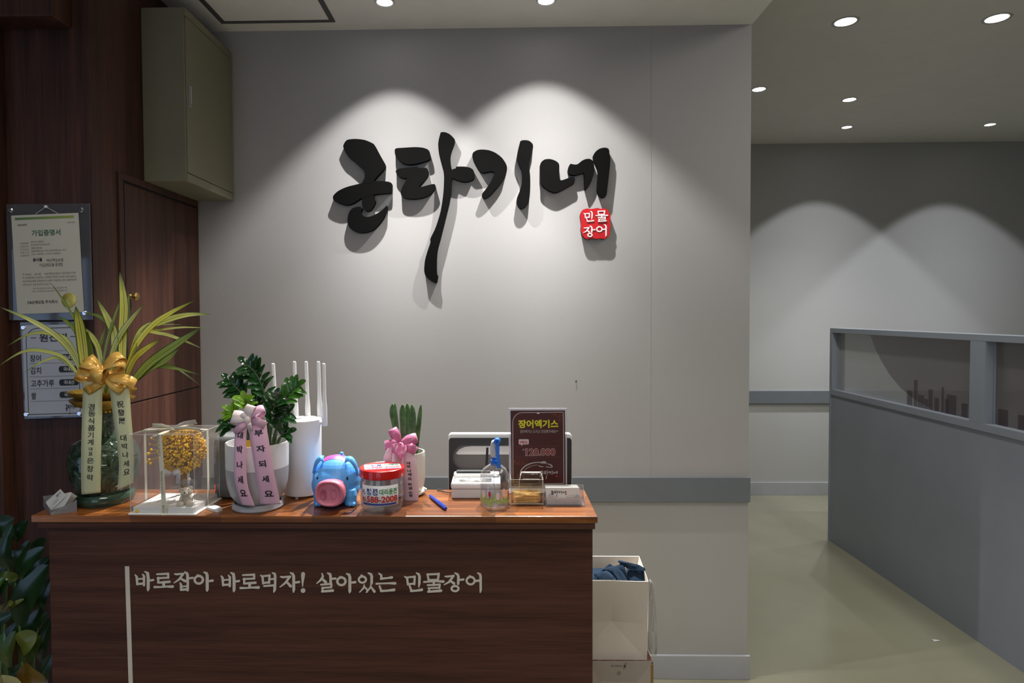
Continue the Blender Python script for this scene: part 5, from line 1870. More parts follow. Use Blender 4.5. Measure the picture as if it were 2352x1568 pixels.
sn = obj('snout', oval([(0.90, -0.020), (0.97, -0.006), (1.0, 0.002), (0.985, 0.009), (0.94, 0.0125), (0.86, 0.0135), (0.79, 0.0115), (0.765, 0.009), (0.5, 0.0085)], sc_, 0, 290 * K_, 256 * K_), M['snout'], t, smooth=True, angle=70)
for x in (395, 605):
    nc = q(x, 985, -0.060)
    no = oval([(1.0, 0.0070), (1.0, 0.0096), (0.86, 0.0098), (0.80, 0.0092)], nc, 0, 58 * K_, 96 * K_, 32)
    obj('nostril', no, M['snoutdark'], sn, smooth=True, angle=70)
for x, y in ((258, 682), (850, 684)):
    p = q(x, y, -0.040)
    # rest the eye on the face of the body ellipsoid
    best = None
    for s_ in range(60):
        d = -0.066 + s_ * 0.001
        pp_ = q(x, y, d)
        def inside(pp_):
            for cc, (rx_, ry_, rz_) in PIGE:
                if ((pp_.x - cc.x) / rx_) ** 2 + ((pp_.y - cc.y) / ry_) ** 2 + ((pp_.z - cc.z) / rz_) ** 2 < 1:
                    return True
            return False
        if inside(pp_):
            best = pp_
            break
    p = best or p
    obj('eye', G().ball(p + V(0, 0.0002, 0), (20 * K_, 0.0022, 38 * K_), 16, 10), M['black'], t, smooth=True)
# folded ears
for sgn, base_, tip_, mid_ in ((-1, (405, 300), (185, 560), (245, 330)), (1, (830, 310), (1070, 600), (1000, 370))):
    g = G()
    outer = [q(*p, d) for p, d in ((((395, 235), -0.006), ((300, 235), -0.010), ((215, 350), -0.010), ((168, 600), -0.004)) if sgn < 0 else (((845, 245), -0.006), ((950, 255), -0.012), ((1040, 400), -0.010), ((1085, 640), 0.004)))]
    inner = [q(*p, d) for p, d in ((((372, 370), -0.024), ((330, 330), -0.030), ((240, 430), -0.024), ((185, 600), -0.012)) if sgn < 0 else (((805, 375), -0.024), ((880, 345), -0.032), ((975, 450), -0.024), ((1060, 640), -0.004)))]
    rows = []
    for a_, b_ in zip(spline(outer, 5), spline(inner, 5)):
        a_, b_ = Vector(a_), Vector(b_)
        m_ = a_.lerp(b_, 0.5) + V(0, -0.006, 0.004)
        rows.append([a_, a_.lerp(m_, 0.6), m_, m_.lerp(b_, 0.6), b_])
    g.grid(rows)
    obj('ear', g, M['pig'], t, smooth=True, solid=0.0045, subsurf=1, angle=89)
# knob on the back and pink sash
kp = q(738, 185, 0.012)
g = G()
g.ball(kp, (0.0052, 0.005, 0.0045), 16, 10)
g.ball(kp + V(-0.003, -0.004, -0.003), (0.003, 0.003, 0.0026), 12, 8)
g.ball(kp + V(0.004, -0.003, -0.0035), (0.003, 0.003, 0.0026), 12, 8)
obj('top_knob', g, M['pig'], t, smooth=True)
cc = PIGE[0][0]
rx_, ry_, rz_ = 484 * K_ * 1.008, 0.052 * 1.008, 500 * K_ * 1.008
rows = []
for j in range(5):
    v_ = -0.42 + j * 0.11
    row = []
    for i in range(13):
        u_2 = -0.50 + i * (0.88 / 12)
        s_ = 1 - u_2 * u_2 - v_ * v_
        row.append(cc + V(rx_ * u_2, ry_ * v_ , rz_ * sqrt(max(s_, 0))))
    rows.append(row)
obj('back_sticker', G().grid(rows), plain('magenta_sticker', (0.60, 0.06, 0.30, 1), rough=0.4, var=0.25, vscale=150), t, smooth=True)

# ---------------------------------------------------------------- clear jar with a red lid
fr = base_at(878, 1181)
R_ = rpx(49, fr.y + 0.05)
YJ = fr.y + R_ * 0.95
JX = at(878, 1140, Y=YJ).x
R_ = rpx(49.5, YJ)
zz = lambda py: zat(878, py, YJ)
M['jarclear'] = clear('clear_jar_plastic', tint=(0.93, 0.93, 0.93, 1), refl=0.10, haze=0.03)
M['red'] = plain('red_lid_plastic', (0.56, 0.012, 0.010, 1), rough=0.25, coat=0.3, var=0.03)
M['label'] = plain('white_label_paper', (0.70, 0.69, 0.70, 1), rough=0.5, var=0.02)
M['blueink'] = plain('blue_print', (0.035, 0.045, 0.24, 1), rough=0.5)
M['redink'] = plain('red_print', (0.48, 0.020, 0.015, 1), rough=0.5)
M['greenprint'] = plain('green_print', (0.03, 0.22, 0.06, 1), rough=0.5)
t = thing('plastic_jar', 'empty clear plastic jar with a red screw lid and phone number label', 'jar', (JX, YJ, ZL))
zl0, zl1 = zz(1091), zz(1071)
RL = R_ * 1.05
prof = [(0.0, ZL + 0.004), (R_ * 0.55, ZL + 0.003), (R_ * 0.84, ZL), (R_ * 0.93, ZL + 0.004), (R_ * 0.97, ZL + 0.011), (R_ * 0.985, ZL + 0.016), (R_, ZL + 0.024), (R_, zz(1112)), (R_ * 0.985, zz(1107)), (R_, zz(1103)), (R_ * 0.93, zz(1096)), (R_ * 0.93, zl1 - 0.004)]
obj('body', G().lathe(prof, (JX, YJ, 0), n=72, close=False), M['jarclear'], t, smooth=True, solid=0.0009)
ld = obj('lid', G().lathe([(RL * 0.96, zl0), (RL, zl0 + 0.002), (RL, zl1 - 0.004), (RL * 0.985, zl1 - 0.001), (RL * 0.95, zl1), (RL * 0.90, zl1 - 0.0012), (0, zl1 - 0.0012)], (JX, YJ, 0), n=144, close=False, ripple=lambda a, h: (0.006 * (1 if int(a / (2 * pi) * 72 + .01) % 2 else 0)) if zl0 + .001 < h < zl1 - .003 else 0), M['red'], t, smooth=True, angle=30)
fr_ = lambda py: at(878, py, Y=YJ - R_).z
zl_a, zl_b = fr_(1116), fr_(1163)
a0, a1 = -pi / 2 - 0.92, -pi / 2 + 0.98
jf = lambda off: (lambda u, v: V(JX + (R_ + off) * cos(a0 + (a1 - a0) * u), YJ + (R_ + off) * sin(a0 + (a1 - a0) * u), zl_a + (zl_b - zl_a) * v))
f0 = jf(0.0006)
lb = obj('label_sheet', G().grid([[f0(i / 24, j / 2) for i in range(25)] for j in range(3)]), M['label'], t, smooth=True, solid=0.0002)


def jar_print(parent, fn, k=1):
    """the label's print: brand line, phone number, small blue strip, wave mark"""
    g = G(); write(g, '청룡', fn, (0.17, 0.13, 0.49, 0.47), 0.025); obj('blue_lettering', g, M['blueink'], parent)
    g = G(); write(g, '대리운전', fn, (0.51, 0.15, 0.95, 0.44), 0.03); obj('green_lettering', g, M['greenprint'], parent)
    g = G(); write(g, '588-2008', fn, (0.185, 0.51, 0.965, 0.825), 0.035); write(g, '053-', fn, (0.03, 0.60, 0.17, 0.80), 0.03); obj('number_lettering', g, M['redink'], parent)
    g = G(); rect_n(g, fn, 0.07, 0.865, 0.93, 0.955); obj('blue_strip', g, M['blueink'], parent)
    g = G()
    for x0, y0, s_ in ((0.03, 0.30, 1.0), (0.08, 0.22, 0.8), (0.105, 0.35, 0.9)):
        for k_ in range(2):
            pts = [(x0 + 0.022 * s_ * cos(a), y0 + 0.03 * k_ + 0.085 * s_ * sin(a), 0.014) for a in [i * 0.7 for i in range(6)]]
            brush2(g, pts, fn)
    obj('wave_mark', g, M['blueink'], parent)


def brush2(g, pts, fn):
    """thin curved line on a surface"""
    for (x0, y0, w0_), (x1, y1, w1_) in zip(pts[:-1], pts[1:]):
        dx, dy = x1 - x0, y1 - y0
        L_ = sqrt(dx * dx + dy * dy) or 1
        nx, ny = -dy / L_, dx / L_
        g.add([fn(x0 + nx * w0_ / 2, y0 + ny * w0_ / 2), fn(x1 + nx * w1_ / 2, y1 + ny * w1_ / 2), fn(x1 - nx * w1_ / 2, y1 - ny * w1_ / 2), fn(x0 - nx * w0_ / 2, y0 - ny * w0_ / 2)], [(0, 1, 2, 3)])


jar_print(lb, jf(0.0010))
ztop = zl1 - 0.0012
tq = [at(*ZP(x, y), Z=ztop + 0.0004) for x, y in ((1180, 408), (1895, 378), (1932, 472), (1200, 510))]
ls = obj('lid_label', G().hexa(tq, (0, 0, 0.0003)), M['label'], t)
jar_print(ls, quad_fn(*tq, off=(0, 0, 0.0006)))

# ---------------------------------------------------------------- ribbed white pot with upright leaves
ZC_ = lambda x, y: (860 + x / 6.272, 910 + y / 6.272)
fr = base_at(935, 1146)
R_ = rpx(44, fr.y + 0.045)
YC_ = fr.y + R_
CX_ = at(933, 1090, Y=YC_).x
zz = lambda py: zat(933, py, YC_)
rr = lambda px: rpx(px, YC_)
M['ivory'] = plain('ivory_ribbed_ceramic', (0.62, 0.60, 0.54, 1), rough=0.45, var=0.03)
t = thing('snake_plant', 'short upright snake plant in a ribbed ivory pot behind the jar', 'potted plant', (CX_, YC_, ZL))
obj('saucer', G().lathe([(0.0, ZL), (rr(36), ZL), (rr(44), ZL + 0.006), (rr(45), ZL + 0.011), (rr(42), ZL + 0.011), (rr(34), ZL + 0.004), (0, ZL + 0.004)], (CX_, YC_, 0), n=48, close=False), M['ivory'], t, smooth=True)
kn = at(978, 1123, Y=YC_)
obj('saucer_knob', G().ball(V(CX_ + rr(45), YC_ - 0.004, ZL + 0.012), 0.0042, 14, 10), M['ivory'], t, smooth=True)
zr = zz(1036)
rib = lambda a, h: 0.012 * sin(a * 44) if ZL + 0.012 < h < zr - 0.012 else 0
obj('pot', G().lathe([(0, ZL + 0.0045), (rr(30), ZL + 0.0045), (rr(35), ZL + 0.008), (rr(41), ZL + 0.024), (rr(43), ZL + 0.04), (rr(43.5), zr - 0.014), (rr(43.5), zr - 0.006), (rr(43), zr), (rr(40), zr), (rr(39), zr - 0.008), (rr(39), zr - 0.03)], (CX_, YC_, 0), n=264, close=False, ripple=rib), M['ivory'], t, smooth=True, angle=60)
obj('soil', G().lathe([(0, zr - 0.014), (rr(39.4), zr - 0.014)], (CX_, YC_, 0), n=40, close=False), M['soil'], t)
M['snake'] = plain('banded_snake_leaf', (0.075, 0.150, 0.050, 1), rough=0.4, var=0.45, vscale=55)
for k_, (pts, wd, dy) in enumerate((([(330, 860), (300, 460), (262, 240), (262, 102)], 80, 0.010), ([(335, 860), (330, 500), (305, 260), (297, 96)], 56, 0.000), ([(425, 860), (420, 500), (412, 250), (406, 112)], 94, -0.010), ([(490, 860), (487, 500), (480, 250), (474, 96)], 86, 0.004), ([(565, 860), (566, 500), (555, 260), (541, 110)], 84, -0.004), ([(598, 860), (622, 600), (650, 320), (672, 108)], 62, 0.006))):
    P = spline(pts, 7)
    g = G()
    p3 = [at(*ZC_(x, y), Y=YC_ + dy) for x, y in P]
    p3[0].z = zr - 0.016
    leaf(g, p3, rpx(wd / 6.272, YC_), up=(0, -1, 0.1), fold=0.55, shape=lambda t: min(1, 0.75 + 0.5 * t) * (1 if t < 0.6 else max(0.02, 1 - ((t - 0.6) / 0.4) ** 2.2)), nacross=7)
    obj('leaf', g, M['snake'], t, smooth=True, angle=80, solid=0.002)
# satin bow and pale lettered ribbons
M['rose'] = plain('rose_satin_ribbon', (0.52, 0.13, 0.27, 1), rough=0.26, var=0.08, sheen=0.3)
M['palepink'] = plain('very_pale_pink_ribbon', (0.68, 0.50, 0.56, 1), rough=0.5, var=0.03)
YB_ = YC_ - rr(43) - 0.010
bc = at(*ZC_(378, 680), Y=YB_)
tr = thing('ribbon_bow', 'rose satin bow with pale lettered ribbons on the ribbed ivory pot', 'ribbon', bc)
U = rpx(1 / 6.272, YB_)
for ang, ln, wd, pf_, roll, (ox, oy) in ((118, 245, 130, 0.42, 25, (-10, 0)), (20, 255, 140, 0.42, -25, (0, 0)), (190, 235, 120, 0.5, 25, (0, -10)), (-30, 235, 130, 0.5, -25, (20, 0))):
    g = G()
    bow_loop(g, bc + V(ox * U, 0, -oy * U), ang, ln * U, wd * U, pf_, roll=roll)
    obj('loop', g, M['rose'], tr, smooth=True, solid=0.0004)
f0, f1 = ZC_(250, 740), ZC_(470, 740)
g = G()
g.grid([[at(*ZC_(x, y), Y=YB_ - 0.010 - 0.006 * k_ + 0.003 * abs(i - 2)) for i, (x, y) in enumerate(row)] for k_, row in enumerate(([(345, 665), (362, 662), (380, 660), (398, 662), (415, 668)], [(265, 690), (320, 690), (378, 700), (430, 700), (462, 715)], [(245, 790), (310, 800), (380, 810), (425, 810), (462, 770)], [(250, 800), (330, 850), (380, 928), (420, 860), (460, 780)]))])
obj('bow_end', g, M['rose'], tr, smooth=True, solid=0.0004)
obj('knot', G().ball(bc + V(0, -0.012, 0), (0.006, 0.005, 0.006), 14, 10), M['rose'], tr, smooth=True)
L1 = Ribbon([(ZC_(245, 700), ZC_(360, 700), YB_), (ZC_(180, 770), ZC_(270, 790), YB_ - 0.004), (ZC_(130, 900), ZC_(250, 930), YB_ - 0.006), (ZC_(115, 1150), ZC_(235, 1180), YB_ - 0.004), (ZC_(150, 1490), ZC_(260, 1500), YB_ - 0.002)], bow=0.002)
obj('tail', L1.geo(), M['palepink'], tr, smooth=True, solid=0.0004)
L3 = Ribbon([(ZC_(250, 760), ZC_(400, 760), YB_ + 0.004), (ZC_(255, 860), ZC_(420, 880), YB_ + 0.002), (ZC_(250, 1100), ZC_(420, 1100), YB_ + 0.003)], bow=0.001)
obj('tail', L3.geo(), M['palepink'], tr, smooth=True, solid=0.0004)
L2 = Ribbon([(ZC_(430, 760), ZC_(545, 760), YB_ - 0.002), (ZC_(428, 860), ZC_(580, 860), YB_ - 0.006), (ZC_(415, 990), ZC_(606, 990), YB_ - 0.009), (ZC_(416, 1180), ZC_(624, 1180), YB_ - 0.010), (ZC_(425, 1350), ZC_(633, 1350), YB_ - 0.007), (ZC_(430, 1506), ZC_(638, 1510), YB_ - 0.002)], bow=0.002)
tl = obj('tail', L2.geo(), M['palepink'], tr, smooth=True, solid=0.0004)
for part_ in ((('대', 492, 957, 52, 48), ('박', 498, 1007, 56, 46), ('나', 504, 1068, 58, 50), ('세', 508, 1120, 58, 50), ('요', 512, 1180, 60, 44)),
              (('하', 515, 1265, 60, 52), ('섬', 518, 1318, 54, 50), ('수', 521, 1382, 60, 46), ('영', 523, 1424, 52, 46))):
    g = G()
    for ch, x, y, sx, sy in part_:
        L2.char(g, ch, *ZC_(x, y), sx / 6.272, sy / 6.272, bold=0.03)
    obj('lettering', g, M['ribbonink'], tl)

# ---------------------------------------------------------------- blue pen
a_, b_ = base_at(986, 1141), base_at(1024, 1172)
rP = 0.0048
a_.z = b_.z = ZL + rP
d = (b_ - a_)
t = thing('ballpoint_pen', 'blue ballpoint pen lying on the ledge between jar and spray bottle', 'pen', (a_ + b_) / 2)
M['penblue'] = plain('royal_blue_plastic', (0.012, 0.045, 0.36, 1), rough=0.3, coat=0.2)
fp = lambda s_: a_ + d * s_
obj('barrel', G().tube([fp(0.0), fp(0.05), fp(0.12), fp(0.70)], [0.0014, 0.0026, rP * 0.9, rP * 0.95], 16), M['penblue'], t, smooth=True)
obj('cap', G().tube([fp(0.68), fp(0.70), fp(0.93), fp(0.95), fp(1.0)], [rP * 0.98, rP, rP, rP * 0.8, rP * 0.75], 16), M['penblue'], t, smooth=True)
sdv = V(d.y, -d.x, 0).normalized()
obj('clip', G().hexa([fp(0.60) + up * 0.0058 - sdv * .0012, fp(0.60) + up * 0.0058 + sdv * .0012, fp(0.94) + up * 0.0058 + sdv * .0012, fp(0.94) + up * 0.0058 - sdv * .0012], up * -0.0012), M['penblue'], t)
# ---------------------------------------------------------------- till screen seen from behind, standing on the lower worktop
ZG = lambda x, y: (860 + x / 4.3556, 880 + y / 4.3556)
YM = 1.80
M['tillblack'] = plain('till_black_plastic', (0.018, 0.018, 0.019, 1), rough=0.4)
M['tillwhite'] = plain('till_white_plastic', (0.70, 0.70, 0.68, 1), rough=0.35, var=0.01)
M['tillgrey'] = plain('till_grey_plastic', (0.12, 0.115, 0.11, 1), rough=0.35, var=0.02)
pm = lambda x, y, d=0.0: at(*ZG(x, y), Y=YM + d)


def rrect(x0, y0, x1, y1, r, n=6, rb=None):
    rb = r if rb is None else rb
    o = []
    for cx, cy, a, q_ in ((x0 + r, y0 + r, pi, r), (x1 - r, y0 + r, 1.5 * pi, r), (x1 - rb, y1 - rb, 0, rb), (x0 + rb, y1 - rb, 0.5 * pi, rb)):
        for i in range(n + 1):
            t = a + pi / 2 * i / n
            o.append((cx + q_ * cos(t), cy + q_ * sin(t)))
    return o


mz = pm(1350, 1240)
t = thing('till_monitor', 'white-rimmed till screen seen from behind, rear of the ledge', 'monitor', (pm(1355, 800).x, YM + 0.03, 0.0))
g = G().prism([pm(x, y, 0.0125) for x, y in rrect(738, 505, 1978, 1115, 36)], (0, 0.026, 0))
obj('screen_shell', g, M['tillwhite'], t, bevel=0.002)
# black rear with a big rounded opening
outer = rrect(744, 546, 1972, 1120, 30)
inner = rrect(786, 618, 1930, 858, 105)
g = G()
n = len(outer)
vs = [pm(x, y, 0.0) for x, y in outer] + [pm(x, y, 0.0) for x, y in inner] + [pm(x, y, 0.012) for x, y in inner] + [pm(x, y, 0.0135) for x, y in outer]
fs = [(i, (i + 1) % n, n + (i + 1) % n, n + i) for i in range(n)] + [(n + i, n + (i + 1) % n, 2 * n + (i + 1) % n, 2 * n + i) for i in range(n)] + [(i, 3 * n + i, 3 * n + (i + 1) % n, (i + 1) % n) for i in range(n)]
g.add(vs, fs)
obj('rear_frame', g, M['tillblack'], t)
obj('recess', G().prism([pm(x, y, 0.010) for x, y in inner], (0, 0.002, 0)), M['tillgrey'], t)
wing = [(815, 700), (850, 660), (905, 635), (980, 627), (1800, 627), (1870, 650), (1900, 700), (1880, 712), (835, 712)]
obj('white_wing', G().prism([pm(x, y, 0.0085) for x, y in wing], (0, 0.002, 0)), M['tillwhite'], t)
obj('neck', G().box((pm(1250, 900).x, YM + 0.034, 0.775), (pm(1450, 900).x, YM + 0.075, pm(1350, 900).z)), M['tillblack'], t, bevel=0.004)
obj('foot', G().box((pm(900, 900).x, YM - 0.01, 0.755), (pm(1500, 900).x, YM + 0.15, 0.778)), M['tillblack'], t, bevel=0.004)
obj('pedestal', G().box((pm(960, 900).x, YM + 0.02, 0.0), (pm(1120, 900).x, YM + 0.10, 0.755)), M['tillblack'], t, bevel=0.004)

# ---------------------------------------------------------------- white receipt printer on the ledge
YT = base_at(1070, 1146).y
x0, x1 = at(1035.5, 1130, Y=YT).x, at(1150, 1130, Y=YT).x
zt0 = at(1070, 1109, Y=YT).z
zmid = at(1070, 1124, Y=YT).z
dpt = YBK - YT - 0.004
t = thing('receipt_printer', 'white receipt printer box with a clear window, left of the spray bottle', 'printer', ((x0 + x1) / 2, YT, ZL))
obj('base', G().box((x0 + 0.001, YT + 0.002, ZL + 0.0006), (x1 - 0.001, YBK - 0.004, zmid)), plain('printer_pale_grey', (0.56, 0.54, 0.52, 1), rough=0.45, var=0.01), t, bevel=0.003)
obj('cover', G().box((x0, YT, zmid), (x1, YBK - 0.003, zt0)), M['tillwhite'], t, bevel=0.005)
zr_ = zt0 + 0.009
obj('rear_block', G().box((x0 + 0.003, YBK - 0.030, zt0 - 0.002), (x1 - 0.003, YBK - 0.002, zr_)), M['tillwhite'], t, bevel=0.003)
obj('paper_slot', G().box((x0 + 0.010, YBK - 0.025, zr_ - 0.001), (x1 - 0.026, YBK - 0.008, zr_ + 0.006)), M['black'], t, bevel=0.001)
fnT = lambda u, v: V(x0 + (x1 - x0) * u, YT + 0.006 + (YBK - 0.034 - YT - 0.008) * (1 - v), zt0 + 0.0006)
g = G()
rect(g, fnT, 0.16, 0.12, 0.82, 0.92)
obj('window', g, plain('glossy_silver_window', (0.42, 0.42, 0.40, 1), rough=0.12, metal=0.5, var=0.7, vscale=45), t)
g = G()
for k_ in range(2):
    g.box((x0 + 0.006, YT + 0.022 + 0.020 * k_, zt0), (x0 + 0.0085, YT + 0.026 + 0.020 * k_, zt0 + 0.0012))
obj('button', g, M['black'], t)
p0, p1 = at(*ZG(1122, 860), Y=YBK - 0.004), at(*ZG(1130, 640), Y=YBK - 0.004)
obj('antenna', G().tube([V(p0.x, p0.y, zr_ - 0.004), p0.lerp(p1, 0.3), p1], [rpx(3.6, 1.67), rpx(3.4, 1.67), rpx(2.7, 1.67)], 12), M['black'], t, smooth=True)
# its black cable
cb = [at(*ZG(765, 1098), Z=ZL + 0.006), at(*ZG(700, 1085), Z=ZL + 0.003), at(*ZG(650, 1070), Z=ZL + 0.003), at(*ZG(632, 1050), Z=ZL + 0.003), at(*ZG(650, 1038), Z=ZL + 0.002), at(*ZG(690, 1055), Z=ZL + 0.002)]
cb[0].y = max(cb[0].y, YT + 0.01); cb[0].x = x0 + 0.0012
for p in cb:
    p.y = min(p.y, YBK - 0.004)
obj('cable', G().tube([Vector(p) for p in spline(cb, 6)], 0.0013, 8), M['black'], t, smooth=True)

# ---------------------------------------------------------------- spray bottle
fr = base_at(1136.5, 1168)
R_ = rpx(34, fr.y + 0.035)
YSB = fr.y + R_ * 0.95
SX = at(1136.5, 1130, Y=YSB).x
zz = lambda py: zat(1136.5, py, YSB)
rr = lambda px: rpx(px, YSB)
t = thing('spray_bottle', 'clear spray bottle with a blue nozzle and small plant pictures', 'spray bottle', (SX, YSB, ZL))
M['bottle'] = clear('clear_bottle_plastic', tint=(0.94, 0.94, 0.95, 1), refl=0.14, haze=0.03)
M['water'] = clear('water_in_bottle', tint=(0.93, 0.95, 0.95, 1), refl=0.08)
M['sprayblue'] = plain('bright_blue_plastic', (0.012, 0.13, 0.56, 1), rough=0.35)
zs = zz(1068)
prof = [(0.0, ZL + 0.003), (rr(26), ZL + 0.001), (rr(31), ZL), (rr(34), ZL + 0.006), (rr(33), zz(1143)), (rr(33.3), zz(1110)), (rr(33), zz(1103)), (rr(34), zz(1098)), (rr(32), zz(1086)), (rr(27), zz(1076)), (rr(19), zz(1070)), (rr(12), zz(1066)), (rr(9.5), zz(1062))]
obj('bottle', G().lathe(prof, (SX, YSB, 0), n=64, close=False), M['bottle'], t, smooth=True, solid=0.0007)
obj('water', G().lathe([(rr(30), ZL + 0.0035), (rr(32.4), ZL + 0.008), (rr(32), zz(1150)), (0.0, zz(1150))], (SX, YSB, 0), n=56, close=True), M['water'], t, smooth=True)
obj('dip_tube', G().tube([V(SX, YSB, zz(1066)), V(SX - 0.003, YSB, zz(1110)), V(SX + 0.008, YSB + 0.004, ZL + 0.006)], 0.0016, 8), M['frostplastic'], t, smooth=True)
# printed grass, daisies and apples round the lower body
R2 = rr(34.3)
sf = lambda off: (lambda u, v: V(SX + (R2 + off) * cos(-pi / 2 + u), YSB + (R2 + off) * sin(-pi / 2 + u), zz(1148) + v * (zz(1108) - zz(1148)) ))
rng = random.Random(11)
g = G(); f = sf(0.0002)
M['printgreen'] = plain('lime_print', (0.36, 0.44, 0.14, 1), rough=0.5, var=0.25, vscale=150)
for k_ in range(16):
    u, v = -1.25 + 2.5 * k_ / 15, rng.uniform(0.10, 0.42)
    r_ = rng.uniform(0.07, 0.13)
    g.add([f(u + r_ * cos(a * pi / 8), v * 0.8 + r_ * 2.2 * sin(a * pi / 8)) for a in range(16)], [tuple(range(16))])
obj('printed_grass', g, M['printgreen'], t)
g = G(); f = sf(0.0005)
for u, v in ((-0.35, 0.55), (1.1, 0.5)):
    g.add([f(u + 0.09 * cos(a * pi / 8), v + 0.17 * sin(a * pi / 8)) for a in range(16)], [tuple(range(16))])
    rect(g, f, u - 0.015, v - 0.35, u + 0.015, v - 0.1)
obj('printed_apple', g, M['redink'], t)
f = sf(0.0004)
M['daisy'] = plain('pale_pink_print', (0.75, 0.60, 0.58, 1), rough=0.5)
for u, v in ((-0.85, 0.5), (0.2, 0.45), (0.65, 0.62)):
    g = G()
    for k_ in range(6):
        a0_ = k_ * pi / 3
        cu, cv = u + 0.07 * cos(a0_), v + 0.13 * sin(a0_)
        g.add([f(cu + 0.055 * cos(a * pi / 6), cv + 0.10 * sin(a * pi / 6)) for a in range(12)], [tuple(range(12))])
    obj('printed_daisy', g, M['daisy'], t)
# pump head
obj('collar', G().lathe([(rr(9.8), zz(1067)), (rr(10), zz(1062)), (rr(9.6), zz(1056)), (rr(6.5), zz(1055)), (rr(6.2), zz(1050)), (0, zz(1050))], (SX, YSB, 0), n=40, close=False, ripple=lambda a, h: 0.02 * sin(a * 20)), M['sprayblue'], t, smooth=True)
hd = lambda x, y, d=0.0: at(*ZG(x, y), Y=YSB + d)
body_ = [(1162, 742), (1158, 690), (1160, 625), (1172, 585), (1195, 574), (1225, 580), (1230, 640), (1212, 742)]
obj('pump_body', G().prism([hd(x, y, -0.009) for x, y in chaikin(body_, 1, 0.25)], (0, 0.018, 0)), plain('clear_white_pump', (0.66, 0.66, 0.66, 1), rough=0.3, trans=0.35), t, bevel=0.002)
nzc = hd(1226, 588, -0.022)
obj('nozzle', G().lathe([(0.0, -0.020), (rr(7.6), -0.020), (rr(7.6), -0.002), (rr(6.8), 0.0), (rr(2.6), 0.0), (rr(2.4), -0.003), (rr(1.0), -0.003)], nzc, n=36, axis=(-0.05, -1, 0.02), close=False), M['sprayblue'], t, smooth=True, angle=30)
lv = [(1206, 640), (1218, 720), (1224, 850), (1266, 850), (1262, 780), (1250, 700), (1252, 620), (1236, 610)]
obj('trigger', G().prism([hd(x, y, -0.030 + 0.010 * (850 - y) / 240) for x, y in lv], (0, 0.005, 0)), M['sprayblue'], t, bevel=0.001)

# ---------------------------------------------------------------- toothpick box
ZT_ = lambda x, y: (1080 + x / 6.032, 920 + y / 6.032)
a_, b_ = base_at(*ZT_(560, 1452)), base_at(*ZT_(1012, 1452))
YTB = (a_.y + b_.y) / 2
x0, x1 = a_.x + 0.0005, b_.x
hF = at(1210, 1101, Y=YTB).z
t = thing('toothpick_box', 'clear acrylic toothpick box with a curved flap, before the price stand', 'box', ((x0 + x1) / 2, YTB, ZL))
TBD = 0.055
w_ = 0.0014
M['boxac'] = clear('clear_acrylic_box', tint=(0.95, 0.93, 0.88, 1), refl=0.08)
obj('floor_plate', G().box((x0, YTB, ZL + 0.0003), (x1, YTB + TBD, ZL + 0.005)), M['boxac'], t)
for nm, lo, hi in (('front_wall', (x0, YTB, ZL + 0.005), (x1, YTB + w_, hF)), ('back_wall', (x0, YTB + TBD - w_, ZL + 0.005), (x1, YTB + TBD, hF)), ('side_wall', (x0, YTB + w_, ZL + 0.005), (x0 + w_, YTB + TBD - w_, hF)), ('side_wall', (x1 - w_, YTB + w_, ZL + 0.005), (x1, YTB + TBD - w_, hF))):
    obj(nm, G().box(lo, hi), M['boxac'], t)
M['acedge'] = plain('bright_acrylic_edge', (0.72, 0.70, 0.64, 1), rough=0.25)
g = G()
for x in (x0, x1):
    g.tube([V(x, YTB, ZL + 0.001), V(x, YTB, hF)], 0.0005, 6)
    g.tube([V(x, YTB, hF), V(x, YTB + TBD, hF)], 0.0004, 6)
g.tube([V(x0, YTB, hF), V(x1, YTB, hF)], 0.0004, 6)
g.tube([V(x0, YTB, ZL + 0.004), V(x1, YTB, ZL + 0.004)], 0.0008, 6)
obj('bright_edges', g, M['acedge'], t)
# curved flap with knob leaning out of the top
fl = [(712, 985), (970, 985), (1000, 1075), (1008, 1180), (995, 1265), (690, 1265), (678, 1180), (690, 1075)]
rows = []
for (xl, xr, y, d) in ((712, 972, 986, 0.026), (698, 990, 1030, 0.014), (686, 1004, 1090, 0.008), (680, 1008, 1160, 0.006), (684, 1000, 1225, 0.007), (692, 990, 1275, 0.010)):
    rows.append([at(1080 + (xl + (xr - xl) * i / 6) / 6.032, 920 + y / 6.032, Y=YTB + d) for i in range(7)])
for r_ in rows:
    for p in r_:
        p.x = min(max(p.x, x0 + 0.002), x1 - 0.002)
fp_ = obj('flap', G().grid(rows), M['boxac'], t, smooth=True, solid=0.0016)
g = G()
for e in (0, 6):
    g.tube([r_[e] for r_ in rows], 0.0006, 6)
g.tube(rows[0], 0.0009, 6)
obj('flap_edges', g, M['acedge'], t)
kc = at(*ZT_(836, 1190), Y=YTB + 0.0045)
kc.y = YTB - 0.0005
obj('knob', G().lathe([(0.0085, 0), (0.0082, 0.002), (0.005, 0.004), (0.0045, 0.007), (0.0055, 0.010), (0.003, 0.012), (0, 0.0125)], kc, n=28, axis=(0, -1, 0), close=False), M['boxac'], fp_, smooth=True)
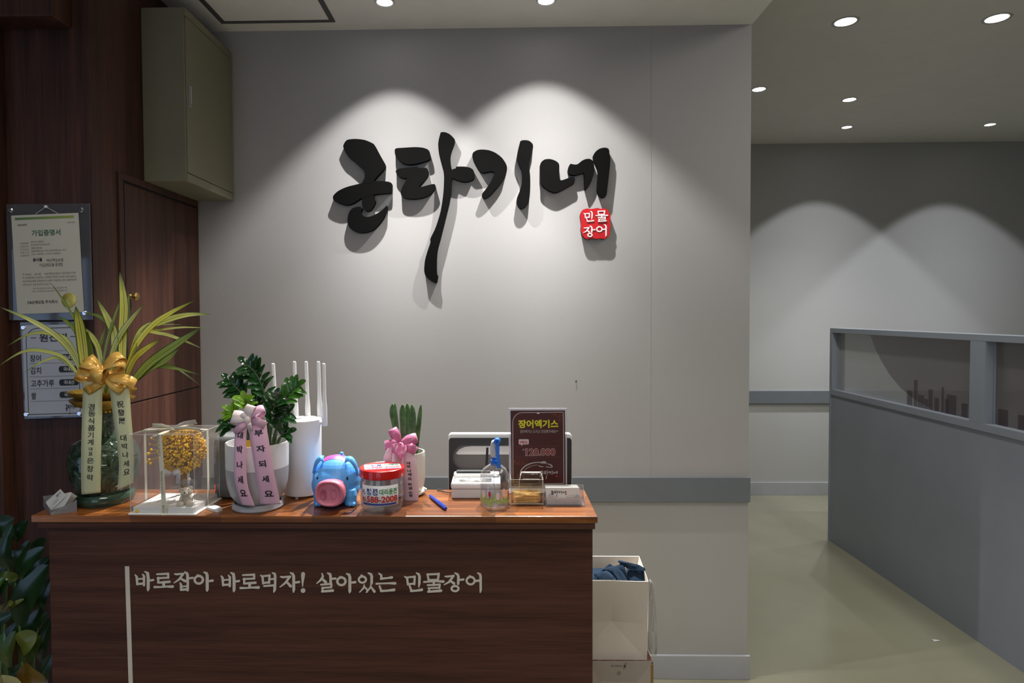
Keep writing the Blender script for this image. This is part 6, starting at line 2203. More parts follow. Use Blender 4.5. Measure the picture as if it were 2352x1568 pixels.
# toothpicks, every one a thing
M['pick'] = plain('pale_toothpick_wood', (0.66, 0.44, 0.18, 1), rough=0.7, var=0.2, vscale=80)
rng = random.Random(21)
Lp = (x1 - x0) - 2 * w_ - 0.012
proto = None
GP = 'toothpicks in the acrylic box'
spots = []
for lay in range(9):
    for k_ in range(9):
        y_ = YTB + 0.0045 + k_ * 0.0054 + rng.uniform(-0.0008, 0.0008)
        z_ = ZL + 0.0062 + lay * 0.0022 + rng.uniform(0, 0.0004)
        spots.append((y_, z_, rng.uniform(-0.06, 0.06), rng.uniform(-0.035, 0.035), rng.uniform(-0.002, 0.002)))
spots += [(YTB + 0.006, ZL + 0.0270, 0.05, 0.20, -0.008), (YTB + 0.009, ZL + 0.0275, -0.03, 0.13, -0.010), (YTB + 0.008, ZL + 0.0265, 0.03, -0.10, 0.008)]
for k_, (y_, z_, yaw, pit, dx) in enumerate(spots):
    if proto is None:
        g = G().tube([V(-Lp / 2, 0, 0), V(-Lp / 2 + 0.006, 0, 0), V(Lp / 2 - 0.006, 0, 0), V(Lp / 2, 0, 0)], [0.0002, 0.001, 0.001, 0.0002], 7)
        proto = obj('toothpick', g, M['pick'])
        o = proto
    else:
        o = proto.copy()
        COL.objects.link(o)
    o.location = ((x0 + x1) / 2 + dx, y_, z_)
    o.rotation_euler = (0, pit, yaw)
    if k_ < len(spots) - 3:
        tag(o, 'pale wooden toothpick lying in the heap inside the acrylic box', 'toothpick', GP)
    else:
        tag(o, 'pale wooden toothpick sticking up slanted on top of the heap', 'toothpick', 'slanted toothpicks on the heap')

# ---------------------------------------------------------------- price stand
YA = 1.645
qa = lambda x, y, d=0.0: at(*ZT_(x, y), Y=YA + d)
t = thing('price_stand', 'clear upright stand with a dark maroon price sheet and yellow heading', 'sign stand', (qa(935, 640).x, YA, ZL))
M['acframe'] = clear('milky_acrylic_frame', tint=(0.9, 0.9, 0.92, 1), refl=0.12, haze=0.40, hazecol=(0.62, 0.63, 0.67, 1))
pa = [qa(530, 106), qa(1342, 106), qa(1342, 1182), qa(548, 1182)]
pa[3].x = pa[0].x + 0.001
for p in pa[2:]:
    p.z = ZL + 0.004
obj('acrylic_panel', G().hexa(pa, (0, 0.005, 0)), M['acframe'], t, bevel=0.0008)
cxm = (pa[0].x + pa[1].x) / 2
obj('base', G().box((pa[0].x, YA - 0.012, ZL), (pa[1].x, YA + 0.030, ZL + 0.004)), M['acframe'], t, bevel=0.0008)
M['maroon'] = plain('maroon_print', (0.060, 0.014, 0.012, 1), rough=0.4, var=0.05)
ms = [qa(558, 136, -0.0008), qa(1312, 134, -0.0008), qa(1324, 1168, -0.0008), qa(574, 1176, -0.0008)]
sh = obj('price_sheet', G().hexa(ms, (0, 0.0005, 0)), M['maroon'], t)
Fq = quad_fn(*ms, off=(0, -0.0005, 0))
# from crop coordinates to sheet coordinates
def su(x, y):
    v = (y - 135) / (1170 - 135)
    xl, xr = 558 + 16 * v, 1312 + 12 * v
    return (x - xl) / (xr - xl), v


Fx = lambda x, y: Fq(*su(x, y))
Fx2 = lambda x, y: Fq(*su(x, y)) + V(0, -0.0005, 0)
M['silverink'] = plain('pale_grey_print', (0.42, 0.38, 0.38, 1), rough=0.45)
M['yellowink'] = plain('yellow_print', (0.55, 0.50, 0.02, 1), rough=0.45)
M['copper'] = plain('copper_pattern_print', (0.20, 0.055, 0.025, 1), rough=0.4)
g = G()
pth = [(594, 1152), (592, 700), (590, 300)] + [(590 + 130 - 130 * cos(a), 300 - 130 * sin(a) * 1.05) for a in [pi / 2 * i / 10 for i in range(1, 11)]] + [(1000, 162), (1288, 158), (1294, 700), (1298, 1145), (594, 1152)]
brush2(g, [(x, y, 9) for x, y in pth], Fx)
obj('border_line', g, M['silverink'], sh)
g = G(); write(g, '장어엑기스', Fx, (664, 262, 1220, 378), 0.04); obj('heading', g, M['yellowink'], sh)
g = G(); write(g, '장어엑기스 드시고 건강챙기세요^^', Fx, (694, 402, 1218, 446), 0.005); obj('sub_heading', g, M['silverink'], sh)
g = G()
bub = rrect(672, 530, 812, 602, 14)
g.add([Fx(x, y) for x, y in bub], [tuple(range(len(bub)))])
g.add([Fx(695, 600), Fx(735, 600), Fx(713, 618)], [(0, 1, 2)])
bb = obj('speech_bubble', g, plain('bubble_pink_grey', (0.50, 0.44, 0.45, 1), rough=0.5), sh)
g = G(); write(g, '1박스', Fx2, (690, 548, 796, 590), 0.035); obj('bubble_lettering', g, M['redink'], bb)
g = G()
rect(g, Fx, 640, 627, 1238, 630); rect(g, Fx, 640, 776, 1238, 779)
obj('thin_rule', g, M['copper'], sh)
g = G(); write(g, '120.000', Fx, (765, 655, 1182, 762), 0.055); pr = obj('price_outline', g, M['silverink'], sh)
g = G(); write(g, '120.000', Fx2, (770, 662, 1177, 753), 0.012); obj('price_lettering', g, plain('deep_red_print', (0.22, 0.012, 0.012, 1), rough=0.45), pr)
g = G(); write(g, 'W', Fx, (722, 662, 752, 690)); rect(g, Fx, 752, 672, 762, 675); obj('won_mark', g, M['silverink'], sh)
# copper cloud scrolls in two corners
g = G()
for cx, cy, r_ in ((1160, 178, 30), (1210, 190, 34), (1262, 190, 26), (1255, 235, 30), (1245, 275, 20), (640, 850, 26), (690, 858, 30), (745, 850, 28), (790, 860, 20), (615, 825, 16)):
    for k_ in (1.0, 0.6):
        brush2(g, [(cx + r_ * k_ * cos(a), cy + r_ * k_ * sin(a), 3) for a in [i * 0.5 for i in range(10)]], Fx)
obj('cloud_scroll', g, M['copper'], sh)
# eel drawn in one sweep, and the shop's brush script
g = G()
brush2(g, [(x, y, w_) for x, y, w_ in spline([(700, 1060, 8), (692, 1010, 12), (712, 950, 15), (770, 895, 16), (850, 862, 14), (940, 850, 12), (1000, 858, 16), (1050, 862, 12)], 6)], Fx)
brush2(g, [(x, y, w_) for x, y, w_ in spline([(740, 985, 5), (780, 935, 7), (850, 900, 6), (930, 884, 5)], 6)], Fx)
brush2(g, [(x, y, w_) for x, y, w_ in spline([(980, 846, 4), (1010, 842, 14), (1050, 850, 16), (1030, 866, 8)], 5)], Fx)
brush2(g, [(x, y, w_) for x, y, w_ in spline([(1050, 868, 5), (1100, 880, 12), (1130, 900, 18), (1128, 922, 10), (1060, 914, 9), (1045, 912, 4)], 5)], Fx)
brush2(g, [(x, y, w_) for x, y, w_ in spline([(945, 890, 5), (965, 905, 12), (1015, 912, 8)], 5)], Fx)
obj('eel_drawing', g, M['silverink'], sh)
g = G(); logo(g, Fx, (965, 960, 1212, 1085)); obj('small_logo', g, M['silverink'], sh)
g = G(); rect(g, Fx, 1188, 1035, 1208, 1056); obj('small_seal', g, M['redink'], sh)
obj('thumb_notch', G().box((qa(925, 175).x, YA - 0.0022, qa(925, 178).z), (qa(958, 175).x, YA - 0.0005, qa(925, 168).z)), M['white'], t)

# ---------------------------------------------------------------- card holder on the right with its pack of cards
YH = base_at(1297, 1161).y
H = lambda x, y, d=0.0: at(*ZT_(x, y), Y=YH + d)
x0, x1 = H(1032, 1400).x, H(1590, 1400).x
t = thing('card_holder', 'clear plastic card holder at the right end of the ledge', 'card holder', ((x0 + x1) / 2, YH + 0.02, ZL))
HD = 0.040
obj('bottom', G().box((x0, YH, ZL + 0.0002), (x1, YH + HD, ZL + 0.002)), M['frostplastic'], t)
obj('back_wall', G().hexa([V(x0, YH + HD, ZL + .002), V(x1, YH + HD, ZL + .002), V(x1, YH + HD, ZL + 0.040), V(x0, YH + HD, ZL + 0.040)], (0, 0.0015, 0)), M['frostplastic'], t)
for xx, s_ in ((x0, 1), (x1, -1)):
    obj('side_wall', G().prism([V(xx, YH, ZL + .002), V(xx, YH + HD, ZL + .002), V(xx, YH + HD, ZL + 0.040), V(xx, YH + HD - 0.008, ZL + 0.040), V(xx, YH, ZL + 0.014)], (0.0014 * s_, 0, 0)), M['frostplastic'], t)
obj('front_lip', G().prism([H(1040, 1452, 0.0), H(1570, 1452, 0.0), H(1562, 1390, 0.0), H(1520, 1310, 0.0), H(1480, 1300, 0.0), H(1430, 1345, 0.0), H(1200, 1345, 0.0), H(1120, 1290, 0.0), H(1080, 1300, 0.0)], (0, 0.0012, 0)), M['frostplastic'], t)
nC = 12
for k_ in range(nC):
    f = k_ / (nC - 1)
    xl, xr = x0 + 0.0040 - 0.0012 * f + 0.0010 * sin(k_ * 2.3), x1 - 0.0070 - 0.002 * f + 0.0008 * sin(k_ * 1.7)
    yb, yt_ = YH + 0.0030 + 0.0016 * k_, YH + 0.0075 + 0.0024 * k_
    q = [V(xl - 0.0012 + 0.001 * f, yt_, ZL + 0.0415), V(xr - 0.006, yt_, ZL + 0.0415), V(xr, yb, ZL + 0.0026), V(xl + 0.003, yb, ZL + 0.0026)]
    co = card(q, (0, 0.0006, 0), 'front card with black brush script in the right-hand holder' if k_ == 0 else 'plain card behind the printed front one in the right-hand holder', None if k_ == 0 else 'cards stacked in the right holder')
    if k_ == 0:
        cf = quad_fn(*q, off=(0, -0.0004, 0))
        g = G(); logo(g, cf, (0.13, 0.16, 0.60, 0.56)); obj('brush_script', g, M['ink'], co)
        g = G(); rect(g, cf, 0.555, 0.35, 0.60, 0.42); obj('red_seal', g, M['redink'], co)
        g = G(); write(g, '은 규 영', cf, (0.66, 0.43, 0.90, 0.49)); write(g, '010-1137-7661', cf, (0.58, 0.54, 0.93, 0.60)); write(g, '대구 북구 동천로 12 TEL. 053-313-9227', cf, (0.20, 0.74, 0.93, 0.80)); write(g, '영업시간 11:00-22:00  매주 일요일 휴무', cf, (0.22, 0.86, 0.90, 0.92))
        obj('fine_print', g, M['greyink'], co)
# ================================================================= paper bags beside the counter
M['kraftwhite'] = plain('off_white_bag_paper', (0.60, 0.54, 0.47, 1), rough=0.6, var=0.04, vscale=9)
M['baginside'] = plain('bag_inner_paper', (0.50, 0.48, 0.45, 1), rough=0.7, var=0.03)
YBG = 1.88
z_base = at(1420, 1515, Y=YBG).z
xr0 = at(1486, 1515, Y=YBG).x
xrt = at(1489, 1338, Y=YBG).x
zft = at(1420, 1335, Y=YBG).z
xl0 = 0.13
YBK2 = YBG + 0.20
x_br = at(1468, 1280, Y=YBK2).x
zbk = at(1420, 1277, Y=YBK2).z
t = thing('paper_bag', 'open off-white paper bag holding a navy garment, upper of the two bags', 'paper bag', ((xl0 + xr0) / 2, YBG + 0.1, z_base))
# front panel with a folded diamond base crease: real folds
apex = at(1406, 1432, Y=YBG)
c1 = at(1484, 1440, Y=YBG)
br = V(xr0, YBG, z_base)
cl = V(apex.x - (br.x - apex.x), YBG, z_base)
tlp, trp = V(xl0, YBG, zft + 0.004), V(xrt, YBG, zft)
hw, ax_, zc_ = br.x - apex.x, apex.x, apex.z


def dent(x, z):
    d = max(0.0, 1 - abs(x - ax_) / hw)
    if z >= zc_:
        return 0.016 * (1 - (z - zc_) / (zft + 0.004 - zc_)) ** 2 * d
    f = (z - z_base) / (zc_ - z_base)
    return 0.016 * (f if f < d else d)


xlc = ax_ - hw
cols = [0.0, 1.0]
g = G()
rows = []
for j in range(17):
    f = j / 16
    z = zc_ + (zft - zc_) * f
    xe = xr0 + (xrt - xr0) * (z - z_base) / (zft - z_base)
    xs = [xl0, (xl0 + xlc) / 2] + [xlc + (ax_ - xlc) * i / 8 for i in range(8)] + [ax_ + (xe - ax_) * i / 8 for i in range(9)]
    rows.append([V(x, YBG + (0.016 * (1 - f) ** 2 * max(0.0, 1 - abs(x - ax_) / hw) if x < xe - 1e-6 else 0), z + (0.004 * f if x < ax_ else 0.004 * f * max(0, 1 - (x - ax_) / hw))) for x in xs])
g.grid(rows)
g.uv = {}
apx, crx, clx = V(ax_, YBG + 0.016, zc_), rows[0][-1], V(xlc, YBG, zc_)
brx, blx, b0 = V(xr0, YBG, z_base), V(xlc, YBG, z_base), V(xl0, YBG, z_base)
g.add([apx, crx, brx, blx, clx, b0, V(xl0, YBG, zc_)], [(0, 1, 2), (0, 2, 3), (0, 3, 4), (4, 3, 5, 6)])
tlp = rows[-1][0]
obj('front_panel', g, M['kraftwhite'], t, solid=0.0006)
obj('back_panel', G().grid([[V(xl0, YBK2, z_base), V(xr0 - 0.01, YBK2, z_base)], [V(xl0, YBK2, zbk), V(x_br, YBK2, zbk)]]), M['baginside'], t, solid=0.0006)
ym = YBG + 0.10
obj('side_gusset', G().grid([[V(xr0, YBG, z_base), V(xr0 - 0.006, ym, z_base), V(xr0 - 0.01, YBK2, z_base)], [V(xrt, YBG, (z_base + zft) / 2), V(xrt - 0.022, ym, (z_base + zft) / 2), V(xrt - 0.008, YBK2, (z_base + zft) / 2)], [V(xrt, YBG, zft), V(xrt + 0.004, ym - 0.03, zft + 0.006), V(x_br, YBK2, zbk)]]), M['kraftwhite'], t, solid=0.0006)
obj('side_gusset', G().grid([[V(xl0, YBG, z_base), V(xl0, YBK2, z_base)], [V(xl0, YBG, zft), V(xl0, YBK2, zbk)]]), M['kraftwhite'], t, solid=0.0006)
obj('bottom', G().grid([[V(xl0, YBG, z_base + .001), V(xr0, YBG, z_base + .001)], [V(xl0, YBK2, z_base + .001), V(xr0 - 0.01, YBK2, z_base + .001)]]), M['kraftwhite'], t, solid=0.0006)
obj('turned_rim', G().hexa([V(xl0, YBK2 - 0.003, zbk - 0.045), V(x_br - 0.002, YBK2 - 0.003, zbk - 0.045), V(x_br - 0.002, YBK2 - 0.002, zbk), V(xl0, YBK2 - 0.002, zbk)], (0, 0.001, 0)), M['kraftwhite'], t)
g = G()
g.tube([tlp, trp, V(xrt + 0.004, ym - 0.03, zft + 0.006), V(x_br, YBK2, zbk), V(xl0, YBK2, zbk)], 0.0009, 6)
obj('rim_edge', g, plain('white_paper_edge', (0.75, 0.73, 0.66, 1), rough=0.5), t)
# thin plastic carrier hanging down its right side
M['polybag'] = clear('crumpled_clear_bag', tint=(0.95, 0.95, 0.95, 1), refl=0.08, rough=0.15, haze=0.30, hazecol=(0.62, 0.60, 0.57, 1))
g = G()
rows = []
for (xa, xb, y) in ((1490, 1494, 1330), (1491, 1501, 1340), (1490, 1503, 1375), (1489, 1507, 1410), (1488, 1508, 1450), (1489, 1510, 1490), (1497, 1507, 1505)):
    rows.append([at(xa + (xb - xa) * i / 4, y, Y=YBG + 0.05 + 0.008 * ((i * 7 + int(y)) % 3)) for i in range(5)])
g.grid(rows)
o = obj('polythene_bag', g, M['polybag'], loc=rows[3][2], smooth=True, solid=0.0005)
tag(o, 'crumpled translucent plastic bag hanging down the right side of the upper paper bag', 'plastic bag')
# navy garment bundled in the mouth of the bag: folded panels
ZN = lambda x, y: (1340 + x / 9.8, 1260 + y / 9.8)
M['navy'] = plain('navy_cotton', (0.007, 0.018, 0.036, 1), rough=0.9, spec=0.2, bump=0.12, bscale=300, var=0.15)
t = thing('garment', 'crumpled navy blue garment stuffed in the open paper bag', 'clothing', (0.2, YBG + 0.09, z_base + 0.002))
nv = lambda x, y, d: at(*ZN(x, y), Y=YBG + d)


def fold(name, outline, d0, d1, puff=0.005):
    """a puffed cloth panel: outline in crop pixels, leaning from depth d0 (bottom) to d1 (top)"""
    ys = [p[1] for p in outline]
    y0, y1 = min(ys), max(ys)
    dd = lambda y: d1 + (d0 - d1) * (y - y0) / (y1 - y0 or 1)
    n = len(outline)
    cx, cy = sum(p[0] for p in outline) / n, sum(ys) / n
    vs, fs = [], []
    R_ = (1.0, 0.85, 0.55, 0.2)
    for k_, s_ in enumerate(R_):
        for x, y in outline:
            xx, yy = cx + (x - cx) * s_, cy + (y - cy) * s_
            ripple = 0.0026 * sin(xx * 0.045 - yy * 0.03) * (k_ > 0)
            vs.append(nv(xx, yy, dd(yy) - puff * sqrt(1 - s_ * s_) - ripple))
    for k_ in range(len(R_) - 1):
        for i in range(n):
            j = (i + 1) % n
            fs.append((k_ * n + i, k_ * n + j, (k_ + 1) * n + j, (k_ + 1) * n + i))
    fs.append(tuple((len(R_) - 1) * n + i for i in range(n)))
    return obj(name, G().add(vs, fs), M['navy'], t, smooth=True, solid=0.003, angle=50)


fold('sleeve_fold', [(190, 760), (215, 690), (250, 640), (235, 550), (330, 530), (430, 505), (560, 560), (700, 700), (760, 800), (400, 800)], 0.030, 0.050)
fold('body_fold', [(480, 470), (560, 415), (680, 390), (780, 400), (880, 520), (1000, 720), (1010, 800), (800, 800), (720, 640), (600, 520)], 0.034, 0.070)
fold('hem_fold', [(700, 400), (800, 360), (890, 320), (920, 400), (950, 500), (1000, 640), (1000, 740), (900, 600), (800, 450)], 0.050, 0.075)
fold('dark_fold', [(400, 500), (530, 390), (595, 335), (665, 400), (560, 450), (470, 490)], 0.080, 0.090)
fold('collar_fold', [(775, 290), (790, 265), (860, 275), (940, 300), (1080, 330), (1250, 370), (1380, 440), (1388, 520), (1200, 490), (1000, 430), (860, 350)], 0.066, 0.078, 0.006)
fold('back_fold', [(960, 400), (1180, 440), (1380, 485), (1385, 600), (1390, 800), (1000, 800), (990, 600)], 0.050, 0.085)
g = G().box((0.15, YBG + 0.045, z_base + 0.004), (xr0 - 0.035, YBK2 - 0.03, zft - 0.02))
obj('packed_cloth', g, M['navy'], t, bevel=0.02)

# lower bag with printed maker's mark
zl1 = z_base - 0.004
YL = YBG - 0.012
xlr = at(1500, 1540, Y=YL).x
t = thing('paper_bag', 'beige paper bag with folded bottom and recycling mark, lower of the two bags', 'paper bag', (0.25, YL + 0.1, 0))
M['beigebag'] = plain('beige_bag_paper', (0.40, 0.34, 0.30, 1), rough=0.65, var=0.04)
xq = at(1487, 1540, Y=YL).x
obj('box_body', G().box((0.12, YL, 0.0), (xlr, YL + 0.22, zl1)), M['beigebag'], t, bevel=0.002)
ZD = lambda x, y: (1340 + x / 13.07, 1500 + y / 13.07)
dq = lambda x, y, d=0.0006: at(*ZD(x, y), Y=YL - d)
M['flap'] = plain('beige_bag_flap', (0.36, 0.31, 0.27, 1), rough=0.65, var=0.03)
zfl = 0.015
pL, pR = dq(120, 225), dq(2100, 225)
b1, b2 = dq(500, 830), dq(1590, 870)
obj('top_flap', G().prism([pL, pR, b2, b1], (0, 0.0006, 0)), M['flap'], t)
obj('lower_flap', G().prism([dq(520, 835, 0.0012), dq(1570, 860, 0.0012), V(dq(1570, 860).x + 0.02, YL - 0.0012, 0.05), V(dq(520, 835).x - 0.02, YL - 0.0012, 0.05)], (0, 0.0006, 0)), M['beigebag'], t)
g = G(); write(g, 'DS PACK', lambda u, v: dq(u, v, 0.0012), (825, 355, 1170, 405), 0.01); obj('maker_lettering', g, M['ink'], t)
g = G()
for k_ in range(3):
    a = radians(90 + 120 * k_)
    cx, cy = 1065, 600
    # one bent arrow per side of a triangle
    v0 = (cx + 72 * cos(a), cy - 72 * sin(a))
    a2 = a - radians(120)
    v1 = (cx + 72 * cos(a2), cy - 72 * sin(a2))
    mix = lambda f: (v0[0] + (v1[0] - v0[0]) * f, v0[1] + (v1[1] - v0[1]) * f)
    p = [mix(0.12), mix(0.62)]
    brush2(g, [(x, y, 12) for x, y in p], lambda u, v: dq(u, v, 0.0012))
    e, t_ = mix(0.60), mix(0.86)
    nx, ny = -(t_[1] - e[1]), t_[0] - e[0]
    g.add([dq(e[0] + nx * 0.5, e[1] + ny * 0.5, 0.0012), dq(*t_, 0.0012), dq(e[0] - nx * 0.5, e[1] - ny * 0.5, 0.0012)], [(0, 1, 2)])
obj('recycling_mark', g, M['ink'], t)
for nm, ol, m_ in (('logo_block', ((1215, 360), (1280, 360), (1275, 410), (1210, 410)), M['ink']), ('logo_leaf', ((1250, 290), (1315, 290), (1280, 350), (1222, 350)), plain('olive_print', (0.24, 0.20, 0.05, 1))), ('logo_leaf', ((1215, 420), (1278, 418), (1240, 468), (1180, 465)), plain('orange_print', (0.36, 0.13, 0.03, 1)))):
    obj(nm, G().add([dq(x, y, 0.0012) for x, y in ol], [(0, 1, 2, 3)]), m_, t)
obj('gold_side', G().box((xlr - 0.0065, YL - 0.0008, 0.0), (xlr + 0.0008, YL + 0.22, zl1 - 0.003)), plain('mustard_gold_print', (0.26, 0.14, 0.025, 1), rough=0.5, var=0.2), t)
# brown patterned top of the lower bag
def brownprint():
    m, nt, p, out = nmat('brown_marbled_print')
    tc = N(nt, 'ShaderNodeTexCoord')
    n1 = N(nt, 'ShaderNodeTexNoise', Scale=90.0, Detail=5.0)
    nt.links.new(tc.outputs['Object'], n1.inputs['Vector'])
    r = ramp(nt, [(0.38, (0.03, 0.012, 0.008, 1)), (0.55, (0.12, 0.035, 0.02, 1)), (0.70, (0.36, 0.16, 0.09, 1))])
    nt.links.new(n1.outputs['Fac'], r.inputs['Fac'])
    nt.links.new(r.outputs[0], p.inputs['Base Color'])
    p.inputs['Roughness'].default_value = 0.5
    return m


obj('printed_top', G().box((0.12, YL - 0.0005, zl1), (xlr, YL + 0.22, zl1 + 0.0032)), brownprint(), t)

# ================================================================= half-height partition in the hall
PXL, PXR = 2.115, 2.195
PY0, PY1 = 1.6, 4.145
ZTOP, ZSILL = 1.360, 0.972
t = thing('partition_screen', 'low slate grey partition with glazed upper strip in the hall', 'partition', (PXL + 0.04, 2.9, 0))
obj('panel', G().box((PXL + 0.006, PY0, 0.0), (PXR - 0.006, PY1 - 0.012, ZSILL - 0.03)), M['partition'], t)
obj('top_rail', G().box((PXL, PY0, ZTOP - 0.03), (PXR, PY1, ZTOP)), M['partition'], t, bevel=0.0015)
obj('sill', G().box((PXL, PY0, ZSILL - 0.035), (PXR, PY1, ZSILL)), M['partition'], t, bevel=0.0015)
obj('end_post', G().box((PXL, PY1 - 0.03, ZSILL), (PXR, PY1, ZTOP - 0.03)), M['partition'], t)
obj('end_strip', G().box((PXL, PY1 - 0.012, 0), (PXR, PY1, ZSILL - 0.035)), M['partition'], t)
pa_, pb_ = at(2227, 880, X=PXL).y, at(2262, 880, X=PXL).y
obj('mid_post', G().box((PXL, pb_, ZSILL), (PXR, pa_, ZTOP - 0.03)), M['partition'], t)
obj('end_post', G().box((PXL, PY0, ZSILL), (PXR, PY0 + 0.06, ZTOP - 0.03)), M['partition'], t)
gx = PXL + 0.040
M['pane'] = frosted('frosted_pane', 0.35, body=(0.68, 0.69, 0.70, 1))
M['etch'] = clear('etched_film', tint=(0.84, 0.80, 0.82, 1), refl=0.02, haze=0.05, hazecol=(0.20, 0.18, 0.19, 1))
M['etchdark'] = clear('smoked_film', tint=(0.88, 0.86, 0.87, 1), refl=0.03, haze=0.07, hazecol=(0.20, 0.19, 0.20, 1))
bead = 0.010
rng = random.Random(8)
for y0, y1, first in ((pa_, PY1 - 0.03, True), (PY0 + 0.06, pb_, False)):
    pn = obj('pane', G().box((gx, y0, ZSILL), (gx + 0.004, y1, ZTOP - 0.03)), M['pane'], t)
    g = G()
    g.box((gx - 0.006, y1 - bead, ZSILL), (gx + 0.011, y1, ZTOP - 0.03))
    obj('glazing_bead', g, M['partition'], t)
    if first:
        # skyline at the foot of the pane, towards the nearer end
        sky = ((2090, 895, 12), (2104, 872, 8), (2116, 905, 14), (2138, 893, 9), (2152, 912, 10), (2166, 888, 5), (2186, 905, 22), (2216, 925, 14), (2175, 915, 8), (2128, 915, 8))
        for px, py, w_ in sky:
            a_, b_ = at(px - w_ / 2, py, X=gx), at(px + w_ / 2, py, X=gx)
            ya, yb = max(min(a_.y, b_.y), y0), min(max(a_.y, b_.y), y1)
            zt = min(a_.z, ZTOP - 0.05)
            obj('etched_tower', G().box((gx - 0.0014, ya, ZSILL), (gx - 0.0006, yb, zt)), M['etch'], pn)
    else:
        for k_ in range(10):
            yc = y1 - 0.05 - k_ * 0.10
            h_ = rng.uniform(0.05, 0.14)
            obj('etched_tower', G().box((gx - 0.0014, yc - 0.03, ZSILL), (gx - 0.0006, yc + rng.uniform(0.0, 0.025), ZSILL + h_)), M['etch'], pn)
    if first:
        arc = [(2000, 772), (2010, 800), (2024, 828), (2043, 860), (2068, 890), (2098, 915), (2138, 938)]
        P = [at(x, y, X=gx - 0.0008) for x, y in arc]
        for p in P:
            p.z = min(max(p.z, ZSILL), ZTOP - 0.03)
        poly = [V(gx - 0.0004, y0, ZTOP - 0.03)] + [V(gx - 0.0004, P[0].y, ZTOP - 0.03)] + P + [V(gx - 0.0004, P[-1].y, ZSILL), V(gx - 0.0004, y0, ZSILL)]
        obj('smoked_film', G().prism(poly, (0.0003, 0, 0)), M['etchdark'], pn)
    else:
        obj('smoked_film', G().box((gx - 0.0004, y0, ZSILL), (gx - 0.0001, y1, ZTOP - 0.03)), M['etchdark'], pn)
# scrap of paper on the floor
p = at(2152, 1473, Z=0)
g = G().grid([[p + V(-0.015, 0.012, 0.004), p + V(0.0, 0.018, 0.001), p + V(0.016, 0.010, 0.002)], [p + V(-0.012, 0.0, 0.001), p + V(0.003, 0.003, 0.0012), p + V(0.012, -0.004, 0.004)]])
tag(obj('paper_scrap', g, M['white'], loc=p, solid=0.0006), 'tiny white paper scrap lying on the hall floor', 'paper scrap')

# ================================================================= tall glossy plant on the floor, left of the counter
ZO = lambda x, y: (x / 3.36, 1150 + y / 3.36)
YO = 1.62
px0 = at(30, 1568, Y=YO).x
t = thing('floor_plant', 'large dark glossy plant with some yellowing leaves on the floor left of the counter', 'potted plant', (px0, YO, 0))
obj('pot', G().lathe([(0.0, 0.0), (0.10, 0.0), (0.115, 0.02), (0.14, 0.30), (0.145, 0.31), (0.13, 0.31), (0.125, 0.28)], (px0, YO, 0), n=48, close=False), M['lightgrey'], t, smooth=True)
obj('soil', G().lathe([(0, 0.285), (0.125, 0.285)], (px0, YO, 0), n=32, close=False), M['soil'], t)
M['bigleaf'] = plain('big_dark_leaf', (0.011, 0.036, 0.010, 1), rough=0.28, coat=0.2, var=0.3, vscale=20)
M['olivleaf'] = plain('olive_green_leaf', (0.055, 0.085, 0.012, 1), rough=0.3, coat=0.2, var=0.3, vscale=20)
M['limeleaf'] = plain('yellow_green_leaf', (0.11, 0.13, 0.008, 1), rough=0.35, coat=0.2, var=0.3, vscale=25)
M['deadleaf'] = plain('yellowed_leaf', (0.15, 0.085, 0.008, 1), rough=0.4, var=0.35, vscale=25)
M['paleleaf'] = plain('pale_old_leaf', (0.33, 0.29, 0.10, 1), rough=0.45, var=0.3, vscale=25)
M['browngreen'] = plain('brown_green_leaf', (0.055, 0.045, 0.010, 1), rough=0.35, var=0.3, vscale=25)
po = lambda x, y, d=0.0: at(*ZO(x, y), Y=YO + d)
for pts, dd, r_ in (([(170, 1500), (160, 1250), (135, 900), (108, 640), (70, 480)], (0, -0.03), 0.0055), ([(60, 1500), (30, 1200), (-10, 1000), (-40, 700), (-30, 300)], (0.02, 0.0), 0.0055), ([(240, 1500), (260, 1200), (290, 900), (330, 560)], (0.05, 0.06), 0.005), ([(-20, 1500), (0, 1200), (40, 800), (60, 400), (50, 180)], (0.04, 0.05), 0.005)):
    P2 = spline(pts, 6)
    P = [po(x, y, dd[0] + (dd[1] - dd[0]) * k_ / len(P2)) for k_, (x, y) in enumerate(P2)]
    P = [V(px0 + (P[0].x - px0) * 0.6, YO + dd[0], 0.28)] + P
    obj('stalk', G().tube(P, [r_ * (1.15 - 0.6 * k_ / len(P)) for k_ in range(len(P))], 8), M['stalk'], t, smooth=True)
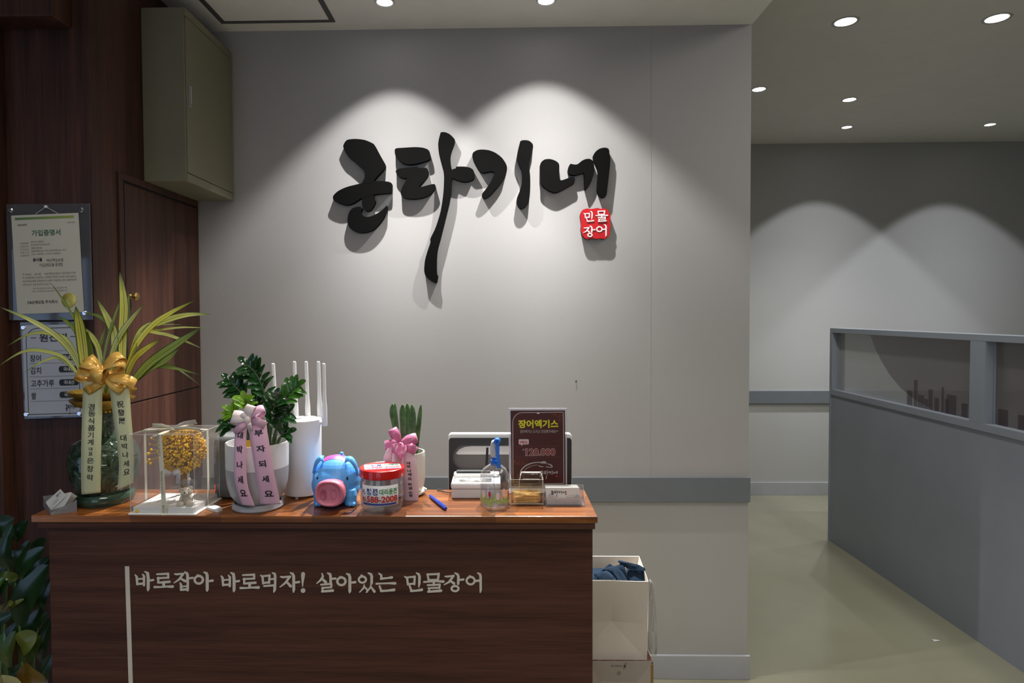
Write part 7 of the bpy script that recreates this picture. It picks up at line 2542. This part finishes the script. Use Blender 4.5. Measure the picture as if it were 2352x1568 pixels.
for b_, e_, wd, m_, d, cv in (
    ((-30, 260), (110, 130), 110, 'bigleaf', 0.03, 20), ((110, 300), (212, 145), 90, 'bigleaf', 0.05, -10), ((75, 530), (62, 262), 118, 'bigleaf', -0.05, 6),
    ((130, 610), (345, 358), 110, 'bigleaf', -0.04, 18), ((150, 960), (374, 492), 175, 'bigleaf', -0.05, 30), ((-20, 520), (108, 260), 90, 'bigleaf', 0.02, 15),
    ((-50, 840), (62, 612), 70, 'bigleaf', -0.06, 18), ((140, 590), (-10, 575), 62, 'olivleaf', -0.05, -10), ((-40, 760), (30, 590), 60, 'leafmid', -0.07, 10),
    ((150, 570), (235, 300), 80, 'bigleaf', 0.0, 15), ((85, 360), (100, 180), 70, 'bigleaf', 0.0, 5), ((110, 770), (60, 960), 150, 'browngreen', 0.03, 10),
    ((140, 800), (75, 765), 26, 'limeleaf', -0.06, -10), ((125, 800), (188, 755), 26, 'limeleaf', -0.06, 8), ((75, 1285), (120, 1000), 92, 'olivleaf', -0.03, 12), ((20, 1230), (30, 1010), 52, 'leafmid', -0.03, -8),
    ((160, 1130), (285, 1020), 130, 'limeleaf', -0.055, 8), ((200, 1270), (325, 1040), 115, 'olivleaf', -0.02, 20), ((250, 1150), (320, 830), 120, 'bigleaf', 0.0, 25), ((180, 1262), (355, 1400), 118, 'deadleaf', -0.05, -25),
    ((-40, 1450), (165, 1400), 190, 'paleleaf', -0.08, -30), ((270, 620), (390, 430), 90, 'bigleaf', 0.06, 10), ((280, 420), (350, 290), 90, 'bigleaf', 0.09, 10), ((310, 900), (400, 590), 70, 'bigleaf', 0.07, 14),
    ((330, 1250), (395, 900), 90, 'bigleaf', 0.08, 10), ((-60, 1000), (100, 860), 70, 'bigleaf', -0.02, 14), ((60, 1150), (140, 930), 80, 'bigleaf', 0.0, 8), ((-40, 420), (60, 380), 50, 'bigleaf', -0.03, 10), ((340, 1420), (400, 1180), 80, 'bigleaf', 0.07, 10),
    ((20, 700), (120, 560), 80, 'bigleaf', 0.09, 10), ((230, 760), (330, 640), 80, 'bigleaf', 0.10, 12), ((250, 1000), (370, 860), 90, 'bigleaf', 0.11, 12), ((60, 460), (170, 400), 80, 'bigleaf', 0.10, 8), ((200, 480), (300, 520), 70, 'bigleaf', 0.11, 8), ((-20, 1180), (90, 1090), 80, 'bigleaf', 0.08, 8), ((90, 1420), (180, 1250), 80, 'bigleaf', 0.10, 10), ((260, 1450), (360, 1290), 90, 'bigleaf', 0.11, 12), ((180, 700), (230, 480), 90, 'bigleaf', 0.09, 12), ((-30, 640), (50, 440), 80, 'bigleaf', 0.09, 8)):
    p0, p1 = po(*b_, d), po(*e_, d - 0.012)
    m_1 = p0.lerp(p1, 0.45) + V(0, -0.012, 0) + V(-(p1.z - p0.z), 0, (p1.x - p0.x)).normalized() * (cv / 3.36 * YO / FPX)
    g = G()
    leaf(g, [Vector(p) for p in spline([p0, m_1, p1], 7)], rpx(1.38 * wd / 3.36, YO), up=(0.25 * sin(b_[0]), -1, 0.35), fold=0.2, nacross=7)
    obj('leaf', g, M[m_], t, smooth=True, angle=80)
